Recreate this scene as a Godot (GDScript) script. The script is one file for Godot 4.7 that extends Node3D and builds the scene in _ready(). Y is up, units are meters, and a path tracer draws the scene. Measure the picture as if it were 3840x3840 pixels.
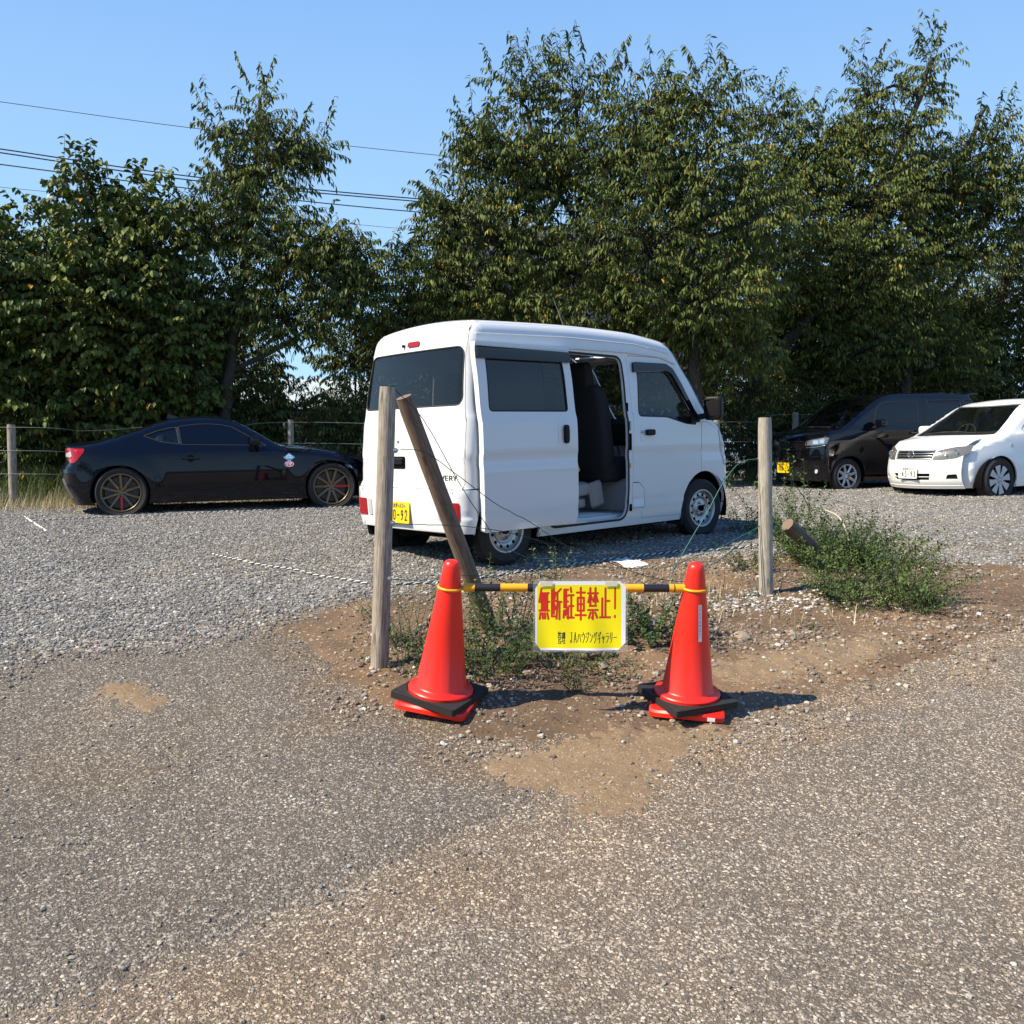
extends Node3D
# A gravel car park beside a road: a white van, three parked cars, cones with a notice, weeds and cherry trees.
# y is up, metres; the camera stands on the road at the origin and looks along -z.

const TILT := 3.506
const FOV := 57.0
var rng := RandomNumberGenerator.new()
var noise := FastNoiseLite.new()
var fine := FastNoiseLite.new()
var used := {}
var M := {}

func _ready() -> void:
	rng.seed = 7
	noise.seed = 3; noise.noise_type = FastNoiseLite.TYPE_SIMPLEX_SMOOTH; noise.frequency = 1.0; noise.fractal_octaves = 3; noise.fractal_type = FastNoiseLite.FRACTAL_FBM
	fine.seed = 11; fine.noise_type = FastNoiseLite.TYPE_SIMPLEX_SMOOTH; fine.frequency = 1.0; fine.fractal_octaves = 4; fine.fractal_type = FastNoiseLite.FRACTAL_FBM
	var cam := Camera3D.new()
	cam.name = "camera"; cam.fov = FOV; cam.near = 0.05; cam.far = 400.0
	add_child(cam)
	cam.position = Vector3(0, 1.5, 0); cam.rotation_degrees = Vector3(-TILT, 0, 0); cam.current = true
	var env := Environment.new()
	env.background_mode = Environment.BG_SKY
	var sm := ProceduralSkyMaterial.new()
	sm.sky_top_color = Color(0.20, 0.44, 0.77)
	sm.sky_horizon_color = Color(0.70, 0.86, 0.97)
	sm.sky_curve = 0.38
	sm.ground_horizon_color = Color(0.42, 0.42, 0.40); sm.ground_bottom_color = Color(0.25, 0.24, 0.22)
	sm.sun_angle_max = 12.0; sm.sun_curve = 0.05
	sm.energy_multiplier = 0.76
	var sky := Sky.new(); sky.sky_material = sm; env.sky = sky
	env.tonemap_mode = Environment.TONE_MAPPER_LINEAR
	env.tonemap_exposure = 1.76
	env.sdfgi_enabled = true; env.ssao_enabled = true; env.ssil_enabled = true
	var we := WorldEnvironment.new(); we.name = "world_environment"; we.environment = env; add_child(we)
	var sun := DirectionalLight3D.new(); sun.name = "sun"
	sun.light_energy = 1.6; sun.light_color = Color(1.0, 0.95, 0.86); sun.light_angular_distance = 0.5; sun.shadow_enabled = true
	add_child(sun)
	var el := deg_to_rad(46.0)
	var towards := Vector3(-0.934 * cos(el), sin(el), 0.358 * cos(el))
	sun.look_at_from_position(Vector3.ZERO, -towards, Vector3.UP)
	make_materials()
	build_all()

func build_all() -> void:
	var stages := [build_ground, build_far, build_trees, build_fence, build_van, build_coupe, build_estate, build_kei, build_cones, build_foreground]
	for s in stages:
		var t := Time.get_ticks_msec()
		s.call()
		print(s.get_method(), " ", Time.get_ticks_msec() - t, " ms")

# ---------- naming ----------
func numbered(n: String) -> String:
	if not used.has(n):
		used[n] = 0
		return n
	used[n] += 1
	return "%s_%03d" % [n, used[n]]

func thing(n: String, label: String, category: String, at := Vector3.ZERO, group := "") -> Node3D:
	var o := Node3D.new(); o.name = numbered(n); add_child(o); o.position = at
	tag(o, label, category, group)
	return o

func tag(o: Node, label: String, category: String, group := "", kind := "") -> void:
	o.set_meta("label", label); o.set_meta("category", category)
	if group: o.set_meta("group", group)
	if kind: o.set_meta("kind", kind)

func part(parent: Node, n: String, mesh: Mesh, m: Material, label := "") -> MeshInstance3D:
	var o := MeshInstance3D.new(); o.name = n; o.mesh = mesh
	if m: o.material_override = m
	parent.add_child(o, true)
	if label: o.set_meta("label", label)
	return o

func solo(n: String, mesh: Mesh, m: Material, label: String, category: String, group := "", kind := "") -> MeshInstance3D:
	var o := MeshInstance3D.new(); o.name = numbered(n); o.mesh = mesh
	if m: o.material_override = m
	add_child(o)
	tag(o, label, category, group, kind)
	return o

func structure(n: String, mesh: Mesh, m: Material, label: String) -> MeshInstance3D:
	var o := solo(n, mesh, m, label, n.replace("_", " "))
	o.set_meta("kind", "structure")
	return o

# ---------- materials ----------
func lin(r: float, g: float, b: float) -> Color:
	return Color(r, g, b).linear_to_srgb()

func mat(c: Color, rough := 0.6, metal := 0.0) -> StandardMaterial3D:
	var m := StandardMaterial3D.new()
	m.albedo_color = c; m.roughness = rough; m.metallic = metal
	return m

func paint(c: Color, rough := 0.4) -> StandardMaterial3D:
	var m := mat(c, rough)
	m.clearcoat_enabled = true; m.clearcoat = 1.0; m.clearcoat_roughness = 0.03; m.metallic_specular = 0.0
	return m

func glass(c: Color, alpha: float) -> StandardMaterial3D:
	var m := mat(c, 0.02)
	m.transparency = BaseMaterial3D.TRANSPARENCY_ALPHA
	m.albedo_color.a = alpha
	return m

func noise_tex(freq: float, a: Color, b: Color, seed_ := 1, size := 256, oct := 4) -> NoiseTexture2D:
	var n := FastNoiseLite.new(); n.seed = seed_; n.frequency = freq; n.fractal_octaves = oct
	var t := NoiseTexture2D.new(); t.width = size; t.height = size; t.seamless = true; t.noise = n
	var g := Gradient.new(); g.set_color(0, a); g.set_color(1, b); t.color_ramp = g
	return t

func make_materials() -> void:
	M.white = paint(lin(0.74, 0.75, 0.74))
	M.van_white = paint(lin(0.64, 0.655, 0.655))
	M.black_paint = paint(lin(0.003, 0.004, 0.008), 0.3); M.black_paint.clearcoat = 0.7
	M.kei_black = paint(lin(0.003, 0.003, 0.005), 0.3)
	M.dark_glass = glass(lin(0.004, 0.005, 0.006), 0.86)
	M.side_glass = glass(lin(0.006, 0.008, 0.007), 0.45)
	M.screen_glass = glass(lin(0.006, 0.008, 0.007), 0.25)
	M.lamp_glass = glass(lin(0.7, 0.7, 0.7), 0.12)
	M.black_plastic = mat(lin(0.008, 0.008, 0.009), 0.5); M.black_plastic.metallic_specular = 0.3
	M.gloss_black = paint(lin(0.006, 0.006, 0.007), 0.2)
	M.rubber = mat(lin(0.012, 0.012, 0.012), 0.75)
	M.tyre = mat(lin(0.016, 0.016, 0.016), 0.82)
	M.underbody = mat(lin(0.007, 0.007, 0.007), 0.95); M.underbody.metallic_specular = 0.1
	M.steel = mat(lin(0.42, 0.43, 0.44), 0.38, 0.85)
	M.alloy = mat(lin(0.60, 0.61, 0.62), 0.28, 0.9)
	M.wheel_cover = mat(lin(0.42, 0.43, 0.45), 0.35, 0.35)
	M.bronze = mat(lin(0.20, 0.145, 0.088), 0.4, 0.7)
	M.chrome = mat(lin(0.75, 0.76, 0.78), 0.08, 1.0)
	M.dark_chrome = mat(lin(0.14, 0.14, 0.15), 0.2, 1.0)
	M.mirror = mat(lin(0.03, 0.033, 0.036), 0.05, 1.0)
	M.red_lens = paint(lin(0.30, 0.006, 0.008), 0.2)
	M.clear_lens = paint(lin(0.45, 0.45, 0.47), 0.15)
	M.seat = mat(lin(0.014, 0.014, 0.015), 0.9)
	M.trim_grey = mat(lin(0.16, 0.15, 0.14), 0.8)
	M.plate_yellow = mat(lin(0.80, 0.55, 0.005), 0.45)
	M.plate_white = mat(lin(0.75, 0.75, 0.73), 0.45)
	M.ink_black = mat(lin(0.01, 0.01, 0.01), 0.6)
	M.ink_green = mat(lin(0.01, 0.09, 0.04), 0.6)
	M.cone_red = mat(lin(0.76, 0.020, 0.008), 0.36)
	M.cone_red.subsurf_scatter_enabled = true; M.cone_red.subsurf_scatter_strength = 0.06
	M.bar_yellow = mat(lin(0.80, 0.36, 0.006), 0.4)
	M.bar_black = mat(lin(0.012, 0.012, 0.013), 0.4)
	M.green_wire = mat(lin(0.03, 0.14, 0.11), 0.5)
	M.dark_wire = mat(lin(0.015, 0.03, 0.022), 0.55)
	M.grey_wire = mat(lin(0.30, 0.30, 0.29), 0.5, 0.4)
	M.cable = mat(lin(0.02, 0.022, 0.025), 0.6)
	M.rope_white = mat(lin(0.60, 0.60, 0.56), 0.85)
	M.rope_black = mat(lin(0.03, 0.03, 0.03), 0.85)
	M.paper = mat(lin(0.72, 0.71, 0.66), 0.9)

# ---------- mesh collecting ----------
class MB:
	var v := PackedVector3Array()
	var n := PackedVector3Array()
	var c := PackedColorArray()
	var uv := PackedVector2Array()
	var ix := PackedInt32Array()
	var tint := Color.WHITE
	func add(p: Vector3, nn: Vector3, t := Vector2.ZERO) -> int:
		v.append(p); n.append(nn); c.append(tint); uv.append(t)
		return v.size() - 1
	func tri(a: int, b: int, d: int) -> void:
		var cr := (v[b] - v[a]).cross(v[d] - v[a])
		if cr.dot(n[a] + n[b] + n[d]) > 0.0:
			ix.append(a); ix.append(d); ix.append(b)
		else:
			ix.append(a); ix.append(b); ix.append(d)
	func quad(a: int, b: int, d: int, e: int) -> void:
		tri(a, b, d); tri(a, d, e)
	func flat(pts: PackedVector3Array, nn: Vector3) -> void:
		var s := v.size()
		for p in pts: add(p, nn)
		for k in range(1, pts.size() - 1): tri(s, s + k, s + k + 1)
	func box(at: Vector3, size: Vector3, b := Basis.IDENTITY, bev := 0.0) -> void:
		var h := size * 0.5
		bev = minf(bev, minf(h.x, minf(h.y, h.z)) * 0.9)
		for ax in 3:
			var a1 := (ax + 1) % 3
			var a2 := (ax + 2) % 3
			for s in [-1.0, 1.0]:
				var nn := Vector3.ZERO; nn[ax] = s
				var pts := PackedVector3Array()
				for q in [[-1.0, -1.0], [1.0, -1.0], [1.0, 1.0], [-1.0, 1.0]]:
					var p := Vector3.ZERO
					p[ax] = s * h[ax]; p[a1] = q[0] * (h[a1] - bev); p[a2] = q[1] * (h[a2] - bev)
					pts.append(at + b * p)
				flat(pts, b * nn)
		if bev <= 0.0: return
		for ax in 3:
			var a1 := (ax + 1) % 3
			var a2 := (ax + 2) % 3
			for s in [-1.0, 1.0]:
				for t in [-1.0, 1.0]:
					var nn := Vector3.ZERO; nn[a1] = s; nn[a2] = t
					var pts := PackedVector3Array()
					for q in [[-1.0, 0], [1.0, 0], [1.0, 1], [-1.0, 1]]:
						var p := Vector3.ZERO
						p[ax] = q[0] * (h[ax] - bev)
						p[a1] = s * (h[a1] - (bev if q[1] == 1 else 0.0)); p[a2] = t * (h[a2] - (bev if q[1] == 0 else 0.0))
						pts.append(at + b * p)
					flat(pts, (b * nn).normalized())
		for s in [-1.0, 1.0]:
			for t in [-1.0, 1.0]:
				for u in [-1.0, 1.0]:
					var pts := PackedVector3Array()
					for k in 3:
						var p := Vector3(s, t, u) * h - Vector3(s, t, u) * bev
						p[k] = [s, t, u][k] * h[k]
						pts.append(at + b * p)
					flat(pts, (b * Vector3(s, t, u)).normalized())
	func tube(pts: PackedVector3Array, rad: PackedFloat32Array, sides := 8, caps := true) -> void:
		var m := pts.size()
		var t0 := (pts[1] - pts[0]).normalized()
		var side := t0.cross(Vector3.UP if absf(t0.y) < 0.9 else Vector3.RIGHT).normalized()
		var s := v.size()
		for k in m:
			var t := (pts[mini(k + 1, m - 1)] - pts[maxi(k - 1, 0)]).normalized()
			side = (side - t * side.dot(t)).normalized()
			var up := t.cross(side)
			for j in sides:
				var a := TAU * j / sides
				var d := side * cos(a) + up * sin(a)
				add(pts[k] + d * rad[mini(k, rad.size() - 1)], d)
		for k in m - 1:
			for j in sides:
				var a := s + k * sides + j
				var b := s + k * sides + (j + 1) % sides
				quad(a, b, b + sides, a + sides)
		if caps:
			for e in [0, m - 1]:
				var nn: Vector3 = -t0 if e == 0 else (pts[m - 1] - pts[m - 2]).normalized()
				var q := PackedVector3Array()
				for j in sides: q.append(v[s + e * sides + j])
				flat(q, nn)
	# profile: (radius, height) pairs; a pair that repeats makes a sharp edge
	func lathe(prof: PackedVector2Array, xf := Transform3D.IDENTITY, segs := 32, from := 0.0, to := TAU) -> void:
		var m := prof.size()
		for k in m - 1:
			var a := prof[k]; var b := prof[k + 1]
			if a.is_equal_approx(b): continue
			var e := (b - a).normalized()
			var n0 := Vector2(e.y, -e.x); var n1 := n0
			if k > 0 and not prof[k - 1].is_equal_approx(a):
				var q := (a - prof[k - 1]).normalized()
				n0 = (n0 + Vector2(q.y, -q.x)).normalized()
			if k < m - 2 and not prof[k + 2].is_equal_approx(b):
				var q := (prof[k + 2] - b).normalized()
				n1 = (n1 + Vector2(q.y, -q.x)).normalized()
			var s := v.size()
			for j in segs + 1:
				var an := from + (to - from) * j / segs
				var d := Vector3(cos(an), 0, sin(an))
				add(xf * (d * a.x + Vector3(0, a.y, 0)), xf.basis * (d * n0.x + Vector3(0, n0.y, 0)))
				add(xf * (d * b.x + Vector3(0, b.y, 0)), xf.basis * (d * n1.x + Vector3(0, n1.y, 0)))
			for j in segs:
				var a0 := s + j * 2
				if a.x > 1e-6 or b.x > 1e-6:
					if a.x > 1e-6: tri(a0, a0 + 2, a0 + 1)
					if b.x > 1e-6: tri(a0 + 1, a0 + 2, a0 + 3)
	# a flat plate with the outline poly in the plane of xf's x and y, thick along z (front at +z)
	func plate(poly: PackedVector2Array, thick: float, xf := Transform3D.IDENTITY) -> void:
		var tr := Geometry2D.triangulate_polygon(poly)
		var nz := xf.basis.z.normalized()
		for s in [1.0, -1.0]:
			var o := v.size()
			for p in poly: add(xf * Vector3(p.x, p.y, thick * 0.5 * s), nz * s)
			for k in range(0, tr.size(), 3): tri(o + tr[k], o + tr[k + 1], o + tr[k + 2])
		var cw := Geometry2D.is_polygon_clockwise(poly)
		for k in poly.size():
			var a := poly[k]; var b := poly[(k + 1) % poly.size()]
			var e := (b - a).normalized()
			var q := Vector2(e.y, -e.x)
			if cw: q = -q
			var nn := xf.basis * Vector3(q.x, q.y, 0)
			flat(PackedVector3Array([xf * Vector3(a.x, a.y, thick * 0.5), xf * Vector3(b.x, b.y, thick * 0.5), xf * Vector3(b.x, b.y, -thick * 0.5), xf * Vector3(a.x, a.y, -thick * 0.5)]), nn.normalized())
	func mesh(colored := false) -> ArrayMesh:
		var m := ArrayMesh.new()
		if ix.is_empty(): return m
		var a := []; a.resize(Mesh.ARRAY_MAX)
		a[Mesh.ARRAY_VERTEX] = v; a[Mesh.ARRAY_NORMAL] = n; a[Mesh.ARRAY_TEX_UV] = uv; a[Mesh.ARRAY_INDEX] = ix
		if colored: a[Mesh.ARRAY_COLOR] = c
		m.add_surface_from_arrays(Mesh.PRIMITIVE_TRIANGLES, a)
		return m

func pv(a: Array) -> PackedVector2Array:
	var r := PackedVector2Array()
	for k in range(0, a.size(), 2): r.append(Vector2(a[k], a[k + 1]))
	return r

func rounded(poly: PackedVector2Array, r: float, steps := 4) -> PackedVector2Array:
	var out := PackedVector2Array()
	var m := poly.size()
	for k in m:
		var p := poly[k]; var a := poly[(k + m - 1) % m]; var b := poly[(k + 1) % m]
		var rr := minf(r, minf(p.distance_to(a), p.distance_to(b)) * 0.45)
		var p0 := p + (a - p).normalized() * rr; var p1 := p + (b - p).normalized() * rr
		for j in steps + 1:
			var t := float(j) / steps
			out.append(p0.lerp(p, t).lerp(p.lerp(p1, t), t))
	return out

func rect(x0: float, y0: float, x1: float, y1: float) -> PackedVector2Array:
	return PackedVector2Array([Vector2(x0, y0), Vector2(x1, y0), Vector2(x1, y1), Vector2(x0, y1)])

func smooth_path(p: PackedVector3Array, steps := 6) -> PackedVector3Array:
	var out := PackedVector3Array()
	for k in p.size() - 1:
		var a := p[maxi(k - 1, 0)]; var b := p[k]; var d := p[k + 1]; var e := p[mini(k + 2, p.size() - 1)]
		for j in steps: out.append(b.cubic_interpolate(d, a, e, float(j) / steps))
	out.append(p[p.size() - 1])
	return out

# a curve through points (x rising), sampled into a table
class Prof:
	var a := 0.0
	var b := 1.0
	var d := PackedFloat32Array()
	func _init(p: Array) -> void:
		var m := p.size() / 2
		a = p[0]; b = p[2 * m - 2]
		var N := 300
		var s := PackedFloat32Array(); s.resize(m)
		for k in m:
			var lo := maxi(k - 1, 0); var hi := mini(k + 1, m - 1)
			var d0: float = (p[2 * k + 1] - p[2 * lo + 1]) / maxf(p[2 * k] - p[2 * lo], 1e-6) if k > 0 else 0.0
			var d1: float = (p[2 * hi + 1] - p[2 * k + 1]) / maxf(p[2 * hi] - p[2 * k], 1e-6) if k < m - 1 else 0.0
			if k == 0: s[k] = d1
			elif k == m - 1: s[k] = d0
			else: s[k] = 0.0 if d0 * d1 <= 0.0 else 2.0 * d0 * d1 / (d0 + d1)
		var k := 0
		for j in N + 1:
			var x := a + (b - a) * j / N
			while k < m - 2 and x > p[2 * k + 2]: k += 1
			var h: float = p[2 * k + 2] - p[2 * k]
			var t: float = (x - p[2 * k]) / h
			var t2 := t * t; var t3 := t2 * t
			d.append((2 * t3 - 3 * t2 + 1) * p[2 * k + 1] + (t3 - 2 * t2 + t) * h * s[k] + (3 * t2 - 2 * t3) * p[2 * k + 3] + (t3 - t2) * h * s[k + 1])
	func at(x: float) -> float:
		var t := clampf((x - a) / (b - a), 0.0, 1.0) * 300.0
		var i := mini(int(t), 299)
		return lerpf(d[i], d[i + 1], t - i)

# ---------- ground ----------
var rise := Prof.new([0, 0.0, 1.5, 0.02, 2.5, 0.07, 3.5, 0.16, 4.47, 0.294, 4.95, 0.375, 6.4, 0.554, 7.4, 0.655, 9.0, 0.735, 12.0, 0.79, 14.0, 0.83, 16.0, 0.865, 20.0, 0.9, 60.0, 0.95])
var gravel_edge := Prof.new([-30, -4.3, -6, -4.7, -2.7, -4.92, -1.96, -5.17, -1.47, -5.5, -1.0, -6.1, -0.2, -6.6, 0.9, -7.35, 1.5, -7.5, 2.3, -7.6, 3.2, -7.3, 3.9, -7.1, 6, -7.7, 10, -9.0, 30, -16.0])
var dirt_edge := Prof.new([-2.2, -5.9, -1.45, -5.62, -1.2, -5.1, -0.99, -4.73, -0.66, -4.33, -0.15, -3.95, 0.3, -3.88, 0.64, -3.95, 1.37, -4.36, 2.2, -4.9, 3.11, -5.55, 4.5, -6.4, 7, -7.9, 12, -10.5])

func height(x: float, z: float) -> float:
	return rise.at(-z) + 0.012 * clampf((-z - 7.0) / 3.0, 0, 1) * clampf(x, -12, 12) + 0.012 * noise.get_noise_2d(x * 0.7, z * 0.7)

func road_side(x: float, z: float) -> float:   # below zero on the road, above on the old apron
	return (x + 1.3) * -0.665 + (z + 2.32) * -0.748 + 0.05 * noise.get_noise_2d(x * 3.0 + 9, z * 3.0) + 0.02 * fine.get_noise_2d(x * 12.0, z * 12.0)

func gravel_in(x: float, z: float) -> float:
	return gravel_edge.at(x) - z + 0.28 * noise.get_noise_2d(x * 1.3, z * 1.3 + 40)

func dirt_in(x: float, z: float) -> float:
	var a := dirt_edge.at(x) - z + 0.22 * noise.get_noise_2d(x * 1.7 + 20, z * 1.7) + 0.05 * fine.get_noise_2d(x * 9, z * 9)
	return minf(minf(a, z - gravel_edge.at(x) + 0.25), x + 1.6)

func asphalt_y(x: float, z: float) -> float:
	var s := road_side(x, z)
	var y := height(x, z) + 0.004 * fine.get_noise_2d(x * 5, z * 5)
	if z < -1.0: y += (0.009 * smoothstep(-0.03, 0.04, s) - 0.003 * exp(-pow((s + 0.03) / 0.04, 2.0))) * smoothstep(0.7, 0.2, x)
	return y

func dirt_y(x: float, z: float) -> float:
	var s := dirt_in(x, z)
	return height(x, z) - 0.012 + clampf(s * 0.10, -0.03, 0.035) + 0.016 * fine.get_noise_2d(x * 4, z * 4) * clampf(s * 3, 0, 1) + 0.006 * fine.get_noise_2d(x * 17, z * 17)

func gravel_y(x: float, z: float) -> float:
	return height(x, z) + clampf(gravel_in(x, z) * 0.05, -0.04, 0.02) + 0.012 * noise.get_noise_2d(x * 2.3, z * 2.3 + 7)

func ground_y(x: float, z: float) -> float:
	return maxf(asphalt_y(x, z), maxf(dirt_y(x, z), gravel_y(x, z)))

func on_ground(x: float, z: float, up := 0.0) -> Vector3:
	return Vector3(x, ground_y(x, z) + up, z)

# where the line of sight through a point of the photograph (1932 pixels a side) meets the ground
func seen(u: float, v: float) -> Vector3:
	var p := deg_to_rad(TILT)
	var f := 966.0 / tan(deg_to_rad(FOV * 0.5))
	var d := Vector3(0, -sin(p), -cos(p)) + Vector3((u - 966.0) / f, 0, 0) + Vector3(0, cos(p), -sin(p)) * (966.0 - v) / f
	var t := 1.0
	while t < 60.0:
		var q := Vector3(0, 1.5, 0) + d * t
		if q.y < ground_y(q.x, q.z): return q
		t += 0.02
	return Vector3(0, 1.5, 0) + d * 60.0

func along(u: float, v: float, depth: float) -> Vector3:
	var p := deg_to_rad(TILT)
	var f := 966.0 / tan(deg_to_rad(FOV * 0.5))
	return Vector3(0, 1.5, 0) + depth * (Vector3(0, -sin(p), -cos(p)) + Vector3((u - 966.0) / f, 0, 0) + Vector3(0, cos(p), -sin(p)) * (966.0 - v) / f)

func steps(a: float, dense0: float, dense1: float, b: float, step: float, grow: float) -> PackedFloat32Array:
	var out := PackedFloat32Array()
	var lo := []
	var x := dense0; var s := step
	while x > a:
		s *= grow; x -= s; lo.append(x)
	lo.reverse()
	for k in lo: out.append(k)
	x = dense0
	while x < dense1:
		out.append(x); x += step
	s = step
	while x < b:
		out.append(x); s *= grow; x += s
	out.append(b)
	return out

func sheet(xs: PackedFloat32Array, zs: PackedFloat32Array, h: Callable, tint: Callable, tile: float, inside = null) -> ArrayMesh:
	var mb := MB.new()
	var w := xs.size(); var d := zs.size()
	var keep := PackedByteArray(); keep.resize(w * d)
	for j in d:
		for i in w:
			keep[j * w + i] = 1 if inside == null or inside.call(xs[i], zs[j]) > -0.45 else 0
			mb.v.append(Vector3(xs[i], h.call(xs[i], zs[j]) if keep[j * w + i] else 0.0, zs[j]))
			mb.uv.append(Vector2(xs[i], zs[j]) / tile)
			mb.c.append(tint.call(xs[i], zs[j]) * 0.6)   # a mesh stores colours up to 1; the textures are 1 / 0.6 brighter
			mb.n.append(Vector3.UP)
	for j in range(1, d - 1):
		for i in range(1, w - 1):
			var k := j * w + i
			mb.n[k] = (mb.v[k + w] - mb.v[k - w]).cross(mb.v[k + 1] - mb.v[k - 1]).normalized()
	for j in d - 1:
		for i in w - 1:
			var k := j * w + i
			if keep[k] and keep[k + 1] and keep[k + w] and keep[k + w + 1]:
				mb.ix.append_array(PackedInt32Array([k, k + 1, k + w + 1, k, k + w + 1, k + w]))
	return mb.mesh(true)

func byte(c: float) -> int:
	return int(clampf(c, 0, 1) * 255.0)

# an image of stones set in a binder, and its heights
func aggregate(size: int, binder: Color, spread: float, stones: Array, count: int, r0: float, r1: float, seed_: int, gain := 1.0 / 0.6) -> Array:
	var g := RandomNumberGenerator.new(); g.seed = seed_
	var a := PackedByteArray(); a.resize(size * size * 3)
	var h := PackedByteArray(); h.resize(size * size)
	var blk := PackedByteArray(); var blkh := PackedByteArray()
	var n := 61 * 61
	for k in n:
		var s := gain * (1.0 + g.randf_range(-spread, spread))
		var c := (binder * s).linear_to_srgb()
		blk.append(byte(c.r)); blk.append(byte(c.g)); blk.append(byte(c.b)); blkh.append(int(60 + g.randf() * 50))
	var line := 0
	for y in size:
		var o := (line * 977 + (y * 7919)) % (n - 61)
		line += 1
		var x := 0
		while x < size:
			var run := mini(61, size - x)
			for q in run:
				var i := (y * size + x + q)
				var s := (o + q) % n
				a[i * 3] = blk[s * 3]; a[i * 3 + 1] = blk[s * 3 + 1]; a[i * 3 + 2] = blk[s * 3 + 2]; h[i] = blkh[s]
			x += run
			o = (o + 1237) % n
	for k in count:
		var t := g.randf()
		var r := r0 + (r1 - r0) * t * t * t
		var cx := g.randf() * size; var cy := g.randf() * size
		var an := g.randf() * PI
		var rx := r; var ry := r * g.randf_range(0.5, 0.95)
		var ca := cos(an); var sa := sin(an)
		var a1 := g.randf() * TAU; var a2 := g.randf() * TAU
		var c1 := g.randf_range(0.55, 0.95); var c2 := g.randf_range(0.55, 0.95)
		var k1x := cos(a1); var k1y := sin(a1); var k2x := cos(a2); var k2y := sin(a2)
		var col: Color = stones[g.randi() % stones.size()]
		col = (col * gain * g.randf_range(0.75, 1.2)).linear_to_srgb()
		var cr := byte(col.r); var cg := byte(col.g); var cb := byte(col.b)
		var top := int(g.randf_range(130, 255))
		var R := int(ceil(r))
		for dy in range(-R, R + 1):
			var py := posmod(int(cy) + dy, size)
			for dx in range(-R, R + 1):
				var u := (dx * ca + dy * sa) / rx; var w := (-dx * sa + dy * ca) / ry
				var q := u * u + w * w
				if q < 1.0 and u * k1x + w * k1y < c1 and u * k2x + w * k2y < c2:
					var i := py * size + posmod(int(cx) + dx, size)
					a[i * 3] = cr; a[i * 3 + 1] = cg; a[i * 3 + 2] = cb
					h[i] = int(top * (1.0 - 0.35 * q))
	return [ImageTexture.create_from_image(Image.create_from_data(size, size, false, Image.FORMAT_RGB8, a)), ImageTexture.create_from_image(Image.create_from_data(size, size, false, Image.FORMAT_L8, h))]

func ground_mat(t: Array, relief: float, rough: float) -> StandardMaterial3D:
	var m := mat(Color.WHITE, rough)
	m.albedo_texture = t[0]; m.vertex_color_use_as_albedo = true
	m.heightmap_enabled = true; m.heightmap_texture = t[1]; m.heightmap_scale = relief
	m.metallic_specular = 0.3
	return m

func stone_mesh(seed_: int, flat_: float, rings := 4) -> ArrayMesh:
	var g := RandomNumberGenerator.new(); g.seed = seed_
	var st := SurfaceTool.new(); st.begin(Mesh.PRIMITIVE_TRIANGLES)
	var s := SphereMesh.new(); s.radius = 1.0; s.height = 2.0; s.radial_segments = 6; s.rings = rings - 1
	var a := s.get_mesh_arrays()
	var v: PackedVector3Array = a[Mesh.ARRAY_VERTEX]
	var planes := []
	for k in 7: planes.append([Vector3(g.randfn(), g.randfn(), g.randfn()).normalized(), g.randf_range(0.55, 0.85)])
	for k in v.size():
		var p := v[k]
		for q in planes:
			var d: float = p.dot(q[0])
			if d > q[1]: p -= q[0] * (d - q[1])
		v[k] = p * Vector3(1.0, flat_, 0.8)
	var id: PackedInt32Array = a[Mesh.ARRAY_INDEX]
	st.set_smooth_group(-1)
	for k in id: st.add_vertex(v[k])
	st.generate_normals()
	return st.commit()

class Scatter:
	var buf := PackedFloat32Array()
	var count := 0
	func put(x: Transform3D, c: Color) -> void:
		var b := x.basis; var o := x.origin
		buf.append_array(PackedFloat32Array([b.x.x, b.y.x, b.z.x, o.x, b.x.y, b.y.y, b.z.y, o.y, b.x.z, b.y.z, b.z.z, o.z, c.r, c.g, c.b, 1.0]))
		count += 1

func scatter_node(parent: Node, n: String, s: Scatter, mesh: Mesh, m: Material) -> MultiMeshInstance3D:
	var mm := MultiMesh.new()
	mm.transform_format = MultiMesh.TRANSFORM_3D; mm.use_colors = true; mm.mesh = mesh
	mm.instance_count = s.count; mm.buffer = s.buf
	var o := MultiMeshInstance3D.new(); o.name = n; o.multimesh = mm; o.material_override = m
	parent.add_child(o, true)
	o.set_meta("kind", "stuff")
	return o

var grit := []   # shared stone shapes
var grit_mat: StandardMaterial3D

func stone_tone(kind: int, g: RandomNumberGenerator) -> Color:
	var b := g.randf()
	var c: Color
	if kind == 0:   # crushed blue-grey stone
		if b < 0.66: c = Color(0.188, 0.176, 0.156)
		elif b < 0.86: c = Color(0.305, 0.283, 0.245)
		elif b < 0.95: c = Color(0.23, 0.20, 0.16)
		else: c = Color(0.44, 0.43, 0.40)
	else:           # pebbles in the soil
		if b < 0.45: c = Color(0.17, 0.13, 0.095)
		elif b < 0.75: c = Color(0.25, 0.21, 0.16)
		elif b < 0.96: c = Color(0.33, 0.29, 0.235)
		else: c = Color(0.50, 0.475, 0.43)
	return c * g.randf_range(0.55, 1.3)

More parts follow.
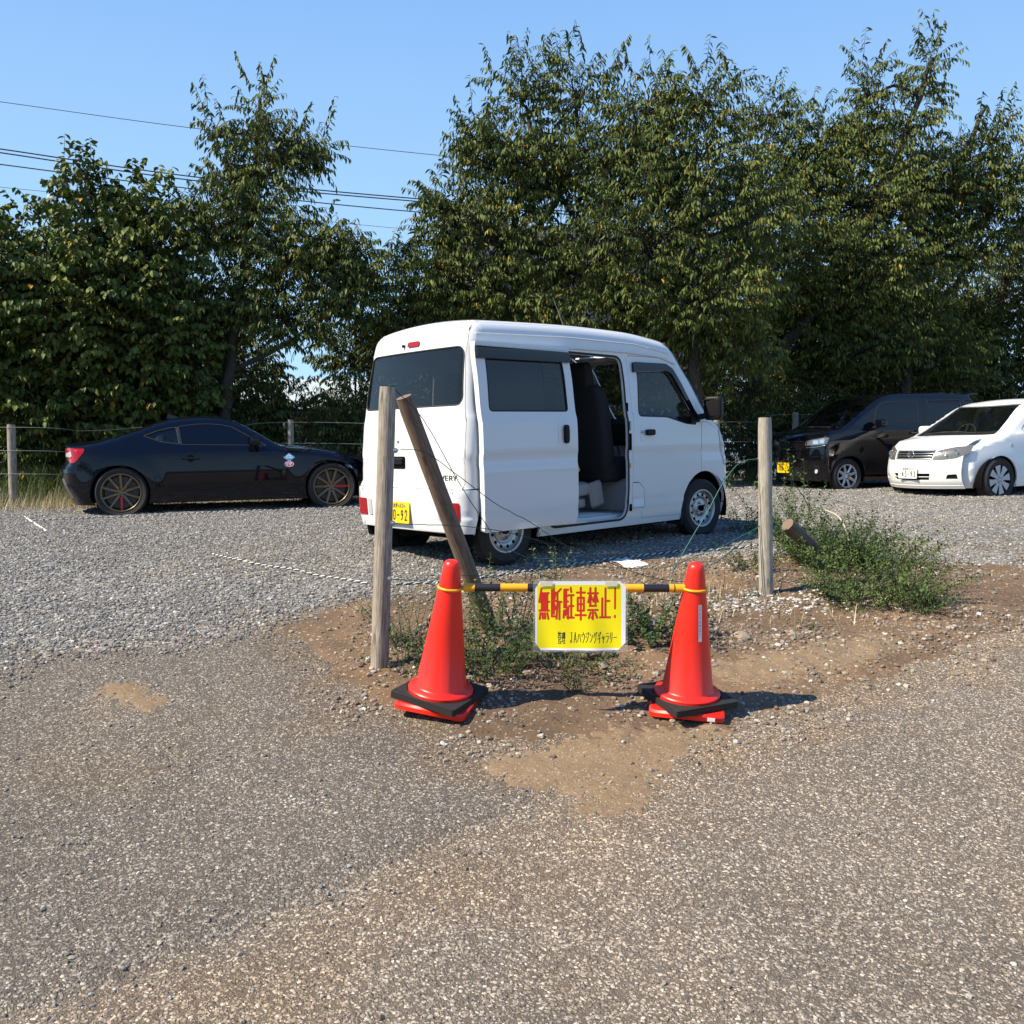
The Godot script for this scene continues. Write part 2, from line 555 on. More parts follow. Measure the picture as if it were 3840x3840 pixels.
func build_ground() -> void:
	grit = [stone_mesh(1, 0.6), stone_mesh(2, 0.7), stone_mesh(3, 0.5)]
	grit_mat = mat(Color.WHITE, 0.85); grit_mat.vertex_color_use_as_albedo = true
	var greys := [Color(0.205, 0.185, 0.158), Color(0.30, 0.275, 0.237), Color(0.150, 0.136, 0.118), Color(0.42, 0.39, 0.34), Color(0.24, 0.215, 0.18), Color(0.085, 0.080, 0.074), Color(0.175, 0.156, 0.13)]
	var at := aggregate(1536, Color(0.100, 0.089, 0.074), 0.4, greys, 115000, 1.3, 6.5, 5)
	var gt := aggregate(1024, Color(0.105, 0.099, 0.090), 0.25, [Color(0.165, 0.17, 0.172), Color(0.27, 0.27, 0.255), Color(0.12, 0.125, 0.13), Color(0.22, 0.19, 0.15), Color(0.4, 0.39, 0.37)], 14000, 3.0, 16.0, 6)
	var dt := aggregate(1024, Color(0.128, 0.085, 0.052), 0.2, [Color(0.10, 0.066, 0.04), Color(0.16, 0.108, 0.068), Color(0.20, 0.15, 0.105), Color(0.30, 0.25, 0.19), Color(0.11, 0.075, 0.05)], 9000, 1.5, 9.0, 8)
	M.asphalt = ground_mat(at, 0.7, 0.86)
	M.gravel = ground_mat(gt, 0.9, 0.9)
	M.dirt = ground_mat(dt, 0.5, 0.95)
	M.sand = ground_mat(aggregate(512, Color(0.198, 0.138, 0.082), 0.16, [Color(0.16, 0.108, 0.065), Color(0.23, 0.165, 0.10), Color(0.31, 0.25, 0.18)], 7000, 1.0, 5.0, 9), 0.2, 0.95)
	var apron := func(x, z):
		var s: float = road_side(x, z)
		var k: float = lerpf(1.14, 0.92, smoothstep(-0.03, 0.06, s))
		var q := Color(k, k, k) * Color(1.08, 1.0, 0.92).lerp(Color(1.03, 0.985, 0.94), smoothstep(-0.4, 0.15, s))
		q *= 1.0 + 0.12 * noise.get_noise_2d(x * 0.9, z * 0.9) + 0.05 * fine.get_noise_2d(x * 6, z * 6)
		# earth carried onto the road by tyres
		var soil: float = smoothstep(0.05, -0.03, s) * clampf(0.95 - absf(s + 0.18) * 2.0 + 0.9 * noise.get_noise_2d(x * 1.1 + 3, z * 1.1), 0, 1) * 0.5 * clampf((1.6 - x) * 0.8, 0, 1)
		soil = maxf(soil, clampf((0.42 - Vector2((x - 0.34) * 0.75, z + 3.78).length()) * 2.6, 0, 1) * 0.9)
		soil = maxf(soil, clampf((dirt_in(x, z) + 0.5) * 1.4 + 0.8 * fine.get_noise_2d(x * 2, z * 2), 0, 1) * 0.75)
		soil = maxf(soil, clampf((noise.get_noise_2d(x * 0.6 + 60, z * 0.6) - 0.15) * 2.0, 0, 1) * 0.28)
		return q * Color.WHITE.lerp(Color(1.16, 1.0, 0.80), soil)
	var xs := steps(-70, -2.6, 3.2, 70, 0.022, 1.07)
	var zs := steps(-110, -5.4, -1.9, 40, 0.024, 1.06)
	structure("road", sheet(xs, zs, asphalt_y, apron, 1.8), M.asphalt, "worn grey asphalt road and apron with exposed pale aggregate")
	var gtint := func(x, z):
		var k: float = 1.0 + 0.25 * noise.get_noise_2d(x * 0.5, z * 0.5 + 5) + 0.1 * fine.get_noise_2d(x * 3, z * 3)
		return Color(k, k, k) * Color.WHITE.lerp(Color(1.15, 1.0, 0.82), clampf(noise.get_noise_2d(x * 0.45 + 8, z * 0.45) * 2.0, 0, 0.6))
	structure("gravel_lot", sheet(steps(-60, -5.0, 6.0, 60, 0.07, 1.10), steps(-100, -10.0, -4.0, -3.9, 0.07, 1.07), gravel_y, gtint, 1.25, gravel_in), M.gravel, "car park surface of crushed blue-grey gravel")
	var dtint := func(x, z):
		var k: float = 1.0 + 0.30 * noise.get_noise_2d(x * 1.2, z * 1.2 + 50) + 0.12 * fine.get_noise_2d(x * 5, z * 5)
		return Color(k, k, k) * Color.WHITE.lerp(Color(1.35, 1.3, 1.22), clampf(noise.get_noise_2d(x * 0.8 + 18, z * 0.8) * 2.2, 0, 1))
	structure("bare_earth", sheet(steps(-2.4, -1.7, 5.0, 13, 0.045, 1.12), steps(-12, -8.0, -3.4, -3.3, 0.045, 1.1), dirt_y, dtint, 1.3, dirt_in), M.dirt, "bare brown earth with pebbles between road and car park")
	# drifts of washed-out sand
	var k := 0
	for px in [[905, 1448, 1000, 1422, 1090, 1398, 1180, 1376, 1270, 1380, 1350, 1388, 1300, 1412, 1250, 1440, 1230, 1475, 1218, 1510, 1160, 1534, 1095, 1530, 1112, 1502, 1055, 1492, 985, 1486, 935, 1472], [1320, 1258, 1420, 1236, 1520, 1214, 1650, 1203, 1705, 1222, 1600, 1262, 1480, 1288, 1400, 1292], [203, 1298, 250, 1299, 292, 1322, 275, 1342, 225, 1326]]:
		var poly := PackedVector2Array()
		for i in range(0, px.size(), 2):
			var w := seen(px[i], px[i + 1])
			poly.append(Vector2(w.x, w.z))
		var lo := poly[0]; var hi := poly[0]
		for p in poly:
			lo = lo.min(p); hi = hi.max(p)
		var inside := func(x, z):
			var q := Vector2(x, z)
			var d := 9.0
			for i in poly.size(): d = minf(d, q.distance_to(Geometry2D.get_closest_point_to_segment(q, poly[i], poly[(i + 1) % poly.size()])))
			if not Geometry2D.is_point_in_polygon(q, poly): d = -d
			return d * 5.0 + 0.35 * noise.get_noise_2d(x * 2.6, z * 2.6 + 11) + 0.45 * fine.get_noise_2d(x * 14, z * 14)
		var y := func(x, z): return maxf(asphalt_y(x, z), dirt_y(x, z)) + clampf(inside.call(x, z) * 0.010 + 0.001, -0.01, 0.006) + 0.006 * fine.get_noise_2d(x * 38, z * 38)
		var one := func(x, z): return Color.WHITE * (1.0 + 0.18 * noise.get_noise_2d(x * 3, z * 3))
		structure("sand_drift", sheet(steps(lo.x - 0.31, lo.x - 0.3, hi.x + 0.3, hi.x + 0.31, 0.018, 1.1), steps(lo.y - 0.31, lo.y - 0.3, hi.y + 0.3, hi.y + 0.31, 0.018, 1.1), y, one, 0.6, inside), M.sand, ["wide drift of brown sand washed over the asphalt below the cones", "brown sand patch on the bare earth beside the road edge", "small oval patch of orange sand on the asphalt apron"][k])
		k += 1
	var g := RandomNumberGenerator.new(); g.seed = 21
	var heap := Node3D.new(); heap.name = "gravel"; add_child(heap)
	tag(heap, "loose crushed stones covering the car park", "gravel", "", "stuff")
	var sc := [Scatter.new(), Scatter.new(), Scatter.new()]
	for k2 in 250000:
		var d := 4.4 + 12.5 * pow(g.randf(), 1.25)
		var x := g.randf_range(-1, 1) * (0.58 * d + 0.8)
		var z := -d
		var s := gravel_in(x, z)
		var p := clampf(0.30 + s * 1.6, 0.0, 1.0)
		if x > 2.6: p *= clampf(1.1 - (x - 2.6) * 0.25 + (d - 9.0) * 0.15, 0.3, 1.0)
		if s < -0.9 or g.randf() > p: continue
		var r := 0.005 + 0.0115 * pow(g.randf(), 2.2) + d * 0.0002
		var b := Basis(Vector3.UP, g.randf() * TAU) * Basis(Vector3.RIGHT, g.randfn() * 0.4)
		sc[k2 % 3].put(Transform3D(b.scaled(Vector3.ONE * r), on_ground(x, z, r * 0.15)), stone_tone(0, g))
	for q in 3: scatter_node(heap, "stones", sc[q], grit[q], grit_mat)
	var peb := Node3D.new(); peb.name = "pebbles"; add_child(peb)
	tag(peb, "tan and white pebbles strewn over the bare earth", "pebbles", "", "stuff")
	sc = [Scatter.new(), Scatter.new(), Scatter.new()]
	for k2 in 70000:
		var x := g.randf_range(-1.6, 5.0); var z := g.randf_range(-8.0, -3.5)
		var s := dirt_in(x, z)
		var p := clampf(0.40 + 1.5 * noise.get_noise_2d(x * 1.1 + 70, z * 1.1), 0.05, 1.0) * clampf((s + 0.25) * 3.0, 0, 1)
		if g.randf() > p: continue
		var r := 0.0035 + 0.018 * pow(g.randf(), 3.5)
		var b := Basis(Vector3.UP, g.randf() * TAU) * Basis(Vector3.RIGHT, g.randfn() * 0.35)
		sc[k2 % 3].put(Transform3D(b.scaled(Vector3.ONE * r), on_ground(x, z, r * 0.15)), stone_tone(1, g))
	for k2 in 380:      # white shells by the sawn post
		var x := 1.72 + g.randfn() * 0.42; var z := -6.1 + g.randfn() * 0.16 - (x - 1.72) * 0.1
		var r := g.randf_range(0.008, 0.020)
		sc[k2 % 3].put(Transform3D((Basis(Vector3.UP, g.randf() * TAU) * Basis(Vector3.RIGHT, g.randfn() * 0.5)).scaled(Vector3(r, r * 0.7, r)), on_ground(x, z, r * 0.2)), Color(0.52, 0.50, 0.46) * g.randf_range(0.6, 1.1))
	for q in 3: scatter_node(peb, "stones", sc[q], grit[q], grit_mat)
	var crumbs := Node3D.new(); crumbs.name = "loose_chippings"; add_child(crumbs)
	tag(crumbs, "loose chippings lying on the asphalt", "chippings", "", "stuff")
	sc = [Scatter.new(), Scatter.new(), Scatter.new()]
	for k2 in 24000:
		var d := 1.9 + 5.0 * g.randf()
		var x := g.randf_range(-1, 1) * (0.58 * d + 0.4)
		var s := road_side(x, -d)
		var p := 0.10 + 0.5 * clampf(1.0 - absf(s) * 4.0, 0, 1) + 0.45 * clampf(s - 0.1, 0, 1) * clampf(0.4 + 2.0 * noise.get_noise_2d(x * 0.9, -d * 0.9 + 33), 0, 1)
		p += 0.6 * clampf(1.0 - absf(dirt_in(x, -d) + 0.1) * 3.5, 0, 1)
		if g.randf() > p: continue
		var r := 0.0028 + 0.009 * pow(g.randf(), 3.0)
		var b := Basis(Vector3.UP, g.randf() * TAU) * Basis(Vector3.RIGHT, g.randfn() * 0.4)
		var tone := stone_tone(0 if g.randf() < 0.7 else 1, g)
		sc[k2 % 3].put(Transform3D(b.scaled(Vector3.ONE * r), on_ground(x, -d, r * 0.2)), tone)
	for q in 3: scatter_node(crumbs, "stones", sc[q], grit[q], grit_mat)

# ---------- car bodies: a rounded solid that panels are cut from ----------
class Body:
	var half: Prof       # half width by height
	var plan: Prof       # half width by length, as a share
	var top: Prof        # height of the upper line by length
	var crown := 0.05
	var rear: Prof       # rearmost x by height
	var nose: Prof       # foremost x by height
	var rear_bow := 0.06
	var nose_bow := 0.15
	var r_top := 0.10
	var r_rear := 0.08
	var r_nose := 0.12
	var flare := []      # wheel arches that bulge: [x, y, radius, amount]
	func rmax(a: float, b: float, r: float) -> float:
		var u := maxf(a + r, 0.0); var w := maxf(b + r, 0.0)
		return minf(maxf(a, b), -r) + sqrt(u * u + w * w)
	func wide(x: float, y: float) -> float:
		var w := half.at(y) * plan.at(x)
		for f in flare:
			var d := Vector2(x - f[0], y - f[1]).length()
			w += f[3] * smoothstep(f[2] * 1.75, f[2] * 1.05, d)
		return w
	func F(p: Vector3) -> float:
		var z := absf(p.z)
		var q := z * 1.35
		var a := z - wide(p.x, p.y)
		var t := top.at(p.x)
		var sl := (top.at(p.x + 0.03) - top.at(p.x - 0.03)) / 0.06
		var d := (p.y - t + crown * q * q) / sqrt(1.0 + sl * sl)
		var f := rmax(a, d, r_top)
		f = rmax(f, rear.at(p.y) + rear_bow * q * q - p.x, r_rear)
		return rmax(f, p.x - nose.at(p.y) + nose_bow * q * q, r_nose)
	func normal(p: Vector3) -> Vector3:
		var e := 0.004
		return Vector3(F(p + Vector3(e, 0, 0)) - F(p - Vector3(e, 0, 0)), F(p + Vector3(0, e, 0)) - F(p - Vector3(0, e, 0)), F(p + Vector3(0, 0, e)) - F(p - Vector3(0, 0, e))).normalized()
	# plane "R" or "L": side, given x and y; "B": rear and "N": nose, given z and y; "T": top, given x and z
	func on(plane: String, q: Vector2) -> Vector3:
		var p: Vector3; var d: Vector3
		match plane:
			"R": p = Vector3(q.x, q.y, 1.1); d = Vector3(0, 0, -1)
			"L": p = Vector3(q.x, q.y, -1.1); d = Vector3(0, 0, 1)
			"B": p = Vector3(-2.6, q.y, q.x); d = Vector3(1, 0, 0)
			"N": p = Vector3(2.6, q.y, q.x); d = Vector3(-1, 0, 0)
			"T": p = Vector3(q.x, 2.2, q.y); d = Vector3(0, -1, 0)
		for k in 48:
			var f := F(p)
			if f < 0.0004: break
			p += d * f * 0.85
			if (plane == "R" and p.z < 0.0) or (plane == "L" and p.z > 0.0) or p.y < 0.0 or absf(p.x) > 2.7:
				p -= d * f * 0.85
				break
		return p

func spaced(a: float, b: float, step: float, extra := []) -> PackedFloat32Array:
	var out := []
	var n := maxi(1, int(ceil((b - a) / step)))
	for k in n + 1: out.append(a + (b - a) * k / n)
	for e in extra:
		if e > a and e < b: out.append(e)
	out.sort()
	return PackedFloat32Array(out)

# a panel of sheet metal or glass: the outline (with holes) lies in the given plane and is laid on the body
func panel(mb: MB, body: Body, plane: String, outline: PackedVector2Array, holes := [], step := 0.05, out := 0.0, lip := 0.02, dense := []) -> void:
	var lo := outline[0]; var hi := outline[0]
	for p in outline:
		lo = lo.min(p); hi = hi.max(p)
	var gx := spaced(lo.x - 0.0007, hi.x + 0.0007, step, dense)
	var gy := spaced(lo.y - 0.0007, hi.y + 0.0007, step)
	var seen_ := {}
	for i in gx.size() - 1:
		for j in gy.size() - 1:
			var cell := rect(gx[i], gy[j], gx[i + 1], gy[j + 1])
			var polys: Array = Array(Geometry2D.intersect_polygons(outline, cell), TYPE_NIL, "", null)
			for h in holes:
				var rest := []
				for q in polys: rest.append_array(Geometry2D.clip_polygons(q, h))
				polys = rest
			for q in polys:
				if q.size() < 3: continue
				var tr := Geometry2D.triangulate_polygon(q)
				if tr.is_empty():
					for k in range(1, q.size() - 1): tr.append_array(PackedInt32Array([0, k, k + 1]))
				var id := PackedInt32Array()
				for p in q:
					var key := Vector2i(roundi(p.x * 20000.0), roundi(p.y * 20000.0))
					if not seen_.has(key):
						var w := body.on(plane, p)
						var nn := body.normal(w)
						seen_[key] = mb.add(w + nn * out, nn)
					id.append(seen_[key])
				for k in range(0, tr.size(), 3): mb.tri(id[tr[k]], id[tr[k + 1]], id[tr[k + 2]])
	if lip <= 0.0: return
	for loop in [outline] + holes:
		rim(mb, body, plane, loop, step, out, lip)

func rim(mb: MB, body: Body, plane: String, loop: PackedVector2Array, step: float, out: float, lip: float) -> void:
	var pts := []; var m: int = loop.size()
	for k in m:
		var a := loop[k]; var b := loop[(k + 1) % m]
		var n := maxi(1, int(ceil(a.distance_to(b) / step)))
		for j in n: pts.append(a.lerp(b, float(j) / n))
	var s := mb.v.size(); var w := []; var nn := []
	for p in pts:
		var q := body.on(plane, p)
		w.append(q); nn.append(body.normal(q))
	m = pts.size()
	for k in m:
		var t: Vector3 = (w[(k + 1) % m] - w[(k + m - 1) % m]).normalized()
		var o: Vector3 = nn[k].cross(t)
		mb.add(w[k] + nn[k] * out, o); mb.add(w[k] + nn[k] * (out - lip), o)
	for k in m:
		var a := s + 2 * k; var b := s + 2 * ((k + 1) % m)
		mb.quad(a, b, b + 1, a + 1)

func sheet_part(parent: Node, n: String, body: Body, plane: String, outline: PackedVector2Array, m: Material, holes := [], step := 0.05, out := 0.0, lip := 0.02, dense := []) -> MeshInstance3D:
	var mb := MB.new()
	panel(mb, body, plane, outline, holes, step, out, lip, dense)
	return part(parent, n, mb.mesh(), m)

# a strip that follows the body along a path given in a plane: seams, mouldings, seals
func strip(mb: MB, body: Body, plane: String, path: PackedVector2Array, width: float, proud: float) -> void:
	var pts := PackedVector3Array(); var rad := PackedFloat32Array()
	for k in path.size() - 1:
		var n := maxi(1, int(path[k].distance_to(path[k + 1]) / 0.04))
		for j in n + (1 if k == path.size() - 2 else 0):
			var w := body.on(plane, path[k].lerp(path[k + 1], float(j) / n))
			pts.append(w + body.normal(w) * (proud - width * 0.5)); rad.append(width * 0.5)
	mb.tube(pts, rad, 6, true)

func grown(poly: PackedVector2Array, d: float) -> PackedVector2Array:
	var r := Geometry2D.offset_polygon(poly, d, Geometry2D.JOIN_MITER)
	return r[0] if r.size() > 0 else poly

func circle(c: Vector2, r: float, n := 28, from := 0.0, to := TAU) -> PackedVector2Array:
	var o := PackedVector2Array()
	var closed := is_equal_approx(to - from, TAU)
	for k in n if closed else n + 1:
		var a := from + (to - from) * k / n
		o.append(c + Vector2(cos(a), sin(a)) * r)
	return o

func flip(poly: PackedVector2Array) -> PackedVector2Array:
	var o := PackedVector2Array()
	for p in poly: o.append(Vector2(-p.x, p.y))
	return o

# ---------- wheels ----------
func tyre_mesh(R: float, rim_: float, w: float) -> ArrayMesh:
	var mb := MB.new()
	var h := w * 0.5
	var q := PackedVector2Array([Vector2(rim_, -h * 0.80), Vector2(rim_ + 0.012, -h * 0.93), Vector2((R + rim_) * 0.5, -h * 1.03), Vector2(R - 0.03, -h * 0.96), Vector2(R - 0.012, -h * 0.85), Vector2(R - 0.003, -h * 0.68)])
	for k in 5:
		var y := -h * 0.6 + h * 1.2 * k / 4.0
		if k > 0:
			q.append_array(PackedVector2Array([Vector2(R, y - 0.006), Vector2(R, y - 0.006), Vector2(R - 0.007, y - 0.005), Vector2(R - 0.007, y - 0.005), Vector2(R - 0.007, y + 0.005), Vector2(R - 0.007, y + 0.005), Vector2(R, y + 0.006), Vector2(R, y + 0.006)]))
		else: q.append(Vector2(R, y))
	q.append_array(PackedVector2Array([Vector2(R - 0.003, h * 0.68), Vector2(R - 0.012, h * 0.85), Vector2(R - 0.03, h * 0.96), Vector2(R - 0.034, h * 0.985), Vector2(R - 0.034, h * 0.985), Vector2((R + rim_) * 0.5 + 0.014, h * 1.045), Vector2((R + rim_) * 0.5 + 0.010, h * 1.045), Vector2((R + rim_) * 0.5 + 0.010, h * 1.03), Vector2((R + rim_) * 0.5, h * 1.03), Vector2(rim_ + 0.012, h * 0.93), Vector2(rim_, h * 0.80)]))
	mb.lathe(q, Transform3D(), 56)
	return mb.mesh()

# the wheel's axis is y, its outer face at +y; turned about the car's z afterwards
func wheel(parent: Node, kind: String, at: Vector3, right: bool, R: float, rim_: float, w: float, spin := 0.0, steer := 0.0) -> Node3D:
	var o := Node3D.new(); o.name = "wheel"; parent.add_child(o, true); o.position = at
	var b := Basis(Vector3.RIGHT, PI / 2.0 if right else -PI / 2.0)
	o.basis = Basis(Vector3.UP, steer) * b * Basis(Vector3.UP, spin)
	part(o, "tyre", tyre_mesh(R, rim_, w), M.tyre)
	var h := w * 0.5
	var mb := MB.new()
	# barrel and lip
	mb.lathe(PackedVector2Array([Vector2(rim_ + 0.006, h * 0.84), Vector2(rim_ + 0.006, h * 0.90), Vector2(rim_ + 0.002, h * 0.92), Vector2(rim_ - 0.010, h * 0.90), Vector2(rim_ - 0.014, h * 0.78), Vector2(rim_ - 0.022, h * 0.5), Vector2(rim_ - 0.03, -h * 0.8)]), Transform3D(), 48)
	match kind:
		"steel":
			part(o, "rim", mb.mesh(), M.steel)
			mb = MB.new()
			var dish := PackedVector2Array([Vector2(rim_ - 0.016, h * 0.42), Vector2(rim_ - 0.03, h * 0.58), Vector2(rim_ - 0.045, h * 0.60), Vector2(rim_ - 0.075, h * 0.52), Vector2(0.085, h * 0.36), Vector2(0.07, h * 0.58), Vector2(0.045, h * 0.60), Vector2(0.0, h * 0.60)])
			mb.lathe(dish, Transform3D(), 48)
			part(o, "disc", mb.mesh(), M.steel)
			for k in 12:
				mb = MB.new()
				var a := TAU * k / 12.0
				var xf := Transform3D(Basis(Vector3.UP, -a), Vector3(cos(a) * (rim_ - 0.043), h * 0.60 + 0.0015, sin(a) * (rim_ - 0.043)))
				mb.lathe(PackedVector2Array([Vector2(0.0135, -0.003), Vector2(0.0135, 0.0), Vector2(0.0135, 0.0), Vector2(0.0, 0.0)]), xf, 12)
				part(o, "vent_hole", mb.mesh(), M.underbody)
			for k in 4:
				mb = MB.new()
				var a := TAU * k / 4.0 + 0.4
				mb.lathe(PackedVector2Array([Vector2(0.011, 0.0), Vector2(0.011, 0.02), Vector2(0.007, 0.026), Vector2(0.0, 0.026)]), Transform3D(Basis(), Vector3(cos(a) * 0.055, h * 0.58, sin(a) * 0.055)), 6)
				part(o, "wheel_nut", mb.mesh(), M.steel)
			mb = MB.new()
			mb.lathe(PackedVector2Array([Vector2(0.028, 0.0), Vector2(0.028, 0.022), Vector2(0.028, 0.022), Vector2(0.0, 0.022)]), Transform3D(Basis(), Vector3(0, h * 0.58, 0)), 20)
			part(o, "hub", mb.mesh(), M.underbody)
		_:
			var dark := kind == "bronze"
			part(o, "rim", mb.mesh(), M.bronze if dark else (M.alloy if kind == "alloy" else M.black_plastic))
			var n := 10 if dark else (8 if kind == "alloy" else 8)
			if dark:
				mb = MB.new()
				mb.lathe(PackedVector2Array([Vector2(rim_ - 0.003, h * 0.86), Vector2(rim_ - 0.003, h * 0.955), Vector2(rim_ - 0.010, h * 0.95), Vector2(rim_ - 0.010, h * 0.86)]), Transform3D(), 48)
				part(o, "rim_lip", mb.mesh(), M.bronze)
			for k in n:
				mb = MB.new()
				var a := TAU * k / n
				var b2 := Basis(Vector3.UP, -a)
				if kind == "cover":
					# broad blades of a wheel cover
					var q := PackedVector2Array([Vector2(0.035, -0.02), Vector2(rim_ * 0.55, -0.032), Vector2(rim_ - 0.012, -0.055), Vector2(rim_ - 0.002, 0.0), Vector2(rim_ - 0.012, 0.055), Vector2(rim_ * 0.55, 0.032), Vector2(0.035, 0.02)])
					mb.plate(q, 0.012, Transform3D(b2 * Basis(Vector3.RIGHT, -PI / 2) , Vector3(0, h * 0.82, 0)))
				else:
					var w0 := 0.024 if dark else 0.030
					var w1 := 0.017 if dark else 0.022
					var y0 := h * (0.42 if dark else 0.66); var y1 := h * 0.80
					var p := PackedVector3Array(); var cs := 6
					for t in [[0.045, y0, w0], [rim_ * 0.5, lerpf(y0, y1, 0.55), lerpf(w0, w1, 0.5)], [rim_ - 0.012, y1, w1]]:
						for e in [[-1.0, -0.02], [-0.75, 0.0], [-0.2, 0.008], [0.2, 0.008], [0.75, 0.0], [1.0, -0.02]]:
							p.append(b2 * Vector3(t[0], t[1] + e[1], e[0] * t[2]))
					for s in 2:
						for e in cs - 1:
							var A := p[s * cs + e]; var B := p[s * cs + e + 1]; var C := p[(s + 1) * cs + e + 1]; var D := p[(s + 1) * cs + e]
							var nn := (B - A).cross(D - A).normalized()
							if nn.y < 0: nn = -nn
							mb.flat(PackedVector3Array([A, B, C, D]), nn)
				var spoke := part(o, "spoke", mb.mesh(), M.bronze if dark else (M.alloy if kind == "alloy" else M.wheel_cover))
				if dark and k == 0: spoke.material_override = mat(lin(0.42, 0.02, 0.02), 0.4)
			mb = MB.new()
			var hub_y := h * (0.46 if dark else (0.70 if kind == "alloy" else 0.82))
			mb.lathe(PackedVector2Array([Vector2(0.06, hub_y - 0.03), Vector2(0.058, hub_y), Vector2(0.03, hub_y + 0.006), Vector2(0.028, hub_y - 0.004 if dark else hub_y + 0.010), Vector2(0.0, hub_y - 0.004 if dark else hub_y + 0.012)]), Transform3D(), 28)
			part(o, "hub", mb.mesh(), M.bronze if dark else (M.alloy if kind == "alloy" else M.wheel_cover))
			for k in 5 if kind != "alloy" else 4:
				mb = MB.new()
				var a := TAU * k / (5.0 if kind != "alloy" else 4.0) + 0.3
				mb.lathe(PackedVector2Array([Vector2(0.009, 0.0), Vector2(0.009, 0.006), Vector2(0.009, 0.006), Vector2(0.0, 0.006)]), Transform3D(Basis(), Vector3(cos(a) * 0.045, hub_y, sin(a) * 0.045)), 8)
				part(o, "wheel_nut", mb.mesh(), M.underbody)
			mb = MB.new()
			mb.lathe(PackedVector2Array([Vector2(rim_ - 0.035, -h * 0.2), Vector2(rim_ - 0.035, -h * 0.1), Vector2(rim_ - 0.035, -h * 0.1), Vector2(0.0, -h * 0.1)]), Transform3D(), 32)
			part(o, "brake_disc", mb.mesh(), M.underbody if not dark else mat(lin(0.09, 0.085, 0.08), 0.5, 0.7))
	return o

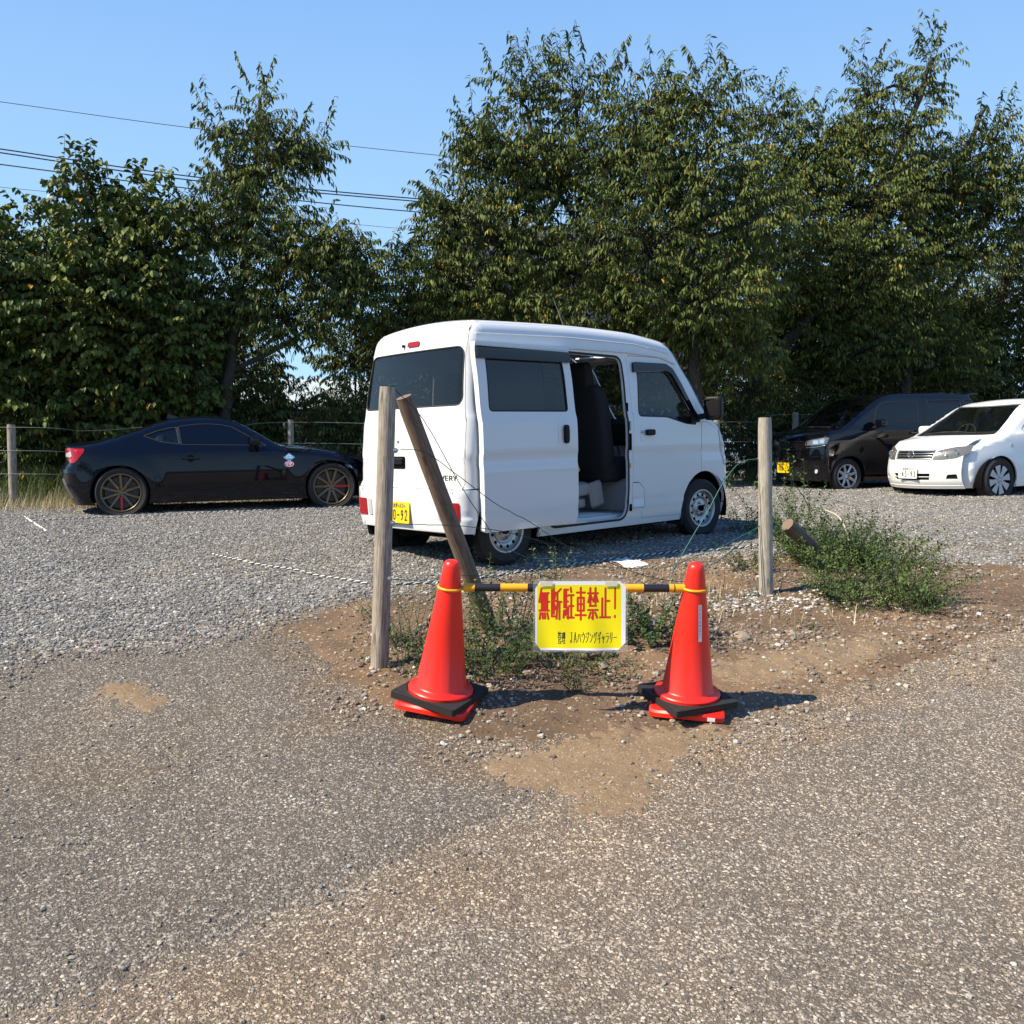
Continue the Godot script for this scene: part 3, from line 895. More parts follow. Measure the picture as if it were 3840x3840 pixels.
# ---------- lettering made of strokes ----------
var strokes := {
	"0": [[50,4, 78,12, 82,50, 78,88, 50,96, 22,88, 18,50, 22,12, 50,4]], "1": [[30,20, 54,6, 54,96]], "2": [[18,24, 30,6, 66,4, 82,22, 76,44, 18,95, 84,95]],
	"3": [[18,8, 80,8, 46,42, 76,52, 82,74, 66,94, 34,95, 16,82]], "4": [[64,96, 64,5, 14,70, 90,70]], "5": [[80,6, 26,6, 20,46, 58,38, 82,56, 78,84, 54,96, 18,88]],
	"6": [[74,8, 40,20, 20,56, 24,86, 50,96, 78,86, 80,62, 54,50, 22,64]], "8": [[50,4, 76,14, 74,38, 50,48, 26,38, 24,14, 50,4], [50,48, 80,62, 78,88, 50,96, 22,88, 20,62, 50,48]],
	"9": [[78,36, 50,50, 22,38, 22,14, 50,4, 76,14, 80,44, 62,80, 28,94]], "-": [[14,50, 86,50]], ".": [[46,50, 54,50]],
	"無": [[25,3, 6,40], [22,18, 92,18], [3,45, 97,45], [6,72, 94,72], [28,18, 28,72], [45,18, 45,72], [62,18, 62,72], [79,18, 79,72], [15,80, 8,98], [35,80, 38,97], [57,80, 60,97], [80,80, 90,98]],
	"断": [[8,8, 8,90, 50,90], [27,6, 27,82], [12,42, 46,42], [14,20, 20,34], [41,16, 33,34], [26,46, 12,70], [28,50, 46,68], [92,5, 60,16], [60,16, 60,50, 52,97], [60,45, 98,45], [80,45, 80,99]],
	"駐": [[10,7, 10,62], [10,7, 46,7], [10,26, 44,26], [10,44, 44,44], [10,62, 48,62, 46,97, 38,92], [28,7, 28,62], [8,72, 4,94], [18,72, 20,86], [28,70, 30,84], [36,68, 40,80], [70,1, 76,14], [54,24, 98,24], [56,58, 96,58], [52,94, 100,94], [76,24, 76,94]],
	"車": [[14,16, 88,16], [22,32, 80,32, 80,72, 22,72, 22,32], [22,52, 80,52], [3,86, 98,86], [51,1, 51,100]],
	"禁": [[4,18, 48,18], [26,2, 26,52], [25,20, 6,46], [27,22, 44,38], [54,18, 97,18], [75,2, 75,50], [73,20, 54,44], [77,20, 97,44], [20,57, 80,57], [5,70, 96,70], [50,70, 50,98, 40,93], [28,78, 12,95], [72,78, 90,94]],
	"止": [[54,3, 54,93], [54,42, 90,42], [24,34, 24,93], [3,93, 98,93]], "！": [[50,3, 50,66], [50,88, 50,93]],
	"管": [[22,2, 8,22], [14,12, 44,12], [28,12, 32,22], [64,2, 50,22], [58,12, 94,12], [72,12, 78,22], [50,24, 50,32], [8,44, 8,34, 92,34, 90,44], [26,46, 74,46, 74,62, 26,62], [26,46, 26,97], [26,76, 80,76, 80,95, 26,95]],
	"理": [[4,14, 40,14], [6,48, 38,48], [2,84, 42,78], [22,14, 22,82], [50,8, 94,8, 94,54, 50,54, 50,8], [50,31, 94,31], [72,8, 72,94], [50,74, 94,74], [44,95, 99,95]],
	"J": [[62,6, 62,80, 50,94, 34,90, 30,76], [46,6, 78,6]], "A": [[16,96, 50,4, 84,96], [30,64, 70,64]], "ハ": [[34,24, 8,86], [60,18, 94,86]], "ウ": [[50,2, 50,20], [14,42, 14,22, 86,22, 78,60, 40,96]],
	"ジ": [[18,10, 38,22], [8,36, 30,48], [14,92, 50,74, 84,30], [66,6, 76,20], [82,2, 92,14]], "ン": [[14,14, 38,32], [14,90, 56,70, 88,26]], "グ": [[36,6, 10,46], [32,22, 74,22, 60,66, 24,96], [76,4, 84,16], [88,0, 96,12]],
	"ギ": [[10,34, 80,26], [6,62, 90,52], [40,6, 56,98], [78,4, 84,16], [90,0, 97,12]], "ャ": [[16,52, 84,44, 66,66], [38,32, 54,98]], "ラ": [[22,12, 78,12], [10,38, 86,38, 72,70, 34,96]], "リ": [[24,8, 24,62], [74,6, 74,58, 42,96]], "ー": [[6,50, 94,48]],
	"習": [[5,8, 44,8, 44,44], [10,24, 30,20], [55,8, 95,8, 95,44], [60,24, 80,20], [50,44, 42,54], [20,55, 80,55, 80,97, 20,97, 20,55], [20,76, 80,76]],
	"志": [[8,22, 92,22], [50,3, 50,44], [20,44, 80,44], [14,60, 8,88], [34,58, 36,94, 76,94, 80,80], [52,56, 56,70], [80,58, 92,78]],
	"野": [[6,6, 44,6, 44,46, 6,46, 6,6], [6,26, 44,26], [25,6, 25,90], [6,66, 44,66], [2,93, 48,90], [56,10, 90,10, 74,28], [54,40, 96,40, 88,52], [75,40, 75,97, 64,92]],
	"そ": [[22,10, 76,10, 24,44, 90,44, 56,60, 54,82, 76,96]], "し": [[30,4, 30,80, 50,96, 84,76]], "く": [[70,4, 26,50, 74,96]],
	"E": [[90,8, 14,8, 14,92, 90,92], [14,50, 82,50]], "S": [[84,22, 66,6, 30,6, 16,24, 30,46, 70,54, 84,76, 68,95, 30,95, 14,80]], "T": [[50,6, 50,97], [8,6, 92,6]], "P": [[16,98, 16,6, 66,6, 84,22, 84,38, 66,54, 16,54]],
}

class Print:
	var im: Image
	var w: int
	var h: int
	func _init(w_: int, h_: int, c: Color) -> void:
		w = w_; h = h_
		im = Image.create(w, h, false, Image.FORMAT_RGB8); im.fill(c)
	func stroke(a: Vector2, b: Vector2, r: float, c: Color) -> void:
		var lo := a.min(b) - Vector2(r + 1, r + 1); var hi := a.max(b) + Vector2(r + 1, r + 1)
		var d := b - a; var l := maxf(d.length_squared(), 1e-6)
		for y in range(maxi(0, int(lo.y)), mini(h, int(hi.y) + 1)):
			for x in range(maxi(0, int(lo.x)), mini(w, int(hi.x) + 1)):
				var p := Vector2(x, y)
				var t := clampf((p - a).dot(d) / l, 0, 1)
				var k := clampf(r + 0.5 - (p - a - d * t).length(), 0, 1)
				if k > 0.0: im.set_pixel(x, y, im.get_pixel(x, y).lerp(c, k))
	func tex() -> ImageTexture:
		im.generate_mipmaps()
		return ImageTexture.create_from_image(im)

func write(pr: Print, text: String, x: float, y: float, cw: float, ch: float, gap: float, r: float, c: Color, down := false) -> void:
	for k in text.length():
		var g = strokes.get(text[k])
		if g:
			for s in g:
				for q in range(0, s.size() - 2, 2):
					pr.stroke(Vector2(x + s[q] * cw / 100.0, y + s[q + 1] * ch / 100.0), Vector2(x + s[q + 2] * cw / 100.0, y + s[q + 3] * ch / 100.0), r, c)
		if down: y += ch + gap
		else: x += cw + gap

func plate_print(yellow: bool, area: String, kana: String, num: String) -> StandardMaterial3D:
	var pr := Print.new(330, 165, lin(0.78, 0.52, 0.003) if yellow else lin(0.72, 0.72, 0.70))
	var ink := lin(0.012, 0.012, 0.012) if yellow else lin(0.01, 0.06, 0.03)
	for q in 3: write(pr, area[q], 84 + q * 32, 12, 26, 34, 0, 2.4, ink)
	write(pr, area.substr(3), 182, 12, 20, 34, 6, 2.6, ink)
	write(pr, kana, 18, 84, 26, 34, 0, 3.0, ink)
	write(pr, num, 60, 62, 38, 80, 14, 6.0, ink)
	for q in [62, 272]: pr.stroke(Vector2(q, 26), Vector2(q, 27), 5, lin(0.3, 0.3, 0.3))
	var m := mat(Color.WHITE, 0.4); m.albedo_texture = pr.tex()
	return m

func number_plate(parent: Node, at: Vector3, b: Basis, m: Material) -> Node3D:
	var mb := MB.new()
	var q := rounded(rect(-0.165, -0.0825, 0.165, 0.0825), 0.012, 3)
	mb.plate(q, 0.006, Transform3D(b, at))
	var o := part(parent, "number_plate", mb.mesh(), M.plate_white if m == null else m)
	for k in mb.v.size():
		var l := b.inverse() * (mb.v[k] - at)
		mb.uv[k] = Vector2(l.x / 0.33 + 0.5, 0.5 - l.y / 0.165)
	o.mesh = mb.mesh()
	for s in [-0.105, 0.105]:
		mb = MB.new()
		mb.lathe(PackedVector2Array([Vector2(0.008, 0), Vector2(0.008, 0.004), Vector2(0.008, 0.004), Vector2(0, 0.004)]), Transform3D(b * Basis(Vector3.RIGHT, PI / 2), at + b * Vector3(s, 0.053, 0.003)), 10)
		part(o, "bolt", mb.mesh(), M.steel)
	return o

# a soft-edged solid given by a few rounded rings; used for mirrors, seats and cushions
func loft(mb: MB, rings: Array, n := 20) -> void:
	var s := mb.v.size()
	var m := rings.size()
	for k in m:
		for j in n:
			var a := TAU * j / n
			mb.add(rings[k].call(a), Vector3.ZERO)
	for k in m - 1:
		for j in n:
			var A := s + k * n + j; var B := s + k * n + (j + 1) % n
			for t in [[A, B, B + n], [A, B + n, A + n]]:
				var nn := (mb.v[t[2]] - mb.v[t[0]]).cross(mb.v[t[1]] - mb.v[t[0]])
				for i in t: mb.n[i] += nn
				mb.ix.append_array(PackedInt32Array(t))
	for k in range(s, mb.v.size()): mb.n[k] = mb.n[k].normalized()

# rounded brick: superellipsoid stretched over a box, for mirrors, seat cushions, handles
func pillow(mb: MB, at: Vector3, size: Vector3, b := Basis.IDENTITY, e := 0.45, n := 18) -> void:
	var s := mb.v.size()
	var m := n / 2
	var pw := func(t: float) -> float: return signf(t) * pow(absf(t), e)
	for i in m + 1:
		var th := -PI / 2 + PI * i / m
		for j in n:
			var ph := TAU * j / n
			var p := Vector3(pw.call(cos(th)) * pw.call(cos(ph)), pw.call(sin(th)), pw.call(cos(th)) * pw.call(sin(ph)))
			var nn := Vector3(signf(cos(ph)) * pow(absf(cos(th) * cos(ph)), 2.0 - e) / size.x, signf(sin(th)) * pow(absf(sin(th)), 2.0 - e) / size.y, signf(sin(ph)) * pow(absf(cos(th) * sin(ph)), 2.0 - e) / size.z)
			mb.add(at + b * (p * size * 0.5), (b * nn).normalized() if nn.length() > 1e-9 else b * Vector3(0, signf(th), 0))
	for i in m:
		for j in n:
			var A := s + i * n + j; var B := s + i * n + (j + 1) % n
			mb.quad(A, B, B + n, A + n)

func car_root(n: String, label: String, category: String, at: Vector3, yaw: float, nose_up: float) -> Node3D:
	var o := thing(n, label, category, at)
	var f := Vector3(cos(yaw) * cos(nose_up), sin(nose_up), -sin(yaw) * cos(nose_up))
	var r := Vector3(sin(yaw), 0, cos(yaw))
	o.basis = Basis(f, r.cross(f), r)
	return o

# ---------- van ----------
func cut(polys: Array, tool: PackedVector2Array) -> Array:
	var out := []
	for p in polys:
		for q in Geometry2D.clip_polygons(p, tool):
			if not Geometry2D.is_polygon_clockwise(q): out.append(q)
	return out

func sheets(parent: Node, n: String, body: Body, plane: String, polys: Array, m: Material, holes := [], step := 0.05, out := 0.0, lip := 0.02) -> MeshInstance3D:
	var mb := MB.new()
	for p in polys:
		var mine := []
		for h in holes:
			if Geometry2D.is_point_in_polygon(h[0], p): mine.append(h)
		panel(mb, body, plane, p, mine, step, out, lip)
	return part(parent, n, mb.mesh(), m)

# points of the body's edge where two projections meet: (x, y) for a side, at a fixed z or height of another plane
func seam_back(body: Body, plane: String, z: float, y0: float, y1: float, n := 14) -> PackedVector2Array:
	var o := PackedVector2Array()
	for k in n + 1:
		var y := lerpf(y0, y1, float(k) / n)
		var p := body.on(plane, Vector2(back_z(body, plane, z, y), y))
		o.append(Vector2(p.x, p.y))
	return o

func back_z(body: Body, plane: String, z: float, y: float) -> float:
	return signf(z) * minf(absf(z), body.wide(body.rear.at(y) + 0.12 if plane == "B" else body.nose.at(y) - 0.25, y) - 0.035)

func seam_top(body: Body, z: float, x0: float, x1: float, n := 20) -> PackedVector2Array:
	var o := PackedVector2Array()
	for k in n + 1:
		var p := body.on("T", Vector2(lerpf(x0, x1, float(k) / n), z))
		o.append(Vector2(p.x, p.y))
	return o

func letters(parent: Node, n: String, text: String, size: float, m: Material, xf: Transform3D, bold := false) -> MeshInstance3D:
	var t := TextMesh.new(); t.text = text; t.font_size = 64; t.pixel_size = size / 64.0; t.depth = 0.004
	var f := SystemFont.new(); f.font_names = PackedStringArray(["Droid Sans"]); f.font_weight = 700 if bold else 400
	t.font = f
	var o := part(parent, n, t, m)
	o.transform = xf
	return o

func build_van() -> void:
	var body := Body.new()
	body.half = Prof.new([0.1, 0.66, 0.19, 0.705, 0.28, 0.722, 0.375, 0.737, 0.395, 0.730, 0.45, 0.735, 0.735, 0.735, 0.76, 0.7285, 0.81, 0.7285, 0.85, 0.7375, 1.0, 0.736, 1.10, 0.730, 1.135, 0.718, 1.4, 0.690, 1.62, 0.660, 1.66, 0.664, 1.70, 0.662, 1.80, 0.645, 1.95, 0.61])
	body.plan = Prof.new([-1.75, 0.97, -1.5, 0.99, -1.2, 1.0, 0.9, 1.0, 1.2, 0.985, 1.5, 0.95, 1.8, 0.89])
	body.top = Prof.new([-1.8, 1.80, -1.55, 1.855, -1.3, 1.876, -0.5, 1.886, 0.2, 1.868, 0.6, 1.825, 0.9, 1.765, 1.2, 1.67, 1.8, 1.45])
	body.rear = Prof.new([0.1, -1.60, 0.2, -1.635, 0.3, -1.665, 0.55, -1.68, 0.595, -1.672, 0.62, -1.642, 0.86, -1.634, 0.93, -1.626, 1.2, -1.60, 1.5, -1.555, 1.7, -1.512, 1.8, -1.478, 1.95, -1.41])
	body.nose = Prof.new([0.1, 1.70, 0.3, 1.77, 0.55, 1.80, 0.8, 1.775, 1.0, 1.68, 1.06, 1.60, 1.10, 1.52, 1.4, 1.27, 1.7, 1.02, 1.9, 0.84])
	body.crown = 0.05; body.rear_bow = 0.045; body.nose_bow = 0.20; body.r_top = 0.085; body.r_rear = 0.075; body.r_nose = 0.13
	var van := car_root("parked_van", "white boxy van with its side door slid open", "van", Vector3(0.42, 0.700, -8.436), 0.7177, 0.0337)
	var W: Material = M.van_white
	# outlines on the side
	var archR := circle(Vector2(-1.215, 0.275), 0.325, 40); var archF := circle(Vector2(1.17, 0.275), 0.335, 40)
	var door := pv([0.196, 1.625, 0.207, 1.115, 0.182, 0.558, 0.262, 0.556, 0.322, 0.50, 0.330, 0.335, 0.298, 0.305, 0.303, 0.245, 0.86, 0.238, 1.12, 0.40, 1.125, 1.055, 1.075, 1.10, 0.80, 1.565, 0.72, 1.62])
	var window := rounded(pv([0.285, 1.117, 0.64, 1.107, 0.90, 1.045, 1.055, 1.035, 0.735, 1.50, 0.66, 1.53, 0.318, 1.53]), 0.03, 3)
	var opening := rounded(pv([-0.78, 0.262, 0.085, 0.262, 0.115, 0.5, 0.118, 1.05, 0.12, 1.60, -0.78, 1.625]), 0.07, 5)
	var fuel := pv([0.178, 0.5515, 0.2595, 0.5495, 0.3165, 0.4975, 0.3245, 0.338, 0.178, 0.338])
	var fender := pv([1.131, 0.30, 1.131, 1.058, 1.24, 1.05, 1.50, 0.93, 1.60, 0.64, 1.9, 0.62, 1.9, 0.3])
	var bump := pv([-1.9, 0.1, -1.38, 0.1, -1.38, 0.60, -1.9, 0.60])
	var side := PackedVector2Array()
	side.append_array(seam_back(body, "B", 0.69, 0.19, 1.75, 24))
	var rs := seam_top(body, 0.585, -1.40, 0.86, 24)
	side.append_array(rs)
	var fs := seam_back(body, "N", 0.575, 1.62, 0.19, 24)
	side.append_array(fs)
	side = Geometry2D.merge_polygons(side, rect(-0.1, 0.5, 0.0, 0.6))[0]
	for s in [1, -1]:
		var pl := "R" if s > 0 else "L"
		var polys := cut([side], archR)
		for tool in [archF, grown(fender, 0.003), grown(door, 0.003), bump]: polys = cut(polys, tool)
		if s > 0:
			polys = cut(polys, Geometry2D.merge_polygons(grown(fuel, 0.004), grown(door, 0.003))[0])
			sheets(van, "body_side", body, pl, polys, W, [opening], 0.045)
			sheets(van, "fuel_flap", body, pl, [fuel], W, [], 0.05)
		else:
			sheets(van, "body_side", body, pl, polys, W, [rounded(rect(-0.72, 1.17, 0.05, 1.54), 0.05), rounded(rect(-1.50, 1.18, -0.84, 1.53), 0.05)], 0.06)
			sheets(van, "window", body, pl, [rounded(rect(-0.72, 1.17, 0.05, 1.54), 0.05)], M.side_glass, [], 0.12, -0.012, 0.0)
			sheets(van, "window", body, pl, [rounded(rect(-1.50, 1.18, -0.84, 1.53), 0.05)], M.side_glass, [], 0.12, -0.012, 0.0)
		var fr := Geometry2D.intersect_polygons(Geometry2D.clip_polygons(fender, archF)[0], side)
		sheets(van, "front_wing", body, pl, fr, W, [], 0.04)
		var d := sheets(van, "front_door", body, pl, cut([door], archF), W, [window], 0.045)
		sheets(d, "window", body, pl, [grown(window, 0.004)], M.side_glass, [], 0.10, -0.010, 0.0)
		var mb := MB.new()
		strip(mb, body, pl, window + PackedVector2Array([window[0]]), 0.014, 0.003)
		part(d, "window_seal", mb.mesh(), M.rubber)
		var visor := pv([0.250, 1.485, 0.262, 1.572, 0.69, 1.568, 0.775, 1.525, 1.085, 1.075, 1.052, 1.065, 0.745, 1.482, 0.68, 1.505])
		sheets(d, "rain_visor", body, pl, [rounded(visor, 0.015, 2)], M.gloss_black, [], 0.05, 0.024, 0.022)
		mb = MB.new()
		var hp := body.on(pl, Vector2(0.37, 0.965))
		sheets(d, "handle_recess", body, pl, [rounded(rect(0.285, 0.895, 0.475, 1.02), 0.035)], M.trim_grey if false else W, [], 0.03, 0.003, 0.004)
		pillow(mb, hp + Vector3(0.02, 0.01, 0.022 * s), Vector3(0.115, 0.052, 0.03))
		part(d, "handle", mb.mesh(), M.black_plastic)
		mb = MB.new()
		mb.lathe(PackedVector2Array([Vector2(0.012, 0), Vector2(0.012, 0.008), Vector2(0, 0.008)]), Transform3D(Basis(Vector3.RIGHT, PI / 2 * s), body.on(pl, Vector2(0.30, 0.98))), 12)
		part(d, "lock", mb.mesh(), M.steel)
		# mirror
		var base := pv([0.965, 1.045, 1.10, 1.055, 1.075, 1.11, 0.985, 1.235])
		sheets(d, "mirror_base", body, pl, [base], M.black_plastic, [], 0.05, 0.012, 0.012)
		mb = MB.new()
		mb.tube(PackedVector3Array([Vector3(1.05, 1.09, 0.70 * s), Vector3(1.09, 1.11, 0.80 * s), Vector3(1.11, 1.15, 0.86 * s)]), PackedFloat32Array([0.03, 0.026, 0.02]), 8)
		pillow(mb, Vector3(1.13, 1.175, 0.865 * s), Vector3(0.085, 0.215, 0.165), Basis(Vector3.UP, 0.25 * s), 0.35)
		var mi := part(d, "mirror", mb.mesh(), M.black_plastic)
		mb = MB.new()
		mb.plate(rounded(rect(-0.056, -0.078, 0.056, 0.078), 0.03), 0.004, Transform3D(Basis(Vector3.UP, -PI / 2 + 0.25 * s), Vector3(1.087, 1.175, 0.865 * s - 0.01 * s)))
		part(mi, "mirror_glass", mb.mesh(), M.mirror)
		# lamp at the corner
		var lens := rounded(pv([1.40, 0.985, 1.49, 0.925, 1.565, 0.70, 1.55, 0.645, 1.50, 0.655, 1.44, 0.80]), 0.02, 3)
		sheets(van, "headlight", body, pl, [lens], M.clear_lens, [], 0.03, 0.006, 0.02)
		# rear bumper, wrapped round the corner
		var bs := PackedVector2Array(seam_back(body, "B", 0.60, 0.275, 0.592, 8))
		bs.append_array(pv([-1.46, 0.592, -1.46, 0.26]))
		sheets(van, "bumper_corner", body, pl, cut([bs], circle(Vector2(-1.215, 0.275), 0.318, 40)), W, [], 0.025, 0.004, 0.03)
		mb = MB.new()
		mb.box(Vector3(0.86, 0.27, 0.63 * s), Vector3(0.012, 0.26, 0.18), Basis(Vector3.FORWARD, 0.12), 0.004)
		part(van, "mudflap", mb.mesh(), M.rubber)
		for q in [[-1.215, 0.325], [1.17, 0.335]]:
			mb = MB.new()
			mb.lathe(PackedVector2Array([Vector2(q[1] + 0.012, -0.16), Vector2(q[1] + 0.012, 0.155)]), Transform3D(Basis(Vector3.RIGHT, PI / 2 * s), Vector3(q[0], 0.275, 0.56 * s)), 24, -0.3 if s < 0 else PI - 0.3 + 0.0, PI + 0.3 if s < 0 else TAU + 0.3)
			part(van, "wheel_well", mb.mesh(), M.underbody)
	# roof
	var rp := PackedVector2Array()
	for k in 13: rp.append(Vector2(body.on("B", Vector2(lerpf(-0.605, 0.605, k / 12.0), 1.785)).x, lerpf(-0.605, 0.605, k / 12.0)))
	for k in 13: rp.append(Vector2(0.79 + 0.12 * cos(lerpf(-1.5, 1.5, k / 12.0)), lerpf(0.59, -0.59, k / 12.0)))
	var roof := sheets(van, "roof", body, "T", [rp], W, [], 0.06, -0.002)
	for s in [1, -1]:
		var mb := MB.new()
		strip(mb, body, "R" if s > 0 else "L", pv([-1.42, 1.735, -0.5, 1.745, 0.3, 1.725, 0.75, 1.66]), 0.012, 0.005)
		part(roof, "roof_bead", mb.mesh(), W)
		mb = MB.new()
		strip(mb, body, "R" if s > 0 else "L", pv([-1.46, 1.655, -0.5, 1.662, 0.2, 1.655, 0.62, 1.63, 0.83, 1.575]), 0.02, 0.012)
		part(roof, "rain_gutter", mb.mesh(), W)
	# tailgate
	var gate := PackedVector2Array()
	for k in 25: gate.append(Vector2(back_z(body, "B", 0.69, lerpf(0.60, 1.75, k / 24.0)) - 0.003, lerpf(0.60, 1.75, k / 24.0)))
	for k in 13: gate.append(Vector2(lerpf(0.60, -0.60, k / 12.0), 1.782))
	for k in 25: gate.append(Vector2(-back_z(body, "B", 0.69, lerpf(1.75, 0.60, k / 24.0)) + 0.003, lerpf(1.75, 0.60, k / 24.0)))
	var rearwin := rounded(pv([-0.650, 1.212, 0.650, 1.212, 0.605, 1.645, -0.605, 1.645]), 0.075, 5)
	var tg := sheets(van, "tailgate", body, "B", [gate], W, [rearwin], 0.045)
	sheets(tg, "rear_window", body, "B", [grown(rearwin, 0.006)], M.dark_glass, [], 0.08, -0.006, 0.0)
	var m2 := MB.new()
	strip(m2, body, "B", rearwin + PackedVector2Array([rearwin[0]]), 0.016, 0.003)
	part(tg, "window_seal", m2.mesh(), M.rubber)
	# the fillet between roof and tailgate sides
	for s in [1, -1]:
		var pl := "R" if s > 0 else "L"
		m2 = MB.new()
		panel(m2, body, "B", PackedVector2Array([Vector2(0.54 * s, 1.72), Vector2(0.618 * s, 1.72), Vector2(0.612 * s, 1.755), Vector2(0.60 * s, 1.79), Vector2(0.54 * s, 1.81)]), [], 0.02, -0.002, 0.0)
		part(tg, "gate_corner", m2.mesh(), W)
	m2 = MB.new()
	panel(m2, body, "B", rounded(rect(-0.075, 1.685, 0.075, 1.722), 0.015), [], 0.03, 0.012, 0.02)
	part(tg, "brake_light", m2.mesh(), M.red_lens)
	m2 = MB.new()
	pillow(m2, body.on("B", Vector2(-0.13, 1.70)) + Vector3(-0.01, 0, 0), Vector3(0.03, 0.022, 0.022))
	part(tg, "washer_nozzle", m2.mesh(), M.black_plastic)
	var hx := body.on("B", Vector2(-0.09, 0.79)).x
	m2 = MB.new()
	panel(m2, body, "B", rounded(rect(-0.185, 0.742, 0.005, 0.838), 0.02), [], 0.03, 0.004, 0.006)
	var hb := part(tg, "handle_recess", m2.mesh(), M.underbody)
	m2 = MB.new()
	m2.box(Vector3(hx - 0.012, 0.802, -0.09), Vector3(0.02, 0.05, 0.15), Basis(), 0.008)
	part(hb, "handle", m2.mesh(), M.black_plastic)
	m2 = MB.new()
	m2.lathe(PackedVector2Array([Vector2(0.013, 0), Vector2(0.013, 0.006), Vector2(0, 0.006)]), Transform3D(Basis(Vector3.BACK, PI / 2), body.on("B", Vector2(-0.10, 0.955))), 12)
	part(tg, "keyhole", m2.mesh(), M.steel)
	var tb := Basis(Vector3(0, 0, 1), Vector3(0, 1, 0), Vector3(-1, 0, 0))
	for t in [["lettering", "EVERY", 0.066, Vector2(0.505, 0.678), Vector3(1.25, 0.8, 1)], ["load_marking", "150kg", 0.03, Vector2(0.53, 0.622), Vector3.ONE]]:
		var tp := body.on("B", t[3]); var tn := body.normal(tp)
		var tx := Vector3.UP.cross(tn).normalized()
		letters(tg, t[0], t[1], t[2], M.ink_black, Transform3D(Basis(tx, tn.cross(tx), tn).scaled_local(t[4]), tp + tn * 0.002))
	# rear bumper
	var bp := pv([-0.602, 0.275, 0.602, 0.275, 0.602, 0.592, -0.602, 0.592])
	var lampR := rounded(rect(0.530, 0.365, 0.672, 0.500), 0.012, 2); var lampL := flip(lampR)
	m2 = MB.new()
	panel(m2, body, "B", bp, [], 0.04, 0.004, 0.03)
	var bm := part(van, "rear_bumper", m2.mesh(), W)
	for s in [1, -1]:
		var l := lampR if s > 0 else lampL
		var la := sheets(bm, "tail_light", body, "B", [l], M.red_lens, [], 0.04, 0.010, 0.016)
		sheets(la, "reversing_lens", body, "B", [rounded(rect(0.448, 0.367, 0.503, 0.498), 0.01, 2) if s > 0 else flip(rounded(rect(0.448, 0.367, 0.503, 0.498), 0.01, 2))], M.clear_lens, [], 0.04, 0.009, 0.014)
	number_plate(bm, Vector3(body.on("B", Vector2(-0.02, 0.40)).x - 0.018, 0.405, -0.05), Basis(Vector3(0, 0, 1), Vector3(0.05, 1, 0).normalized(), Vector3(-1, 0.05, 0).normalized()), plate_print(true, "習志野480", "", "40-92"))
	# nose, hidden from the road but part of the van
	var scr := pv([-0.56, 1.10, 0.56, 1.10, 0.50, 1.66, -0.50, 1.66])
	sheets(van, "windscreen", body, "N", [rounded(scr, 0.04)], M.screen_glass, [], 0.10, -0.006, 0.0)
	var np := pv([-0.574, 0.22, 0.574, 0.22, 0.574, 1.72, -0.574, 1.72])
	sheets(van, "nose_panel", body, "N", [np], W, [rounded(scr, 0.04)], 0.06)
	# open side door
	var sd := pv([-0.80, 0.275, 0.150, 0.275, 0.166, 0.50, 0.168, 1.08, 0.155, 1.655, -0.795, 1.672])
	sd = rounded(sd, 0.02, 3)
	var sw := rounded(pv([-0.712, 1.163, 0.085, 1.158, 0.075, 1.545, -0.70, 1.560]), 0.03, 3)
	var dr := sheets(van, "side_door", body, "R", [sd], W, [sw], 0.045, 0.0, 0.05)
	dr.position = Vector3(-0.70, 0, 0.062)
	sheets(dr, "inner_panel", body, "R", [grown(sd, -0.012)], M.trim_grey, [grown(sw, 0.01)], 0.08, -0.045, 0.0)
	sheets(dr, "window", body, "R", [grown(sw, 0.005)], M.dark_glass, [], 0.10, -0.010, 0.0)
	m2 = MB.new()
	strip(m2, body, "R", sw + PackedVector2Array([sw[0]]), 0.014, 0.003)
	part(dr, "window_seal", m2.mesh(), M.rubber)
	sheets(dr, "rain_visor", body, "R", [rounded(pv([-0.79, 1.545, 0.15, 1.535, 0.15, 1.618, -0.79, 1.640]), 0.01, 2)], M.gloss_black, [], 0.05, 0.022, 0.020)
	sheets(dr, "handle_recess", body, "R", [rounded(rect(-0.045, 0.895, 0.095, 1.062), 0.035)], W, [], 0.03, 0.003, 0.004)
	m2 = MB.new()
	pillow(m2, body.on("R", Vector2(0.028, 0.98)) + Vector3(0, 0, 0.018), Vector3(0.05, 0.145, 0.03))
	part(dr, "handle", m2.mesh(), M.black_plastic)
	m2 = MB.new()   # rail that carries the door
	m2.box(Vector3(-1.10, 0.755, 0.735), Vector3(0.72, 0.055, 0.012), Basis(), 0.003)
	m2.box(Vector3(-1.42, 0.755, 0.745), Vector3(0.06, 0.05, 0.05), Basis(), 0.003)
	part(van, "door_rail", m2.mesh(), M.black_plastic)
	m2 = MB.new()
	strip(m2, body, "R", grown(opening, 0.012) + PackedVector2Array([grown(opening, 0.012)[0]]), 0.022, 0.008)
	part(van, "door_seal", m2.mesh(), M.rubber)
	for q in [[0.142, 1.19, 0.03, 0.075], [0.150, 0.90, 0.032, 0.14], [0.146, 0.345, 0.03, 0.06]]:
		var w := body.on("R", Vector2(q[0], q[1]))
		m2 = MB.new()
		m2.box(w + Vector3(0, 0, 0.002), Vector3(q[2], q[3], 0.012), Basis(), 0.004)
		part(van, "door_stop", m2.mesh(), M.underbody)
	m2 = MB.new()
	m2.box(body.on("R", Vector2(0.145, 1.035)) + Vector3(0, 0, 0.006), Vector3(0.02, 0.075, 0.03), Basis(), 0.004)
	part(van, "latch", m2.mesh(), M.steel)
	m2 = MB.new()
	m2.box(body.on("R", Vector2(0.142, 0.70)), Vector3(0.028, 0.042, 0.008), Basis(), 0.002)
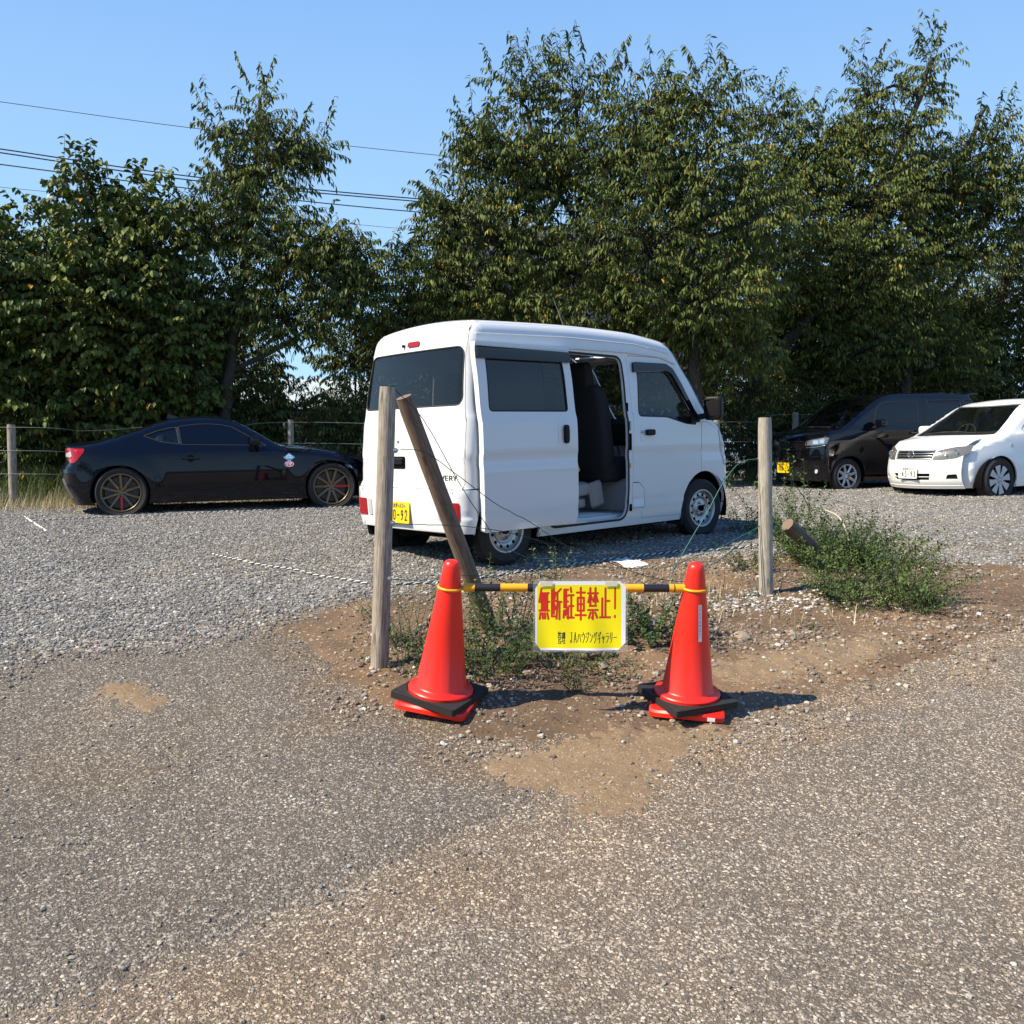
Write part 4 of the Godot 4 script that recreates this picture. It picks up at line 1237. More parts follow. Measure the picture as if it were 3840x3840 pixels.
	part(van, "warning_label", m2.mesh(), mat(lin(0.5, 0.28, 0.02), 0.5))
	# cabin
	m2 = MB.new()
	m2.box(Vector3(-0.30, 0.27, 0), Vector3(2.5, 0.04, 1.30), Basis(), 0.005)
	for k in 7: m2.box(Vector3(-0.35, 0.295, 0.30 + 0.05 * k), Vector3(0.80, 0.008, 0.018), Basis(), 0.003)
	m2.box(Vector3(-0.35, 0.235, 0.66), Vector3(0.88, 0.03, 0.10), Basis(), 0.005)
	part(van, "cabin_floor", m2.mesh(), mat(lin(0.55, 0.56, 0.55), 0.5))
	m2 = MB.new()
	m2.box(Vector3(-0.30, 1.76, 0), Vector3(2.3, 0.02, 1.10), Basis(), 0.005)
	part(van, "headlining", m2.mesh(), M.trim_grey)
	m2 = MB.new()
	m2.box(Vector3(-0.3, 0.72, -0.68), Vector3(2.4, 0.86, 0.02), Basis(), 0.004)
	m2.box(Vector3(-1.10, 0.72, 0.66), Vector3(0.60, 0.86, 0.02), Basis(), 0.004)
	part(van, "cabin_lining", m2.mesh(), M.trim_grey)
	for z in [0.33, -0.33]:
		m2 = MB.new()
		var lean := Basis(Vector3.BACK, 0.14)
		pillow(m2, Vector3(0.05, 1.00, z), Vector3(0.17, 0.80, 0.50), lean, 0.42)
		pillow(m2, Vector3(-0.035, 1.46, z), Vector3(0.11, 0.25, 0.27), lean, 0.42)
		pillow(m2, Vector3(0.32, 0.66, z), Vector3(0.58, 0.20, 0.50), Basis(Vector3.BACK, 0.06), 0.4)
		part(van, "front_seat", m2.mesh(), M.seat)
	m2 = MB.new()
	m2.box(Vector3(0.46, 0.43, 0), Vector3(0.50, 0.30, 1.26), Basis(), 0.03)
	part(van, "seat_box", m2.mesh(), mat(lin(0.30, 0.30, 0.30), 0.7))
	m2 = MB.new()
	pillow(m2, Vector3(-0.28, 0.50, 0.10), Vector3(0.50, 0.13, 0.80), Basis(Vector3.BACK, 0.05), 0.35)
	pillow(m2, Vector3(-0.30, 0.39, 0.10), Vector3(0.46, 0.10, 0.76), Basis(), 0.35)
	m2.box(Vector3(0.0, 0.46, 0.47), Vector3(0.16, 0.22, 0.05), Basis(Vector3.BACK, 0.2), 0.02)
	part(van, "folded_bench", m2.mesh(), mat(lin(0.30, 0.28, 0.26), 0.85))
	m2 = MB.new()
	m2.box(Vector3(-0.20, 0.70, 0.40), Vector3(0.10, 0.13, 0.05), Basis(Vector3.BACK, 0.5) , 0.01)
	part(van, "paper_bag", m2.mesh(), mat(lin(0.5, 0.55, 0.06), 0.7))
	m2 = MB.new()
	m2.box(Vector3(1.12, 0.98, 0), Vector3(0.36, 0.26, 1.22), Basis(), 0.05)
	part(van, "dashboard", m2.mesh(), M.seat)
	m2 = MB.new()
	var ring := PackedVector3Array()
	var sb := Basis(Vector3.BACK, -0.9)
	for k in 25: ring.append(Vector3(0.80, 1.06, 0.34) + sb * Vector3(cos(TAU * k / 24) * 0.18, 0, sin(TAU * k / 24) * 0.18))
	m2.tube(ring, PackedFloat32Array([0.015]), 6, false)
	m2.tube(PackedVector3Array([Vector3(0.80, 1.06, 0.17), Vector3(0.80, 1.06, 0.51)]), PackedFloat32Array([0.014]), 6)
	part(van, "steering_wheel", m2.mesh(), M.seat)
	m2 = MB.new()
	pillow(m2, Vector3(0.93, 1.60, 0.0), Vector3(0.03, 0.07, 0.22))
	part(van, "rear_view_mirror", m2.mesh(), M.black_plastic)
	# underneath
	m2 = MB.new()
	m2.box(Vector3(0.0, 0.235, 0), Vector3(3.0, 0.05, 1.10), Basis(), 0.01)
	m2.box(Vector3(-0.1, 0.19, 0.67), Vector3(1.50, 0.03, 0.06), Basis(), 0.01)
	m2.box(Vector3(-1.215, 0.27, 0), Vector3(0.10, 0.10, 1.10), Basis(), 0.02)
	m2.box(Vector3(1.17, 0.27, 0), Vector3(0.10, 0.10, 1.10), Basis(), 0.02)
	m2.box(Vector3(-1.3, 0.42, 0), Vector3(0.6, 0.28, 0.9), Basis(), 0.02)
	part(van, "underbody", m2.mesh(), M.underbody)
	for q in [[-1.215, 1], [-1.215, -1], [1.17, 1], [1.17, -1]]:
		wheel(van, "steel", Vector3(q[0], 0.266, 0.635 * q[1]), q[1] > 0, 0.268, 0.168, 0.150, 0.7 * q[0], -0.06 if q[0] > 0 else 0.0)
	m2 = MB.new()
	m2.tube(PackedVector3Array([Vector3(0.72, 1.78, -0.50), Vector3(0.50, 2.28, -0.53)]), PackedFloat32Array([0.004, 0.002]), 5)
	part(van, "aerial", m2.mesh(), M.grey_wire)

func coupe_body() -> Body:
	var b := Body.new()
	b.half = Prof.new([0.1, 0.80, 0.2, 0.845, 0.3, 0.865, 0.55, 0.872, 0.70, 0.866, 0.80, 0.848, 0.87, 0.805, 0.92, 0.775, 1.05, 0.71, 1.2, 0.625, 1.3, 0.56])
	b.plan = Prof.new([-2.1, 0.78, -1.85, 0.89, -1.5, 0.97, -1.2, 0.99, -0.6, 0.985, 0.0, 0.975, 0.7, 0.975, 1.2, 0.99, 1.6, 0.955, 1.9, 0.86, 2.15, 0.70])
	b.top = Prof.new([-2.1, 0.930, -1.95, 0.952, -1.75, 0.962, -1.417, 1.030, -1.122, 1.122, -0.721, 1.250, -0.317, 1.290, -0.113, 1.281, 0.092, 1.233, 0.40, 1.075, 0.72, 0.905, 0.80, 0.890, 1.0, 0.880, 1.2, 0.858, 1.4, 0.815, 1.6, 0.760, 1.9, 0.665, 2.15, 0.56])
	b.rear = Prof.new([0.1, -1.90, 0.26, -1.97, 0.45, -2.06, 0.60, -2.065, 0.66, -2.03, 0.74, -2.0, 0.88, -2.0, 0.95, -2.03, 1.2, -2.0])
	b.nose = Prof.new([0.1, 1.95, 0.2, 2.08, 0.35, 2.12, 0.5, 2.12, 0.62, 2.08, 0.8, 2.0])
	b.rear_bow = 0.17; b.nose_bow = 0.36; b.crown = 0.06; b.r_top = 0.07; b.r_rear = 0.06; b.r_nose = 0.10
	b.flare = [[-1.285, 0.31, 0.33, 0.022], [1.30, 0.31, 0.33, 0.018]]
	return b

func estate_body() -> Body:
	var b := Body.new()
	b.half = Prof.new([0.1, 0.74, 0.2, 0.80, 0.35, 0.838, 0.6, 0.845, 0.78, 0.838, 0.92, 0.822, 0.99, 0.785, 1.2, 0.70, 1.45, 0.585])
	b.plan = Prof.new([-2.3, 0.86, -1.9, 0.95, -1.3, 1.0, 0.8, 1.0, 1.3, 0.99, 1.7, 0.95, 2.0, 0.87, 2.2, 0.78])
	b.top = Prof.new([-2.3, 1.10, -2.1, 1.33, -1.9, 1.43, -1.2, 1.465, -0.4, 1.475, 0.1, 1.465, 0.42, 1.415, 0.80, 1.22, 1.20, 1.005, 1.32, 0.965, 1.6, 0.915, 1.85, 0.84, 2.02, 0.755, 2.15, 0.66])
	b.rear = Prof.new([0.1, -2.1, 0.3, -2.22, 0.6, -2.26, 0.9, -2.22, 1.1, -2.12, 1.45, -1.92])
	b.nose = Prof.new([0.1, 1.98, 0.2, 2.05, 0.3, 2.115, 0.42, 2.135, 0.55, 2.12, 0.68, 2.085, 0.76, 2.03, 0.85, 1.95])
	b.rear_bow = 0.10; b.nose_bow = 0.36; b.crown = 0.055; b.r_top = 0.07; b.r_rear = 0.10; b.r_nose = 0.07
	b.flare = [[1.30, 0.31, 0.33, 0.012], [-1.30, 0.31, 0.33, 0.012]]
	return b

func kei_body() -> Body:
	var b := Body.new()
	b.half = Prof.new([0.1, 0.66, 0.2, 0.712, 0.3, 0.728, 0.6, 0.736, 0.86, 0.734, 1.0, 0.722, 1.08, 0.700, 1.4, 0.640, 1.62, 0.585])
	b.plan = Prof.new([-1.75, 0.95, -1.4, 0.99, -1.0, 1.0, 0.9, 1.0, 1.2, 0.99, 1.5, 0.96, 1.75, 0.90])
	b.top = Prof.new([-1.75, 1.60, -1.5, 1.645, -0.9, 1.66, -0.3, 1.655, 0.1, 1.635, 0.36, 1.585, 0.7, 1.40, 1.14, 1.125, 1.24, 1.075, 1.4, 1.045, 1.6, 0.985, 1.72, 0.93])
	b.rear = Prof.new([0.1, -1.58, 0.3, -1.67, 0.6, -1.695, 1.0, -1.67, 1.4, -1.60, 1.65, -1.52])
	b.nose = Prof.new([0.1, 1.60, 0.2, 1.665, 0.35, 1.715, 0.6, 1.73, 0.85, 1.72, 0.95, 1.68, 1.05, 1.6])
	b.rear_bow = 0.05; b.nose_bow = 0.22; b.crown = 0.045; b.r_top = 0.06; b.r_rear = 0.06; b.r_nose = 0.05
	b.flare = [[1.15, 0.28, 0.30, 0.006], [-1.25, 0.28, 0.30, 0.006]]
	return b

func body_hit(o: Node3D, b: Body, u: float, v: float) -> Vector3:
	var inv := o.transform.affine_inverse()
	var p := inv * Vector3(0, 1.5, 0)
	var d := (inv.basis * (along(u, v, 1.0) - Vector3(0, 1.5, 0))).normalized()
	var t := 8.0
	for k in 400:
		var q := p + d * t
		var f := b.F(q)
		if f < 0.001: return q
		t += clampf(f * 0.6, 0.001, 0.3)
		if t > 25: return Vector3(9, 9, 9)
	return p + d * t

# ---------- the three parked cars ----------
func shell(root: Node3D, b: Body, sp: Dictionary) -> Dictionary:
	var P: Material = sp.paint
	var step: float = sp.get("step", 0.05)
	var side := PackedVector2Array(seam_back(b, "B", sp.zr, sp.low, sp.yr, 14))
	var xa: float = side[side.size() - 1].x
	var nose := seam_back(b, "N", sp.zn, sp.yn, sp.low, 14)
	var xb: float = nose[0].x
	var zs: Prof = sp.zs
	for k in range(1, 50):
		var x := lerpf(xa, xb, k / 50.0)
		var p := b.on("T", Vector2(x, zs.at(x)))
		side.append(Vector2(p.x, p.y))
	side.append_array(nose)
	var made := {"doors": []}
	for s in [1, -1]:
		var pl := "R" if s > 0 else "L"
		var polys := [side]
		for a in sp.arch: polys = cut(polys, circle(Vector2(a[0], a[1]), a[2], 40))
		for d in sp.doors: polys = cut(polys, grown(d.poly, 0.004))
		for c in sp.get("cuts", []): polys = cut(polys, c)
		sheets(root, "body_side", b, pl, polys, P, sp.get("wins", []), step)
		for w in sp.get("wins", []):
			var g := sheets(root, "quarter_window", b, pl, [grown(w, 0.004)], sp.glass, [], 0.08, -0.010, 0.0)
			var mb := MB.new()
			strip(mb, b, pl, w + PackedVector2Array([w[0]]), 0.016, 0.003)
			part(g, "window_seal", mb.mesh(), M.rubber)
		for d in sp.doors:
			var dp := [d.poly]
			for a in sp.arch: dp = cut(dp, circle(Vector2(a[0], a[1]), a[2], 40))
			var dn := sheets(root, "door", b, pl, dp, P, [d.win], step)
			made.doors.append(dn)
			sheets(dn, "window", b, pl, [grown(d.win, 0.004)], d.get("glass", sp.glass), [], 0.08, -0.010, 0.0)
			var mb := MB.new()
			strip(mb, b, pl, d.win + PackedVector2Array([d.win[0]]), 0.014, 0.003)
			part(dn, "window_seal", mb.mesh(), M.rubber)
			if d.has("handle"):
				mb = MB.new()
				var h: Vector2 = d.handle
				var w := b.on(pl, h)
				pillow(mb, w + Vector3(0, 0, 0.024 * s), Vector3(0.22, 0.032, 0.028))
				part(dn, "handle", mb.mesh(), d.get("handle_mat", P))
				mb = MB.new()
				panel(mb, b, pl, circle(h, 0.045, 16), [], 0.05, 0.002, 0.0)
				part(dn, "handle_recess", mb.mesh(), M.underbody)
		for a in sp.arch:
			var mb2 := MB.new()
			mb2.lathe(PackedVector2Array([Vector2(a[2] + 0.012, -0.17), Vector2(a[2] + 0.012, 0.14)]), Transform3D(Basis(Vector3.RIGHT, PI / 2 * s), Vector3(a[0], a[1], (b.wide(a[0], 0.6) - 0.16) * s)), 24, -0.3 if s < 0 else PI - 0.3, PI + 0.3 if s < 0 else TAU + 0.3)
			mb2.box(Vector3(a[0], a[1] + 0.05, 0.36 * s), Vector3(a[2] * 2, a[2] * 1.4, 0.02))
			part(root, "wheel_well", mb2.mesh(), M.underbody)
	var n := 12
	for t in sp.tops:
		var q := PackedVector2Array()
		var x0: float = t[1]; var x1: float = t[2]
		var inset: float = t[4] if t.size() > 4 else 0.0
		if x0 < -8:
			for k in n + 1:
				var z: float = lerpf(-1, 1, float(k) / n) * (zs.at(xa) + 0.02)
				q.append(Vector2(b.on("B", Vector2(z, sp.yr)).x, z))
			x0 = xa
		else:
			for k in n + 1:
				var z: float = lerpf(-1, 1, float(k) / n)
				q.append(Vector2(x0 + t[5] * (1.0 - z * z) if t.size() > 5 else x0, z * (zs.at(x0) + 0.02 - inset)))
		var far := x1 > 8
		var xe: float = xb if far else x1
		for k in range(1, 16): q.append(Vector2(lerpf(x0, xe, k / 16.0), zs.at(lerpf(x0, xe, k / 16.0)) + 0.02 - inset))
		if far:
			for k in n + 1:
				var z: float = lerpf(1, -1, float(k) / n) * (zs.at(xb) + 0.02)
				q.append(Vector2(b.on("N", Vector2(z, sp.yn)).x, z))
		else:
			for k in n + 1:
				var z: float = lerpf(1, -1, float(k) / n)
				q.append(Vector2(xe + (t[6] * (1.0 - z * z) if t.size() > 6 else 0.0), z * (zs.at(xe) + 0.02 - inset)))
		for k in range(15, 0, -1): q.append(Vector2(lerpf(x0, xe, k / 16.0), -zs.at(lerpf(x0, xe, k / 16.0)) - 0.02 + inset))
		made[t[0]] = sheets(root, t[0], b, "T", [grown(q, -0.003)], t[3], [], 0.06, -0.004 if t[0].contains("screen") else -0.002, 0.02)
	var rp := PackedVector2Array()
	for k in 15: rp.append(Vector2(back_z(b, "B", sp.zr, lerpf(sp.low, sp.yr, k / 14.0)), lerpf(sp.low, sp.yr, k / 14.0)))
	for k in 15: rp.append(Vector2(-back_z(b, "B", sp.zr, lerpf(sp.yr, sp.low, k / 14.0)), lerpf(sp.yr, sp.low, k / 14.0)))
	made.rear = sheets(root, "rear_panel", b, "B", [rp], P, [], 0.06)
	var np := pv([-sp.zn, sp.low, sp.zn, sp.low, sp.zn, sp.yn, -sp.zn, sp.yn])
	made.nose = sheets(root, "front_bumper", b, "N", [np], P, sp.get("nose_holes", []), 0.04)
	return made

func cabin(root: Node3D, x0: float, x1: float, seat_x: float, floor_y: float, seat_top: float, half: float, dash_x: float, dash_y: float) -> void:
	var mb := MB.new()
	mb.box(Vector3((x0 + x1) * 0.5, floor_y, 0), Vector3(x1 - x0, 0.04, half * 2), Basis(), 0.005)
	mb.box(Vector3((x0 + x1) * 0.5, (floor_y + dash_y) * 0.5, half * 0.97), Vector3(x1 - x0, dash_y - floor_y - 0.1, 0.02), Basis(), 0.005)
	mb.box(Vector3((x0 + x1) * 0.5, (floor_y + dash_y) * 0.5, -half * 0.97), Vector3(x1 - x0, dash_y - floor_y - 0.1, 0.02), Basis(), 0.005)
	part(root, "cabin_floor", mb.mesh(), M.seat)
	mb = MB.new()
	mb.box(Vector3(dash_x, dash_y - 0.14, 0), Vector3(0.45, 0.26, half * 2), Basis(Vector3.BACK, 0.08), 0.05)
	part(root, "dashboard", mb.mesh(), M.seat)
	for z in [half * 0.5, -half * 0.5]:
		mb = MB.new()
		var h := seat_top - floor_y
		pillow(mb, Vector3(seat_x, floor_y + h * 0.50, z), Vector3(0.17, h * 0.72, 0.48), Basis(Vector3.BACK, 0.3), 0.42)
		pillow(mb, Vector3(seat_x - 0.15, seat_top - 0.06, z), Vector3(0.10, 0.18, 0.26), Basis(Vector3.BACK, 0.3), 0.42)
		pillow(mb, Vector3(seat_x + 0.32, floor_y + 0.18, z), Vector3(0.56, 0.2, 0.48), Basis(Vector3.BACK, 0.1), 0.42)
		part(root, "front_seat", mb.mesh(), M.seat)
	mb = MB.new()
	var ring := PackedVector3Array(); var sb := Basis(Vector3.BACK, -1.1)
	for k in 25: ring.append(Vector3(dash_x - 0.36, dash_y - 0.04, half * 0.5) + sb * Vector3(cos(TAU * k / 24) * 0.18, 0, sin(TAU * k / 24) * 0.18))
	mb.tube(ring, PackedFloat32Array([0.014]), 6, false)
	mb.tube(PackedVector3Array([ring[0], ring[12]]), PackedFloat32Array([0.015]), 6)
	part(root, "steering_wheel", mb.mesh(), M.seat)

func door_mirror(door: Node3D, at: Vector3, s: int, m: Material, size := Vector3(0.12, 0.13, 0.22), lens := true) -> void:
	var mb := MB.new()
	mb.tube(PackedVector3Array([at + Vector3(0.02, -size.y * 0.55, -0.16 * s), at + Vector3(0.01, -size.y * 0.45, -0.05 * s), at]), PackedFloat32Array([0.03, 0.022, 0.03]), 8)
	part(door, "mirror_arm", mb.mesh(), M.black_plastic)
	mb = MB.new()
	pillow(mb, at, size, Basis(Vector3.UP, 0.15 * s), 0.5)
	var o := part(door, "mirror", mb.mesh(), m)
	mb = MB.new()
	mb.plate(rounded(rect(-size.z * 0.40, -size.y * 0.36, size.z * 0.40, size.y * 0.36), 0.03), 0.004, Transform3D(Basis(Vector3.UP, -PI / 2 + 0.15 * s), at + Vector3(-size.x * 0.5 + 0.003, 0, 0)))
	part(o, "mirror_glass", mb.mesh(), M.mirror)

func underside(root: Node3D, x0: float, x1: float, y: float, half: float, axles: Array) -> void:
	var mb := MB.new()
	mb.box(Vector3((x0 + x1) * 0.5, y, 0), Vector3(x1 - x0, 0.06, half * 1.5), Basis(), 0.01)
	for a in axles: mb.box(Vector3(a, 0.29, 0), Vector3(0.08, 0.08, half * 1.6), Basis(), 0.02)
	part(root, "underbody", mb.mesh(), M.underbody)

func build_coupe() -> void:
	var b := coupe_body()
	var car := car_root("parked_coupe", "low glossy black two-door coupe with bronze ten-spoke wheels", "car", Vector3(-3.9013, 0.735, -12.9588), 0.3046, 0.021)
	var win := rounded(pv([-0.548, 0.900, 0.28, 0.878, 0.50, 0.868, 0.30, 0.985, 0.075, 1.118, -0.06, 1.150, -0.22, 1.163, -0.40, 1.158, -0.585, 1.132]), 0.015, 2)
	var qwin := rounded(pv([-1.0, 1.018, -0.80, 0.938, -0.575, 0.905, -0.612, 1.124, -0.70, 1.112, -0.84, 1.078]), 0.012, 2)
	var door := pv([-0.572, 0.880, -0.630, 0.80, -0.645, 0.740, -0.625, 0.56, -0.565, 0.40, -0.50, 0.315, -0.43, 0.274, 0.672, 0.240, 0.700, 0.42, 0.714, 0.57, 0.690, 0.70, 0.60, 0.835, 0.56, 0.862, 0.32, 0.998, 0.09, 1.132, -0.05, 1.165, -0.22, 1.178, -0.40, 1.173, -0.600, 1.147])
	var lamp := rounded(pv([-2.2, 0.900, -1.93, 0.880, -1.69, 0.866, -1.70, 0.820, -1.80, 0.700, -1.86, 0.690, -1.93, 0.76, -2.2, 0.77]), 0.02, 3)
	var zs := Prof.new([-2.1, 0.52, -1.9, 0.56, -1.5, 0.60, -1.2, 0.57, -0.9, 0.51, 0.0, 0.50, 0.3, 0.545, 0.6, 0.66, 0.75, 0.70, 1.2, 0.72, 1.6, 0.66, 2.1, 0.50])
	var made := shell(car, b, {"paint": M.black_paint, "glass": M.side_glass, "zs": zs, "zr": 0.55, "yr": 0.925, "zn": 0.52, "yn": 0.50, "low": 0.165,
		"arch": [[-1.285, 0.31, 0.345], [1.315, 0.31, 0.345]], "doors": [{"poly": door, "win": win, "handle": Vector2(-0.445, 0.722)}], "wins": [qwin], "cuts": [lamp],
		"tops": [["boot_lid", -9.0, -1.42, M.black_paint], ["rear_screen", -1.40, -0.80, M.dark_glass, 0.02, -0.1, 0.02], ["roof", -0.78, 0.10, M.black_paint, 0.0, 0.02, 0.10], ["windscreen", 0.11, 0.70, M.screen_glass, 0.02, 0.10, 0.12], ["bonnet", 0.72, 9.0, M.black_paint, 0.0, 0.12]]})
	for s in [1, -1]:
		var pl := "R" if s > 0 else "L"
		var vis := Geometry2D.intersect_polygons(lamp, rect(-1.955, 0.6, -1.5, 0.95))
		var la := sheets(car, "tail_light", b, pl, vis, M.red_lens, [], 0.03, 0.004, 0.03)
		sheets(la, "clear_lens", b, pl, [rounded(pv([-1.945, 0.815, -1.855, 0.84, -1.84, 0.78, -1.86, 0.765, -1.945, 0.775]), 0.01, 2)], M.clear_lens, [], 0.03, 0.007, 0.004)
		var mb := MB.new()
		strip(mb, b, pl, circle(Vector2(-1.518, 0.781), 0.083, 28, 0.0, TAU * 0.999), 0.004, 0.0008)
		strip(mb, b, pl, pv([-1.72, 0.745, -1.60, 0.68, -1.50, 0.616]), 0.005, 0.0008)
		part(car, "panel_seam", mb.mesh(), M.underbody)
		mb = MB.new()
		strip(mb, b, pl, pv([-0.42, 0.262, 0.3, 0.235, 0.95, 0.225]), 0.022, 0.010)
		part(car, "side_sill", mb.mesh(), M.black_paint)
		mb = MB.new()
		panel(mb, b, pl, rounded(pv([0.70, 0.822, 1.08, 0.812, 0.96, 0.775, 0.74, 0.785]), 0.01, 2), [], 0.05, 0.003, 0.004)
		for k in 3: strip(mb, b, pl, pv([0.74 + 0.01 * k, 0.812 - 0.012 * k, 0.98 - 0.02 * k, 0.806 - 0.012 * k]), 0.006, 0.008)
		part(car, "wing_vent", mb.mesh(), M.black_plastic)
		mb = MB.new()
		panel(mb, b, pl, rounded(pv([1.50, 0.60, 1.585, 0.585, 1.62, 0.545, 1.55, 0.55]), 0.006, 2), [], 0.05, 0.004, 0.008)
		part(car, "side_marker", mb.mesh(), M.clear_lens)
		mb = MB.new()
		panel(mb, b, pl, pv([-2.0, 0.50, -1.965, 0.50, -1.85, 0.262, -1.90, 0.25]), [], 0.04, 0.004, 0.01)
		part(car, "rear_diffuser_fin", mb.mesh(), mat(lin(0.10, 0.10, 0.105), 0.4))
		var hp := b.on(pl, Vector2(0.34, 0.86))
		door_mirror(made.doors[0 if s > 0 else 1], hp + Vector3(0.0, 0.07, 0.12 * s), s, M.black_paint, Vector3(0.13, 0.13, 0.20))
	var mb := MB.new()   # pillar trim between the windows
	strip(mb, b, "R", pv([-0.562, 0.90, -0.598, 1.128]), 0.014, 0.006)
	part(car, "window_trim", mb.mesh(), M.dark_chrome)
	mb = MB.new()
	mb.plate(pv([-0.09, 0.0, 0.09, 0.0, -0.05, 0.055, -0.075, 0.055]), 0.016, Transform3D(Basis(), Vector3(-0.66, 1.262, 0)))
	part(car, "aerial_fin", mb.mesh(), M.black_paint)
	# stickers on the wing
	var pr := Print.new(128, 96, lin(0.20, 0.42, 0.60))
	for k in 5: pr.stroke(Vector2(34 + k * 15, 40), Vector2(34 + k * 15, 56), 3, Color.WHITE)
	pr.stroke(Vector2(40, 28), Vector2(88, 28), 2, Color.WHITE); pr.stroke(Vector2(30, 68), Vector2(98, 68), 2, lin(0.02, 0.05, 0.2))
	var q := [[pv([-0.075, 0, 0, 0.055, 0.075, 0, 0, -0.055]), Vector2(0.777, 0.708), pr, Vector2(0.15, 0.11)]]
	var pr2 := Print.new(128, 80, lin(0.55, 0.02, 0.02))
	for k in 60:
		pr2.stroke(Vector2(64 + cos(TAU * k / 60) * 57, 40 + sin(TAU * k / 60) * 34), Vector2(64 + cos(TAU * (k + 1) / 60) * 57, 40 + sin(TAU * (k + 1) / 60) * 34), 3, Color.WHITE)
	write(pr2, "STP", 28, 22, 22, 36, 3, 4.0, Color.WHITE)
	q.append([circle(Vector2.ZERO, 0.062, 24), Vector2(0.774, 0.622), pr2, Vector2(0.124, 0.08)])
	for t in q:
		mb = MB.new()
		var poly := PackedVector2Array()
		for p in t[0]: poly.append(t[1] + (p if t[0].size() == 4 else p * Vector2(1, 0.64)))
		panel(mb, b, "R", poly, [], 0.05, 0.002, 0.0)
		for k in mb.v.size(): mb.uv[k] = Vector2((mb.v[k].x - t[1].x) / t[3].x + 0.5, 0.5 - (mb.v[k].y - t[1].y) / t[3].y)
		var m := mat(Color.WHITE, 0.4); m.albedo_texture = t[2].tex()
		part(car, "sticker", mb.mesh(), m)
	cabin(car, -1.2, 0.9, -0.30, 0.28, 1.05, 0.66, 0.55, 0.86)
	underside(car, -1.75, 1.7, 0.21, 0.72, [-1.285, 1.315])
	for a in [[-1.285, 1], [-1.285, -1], [1.315, 1], [1.315, -1]]:
		wheel(car, "bronze", Vector3(a[0], 0.313, 0.765 * a[1]), a[1] > 0, 0.315, 0.236, 0.215, -PI / 2 if a[0] < 0 else 0.0)

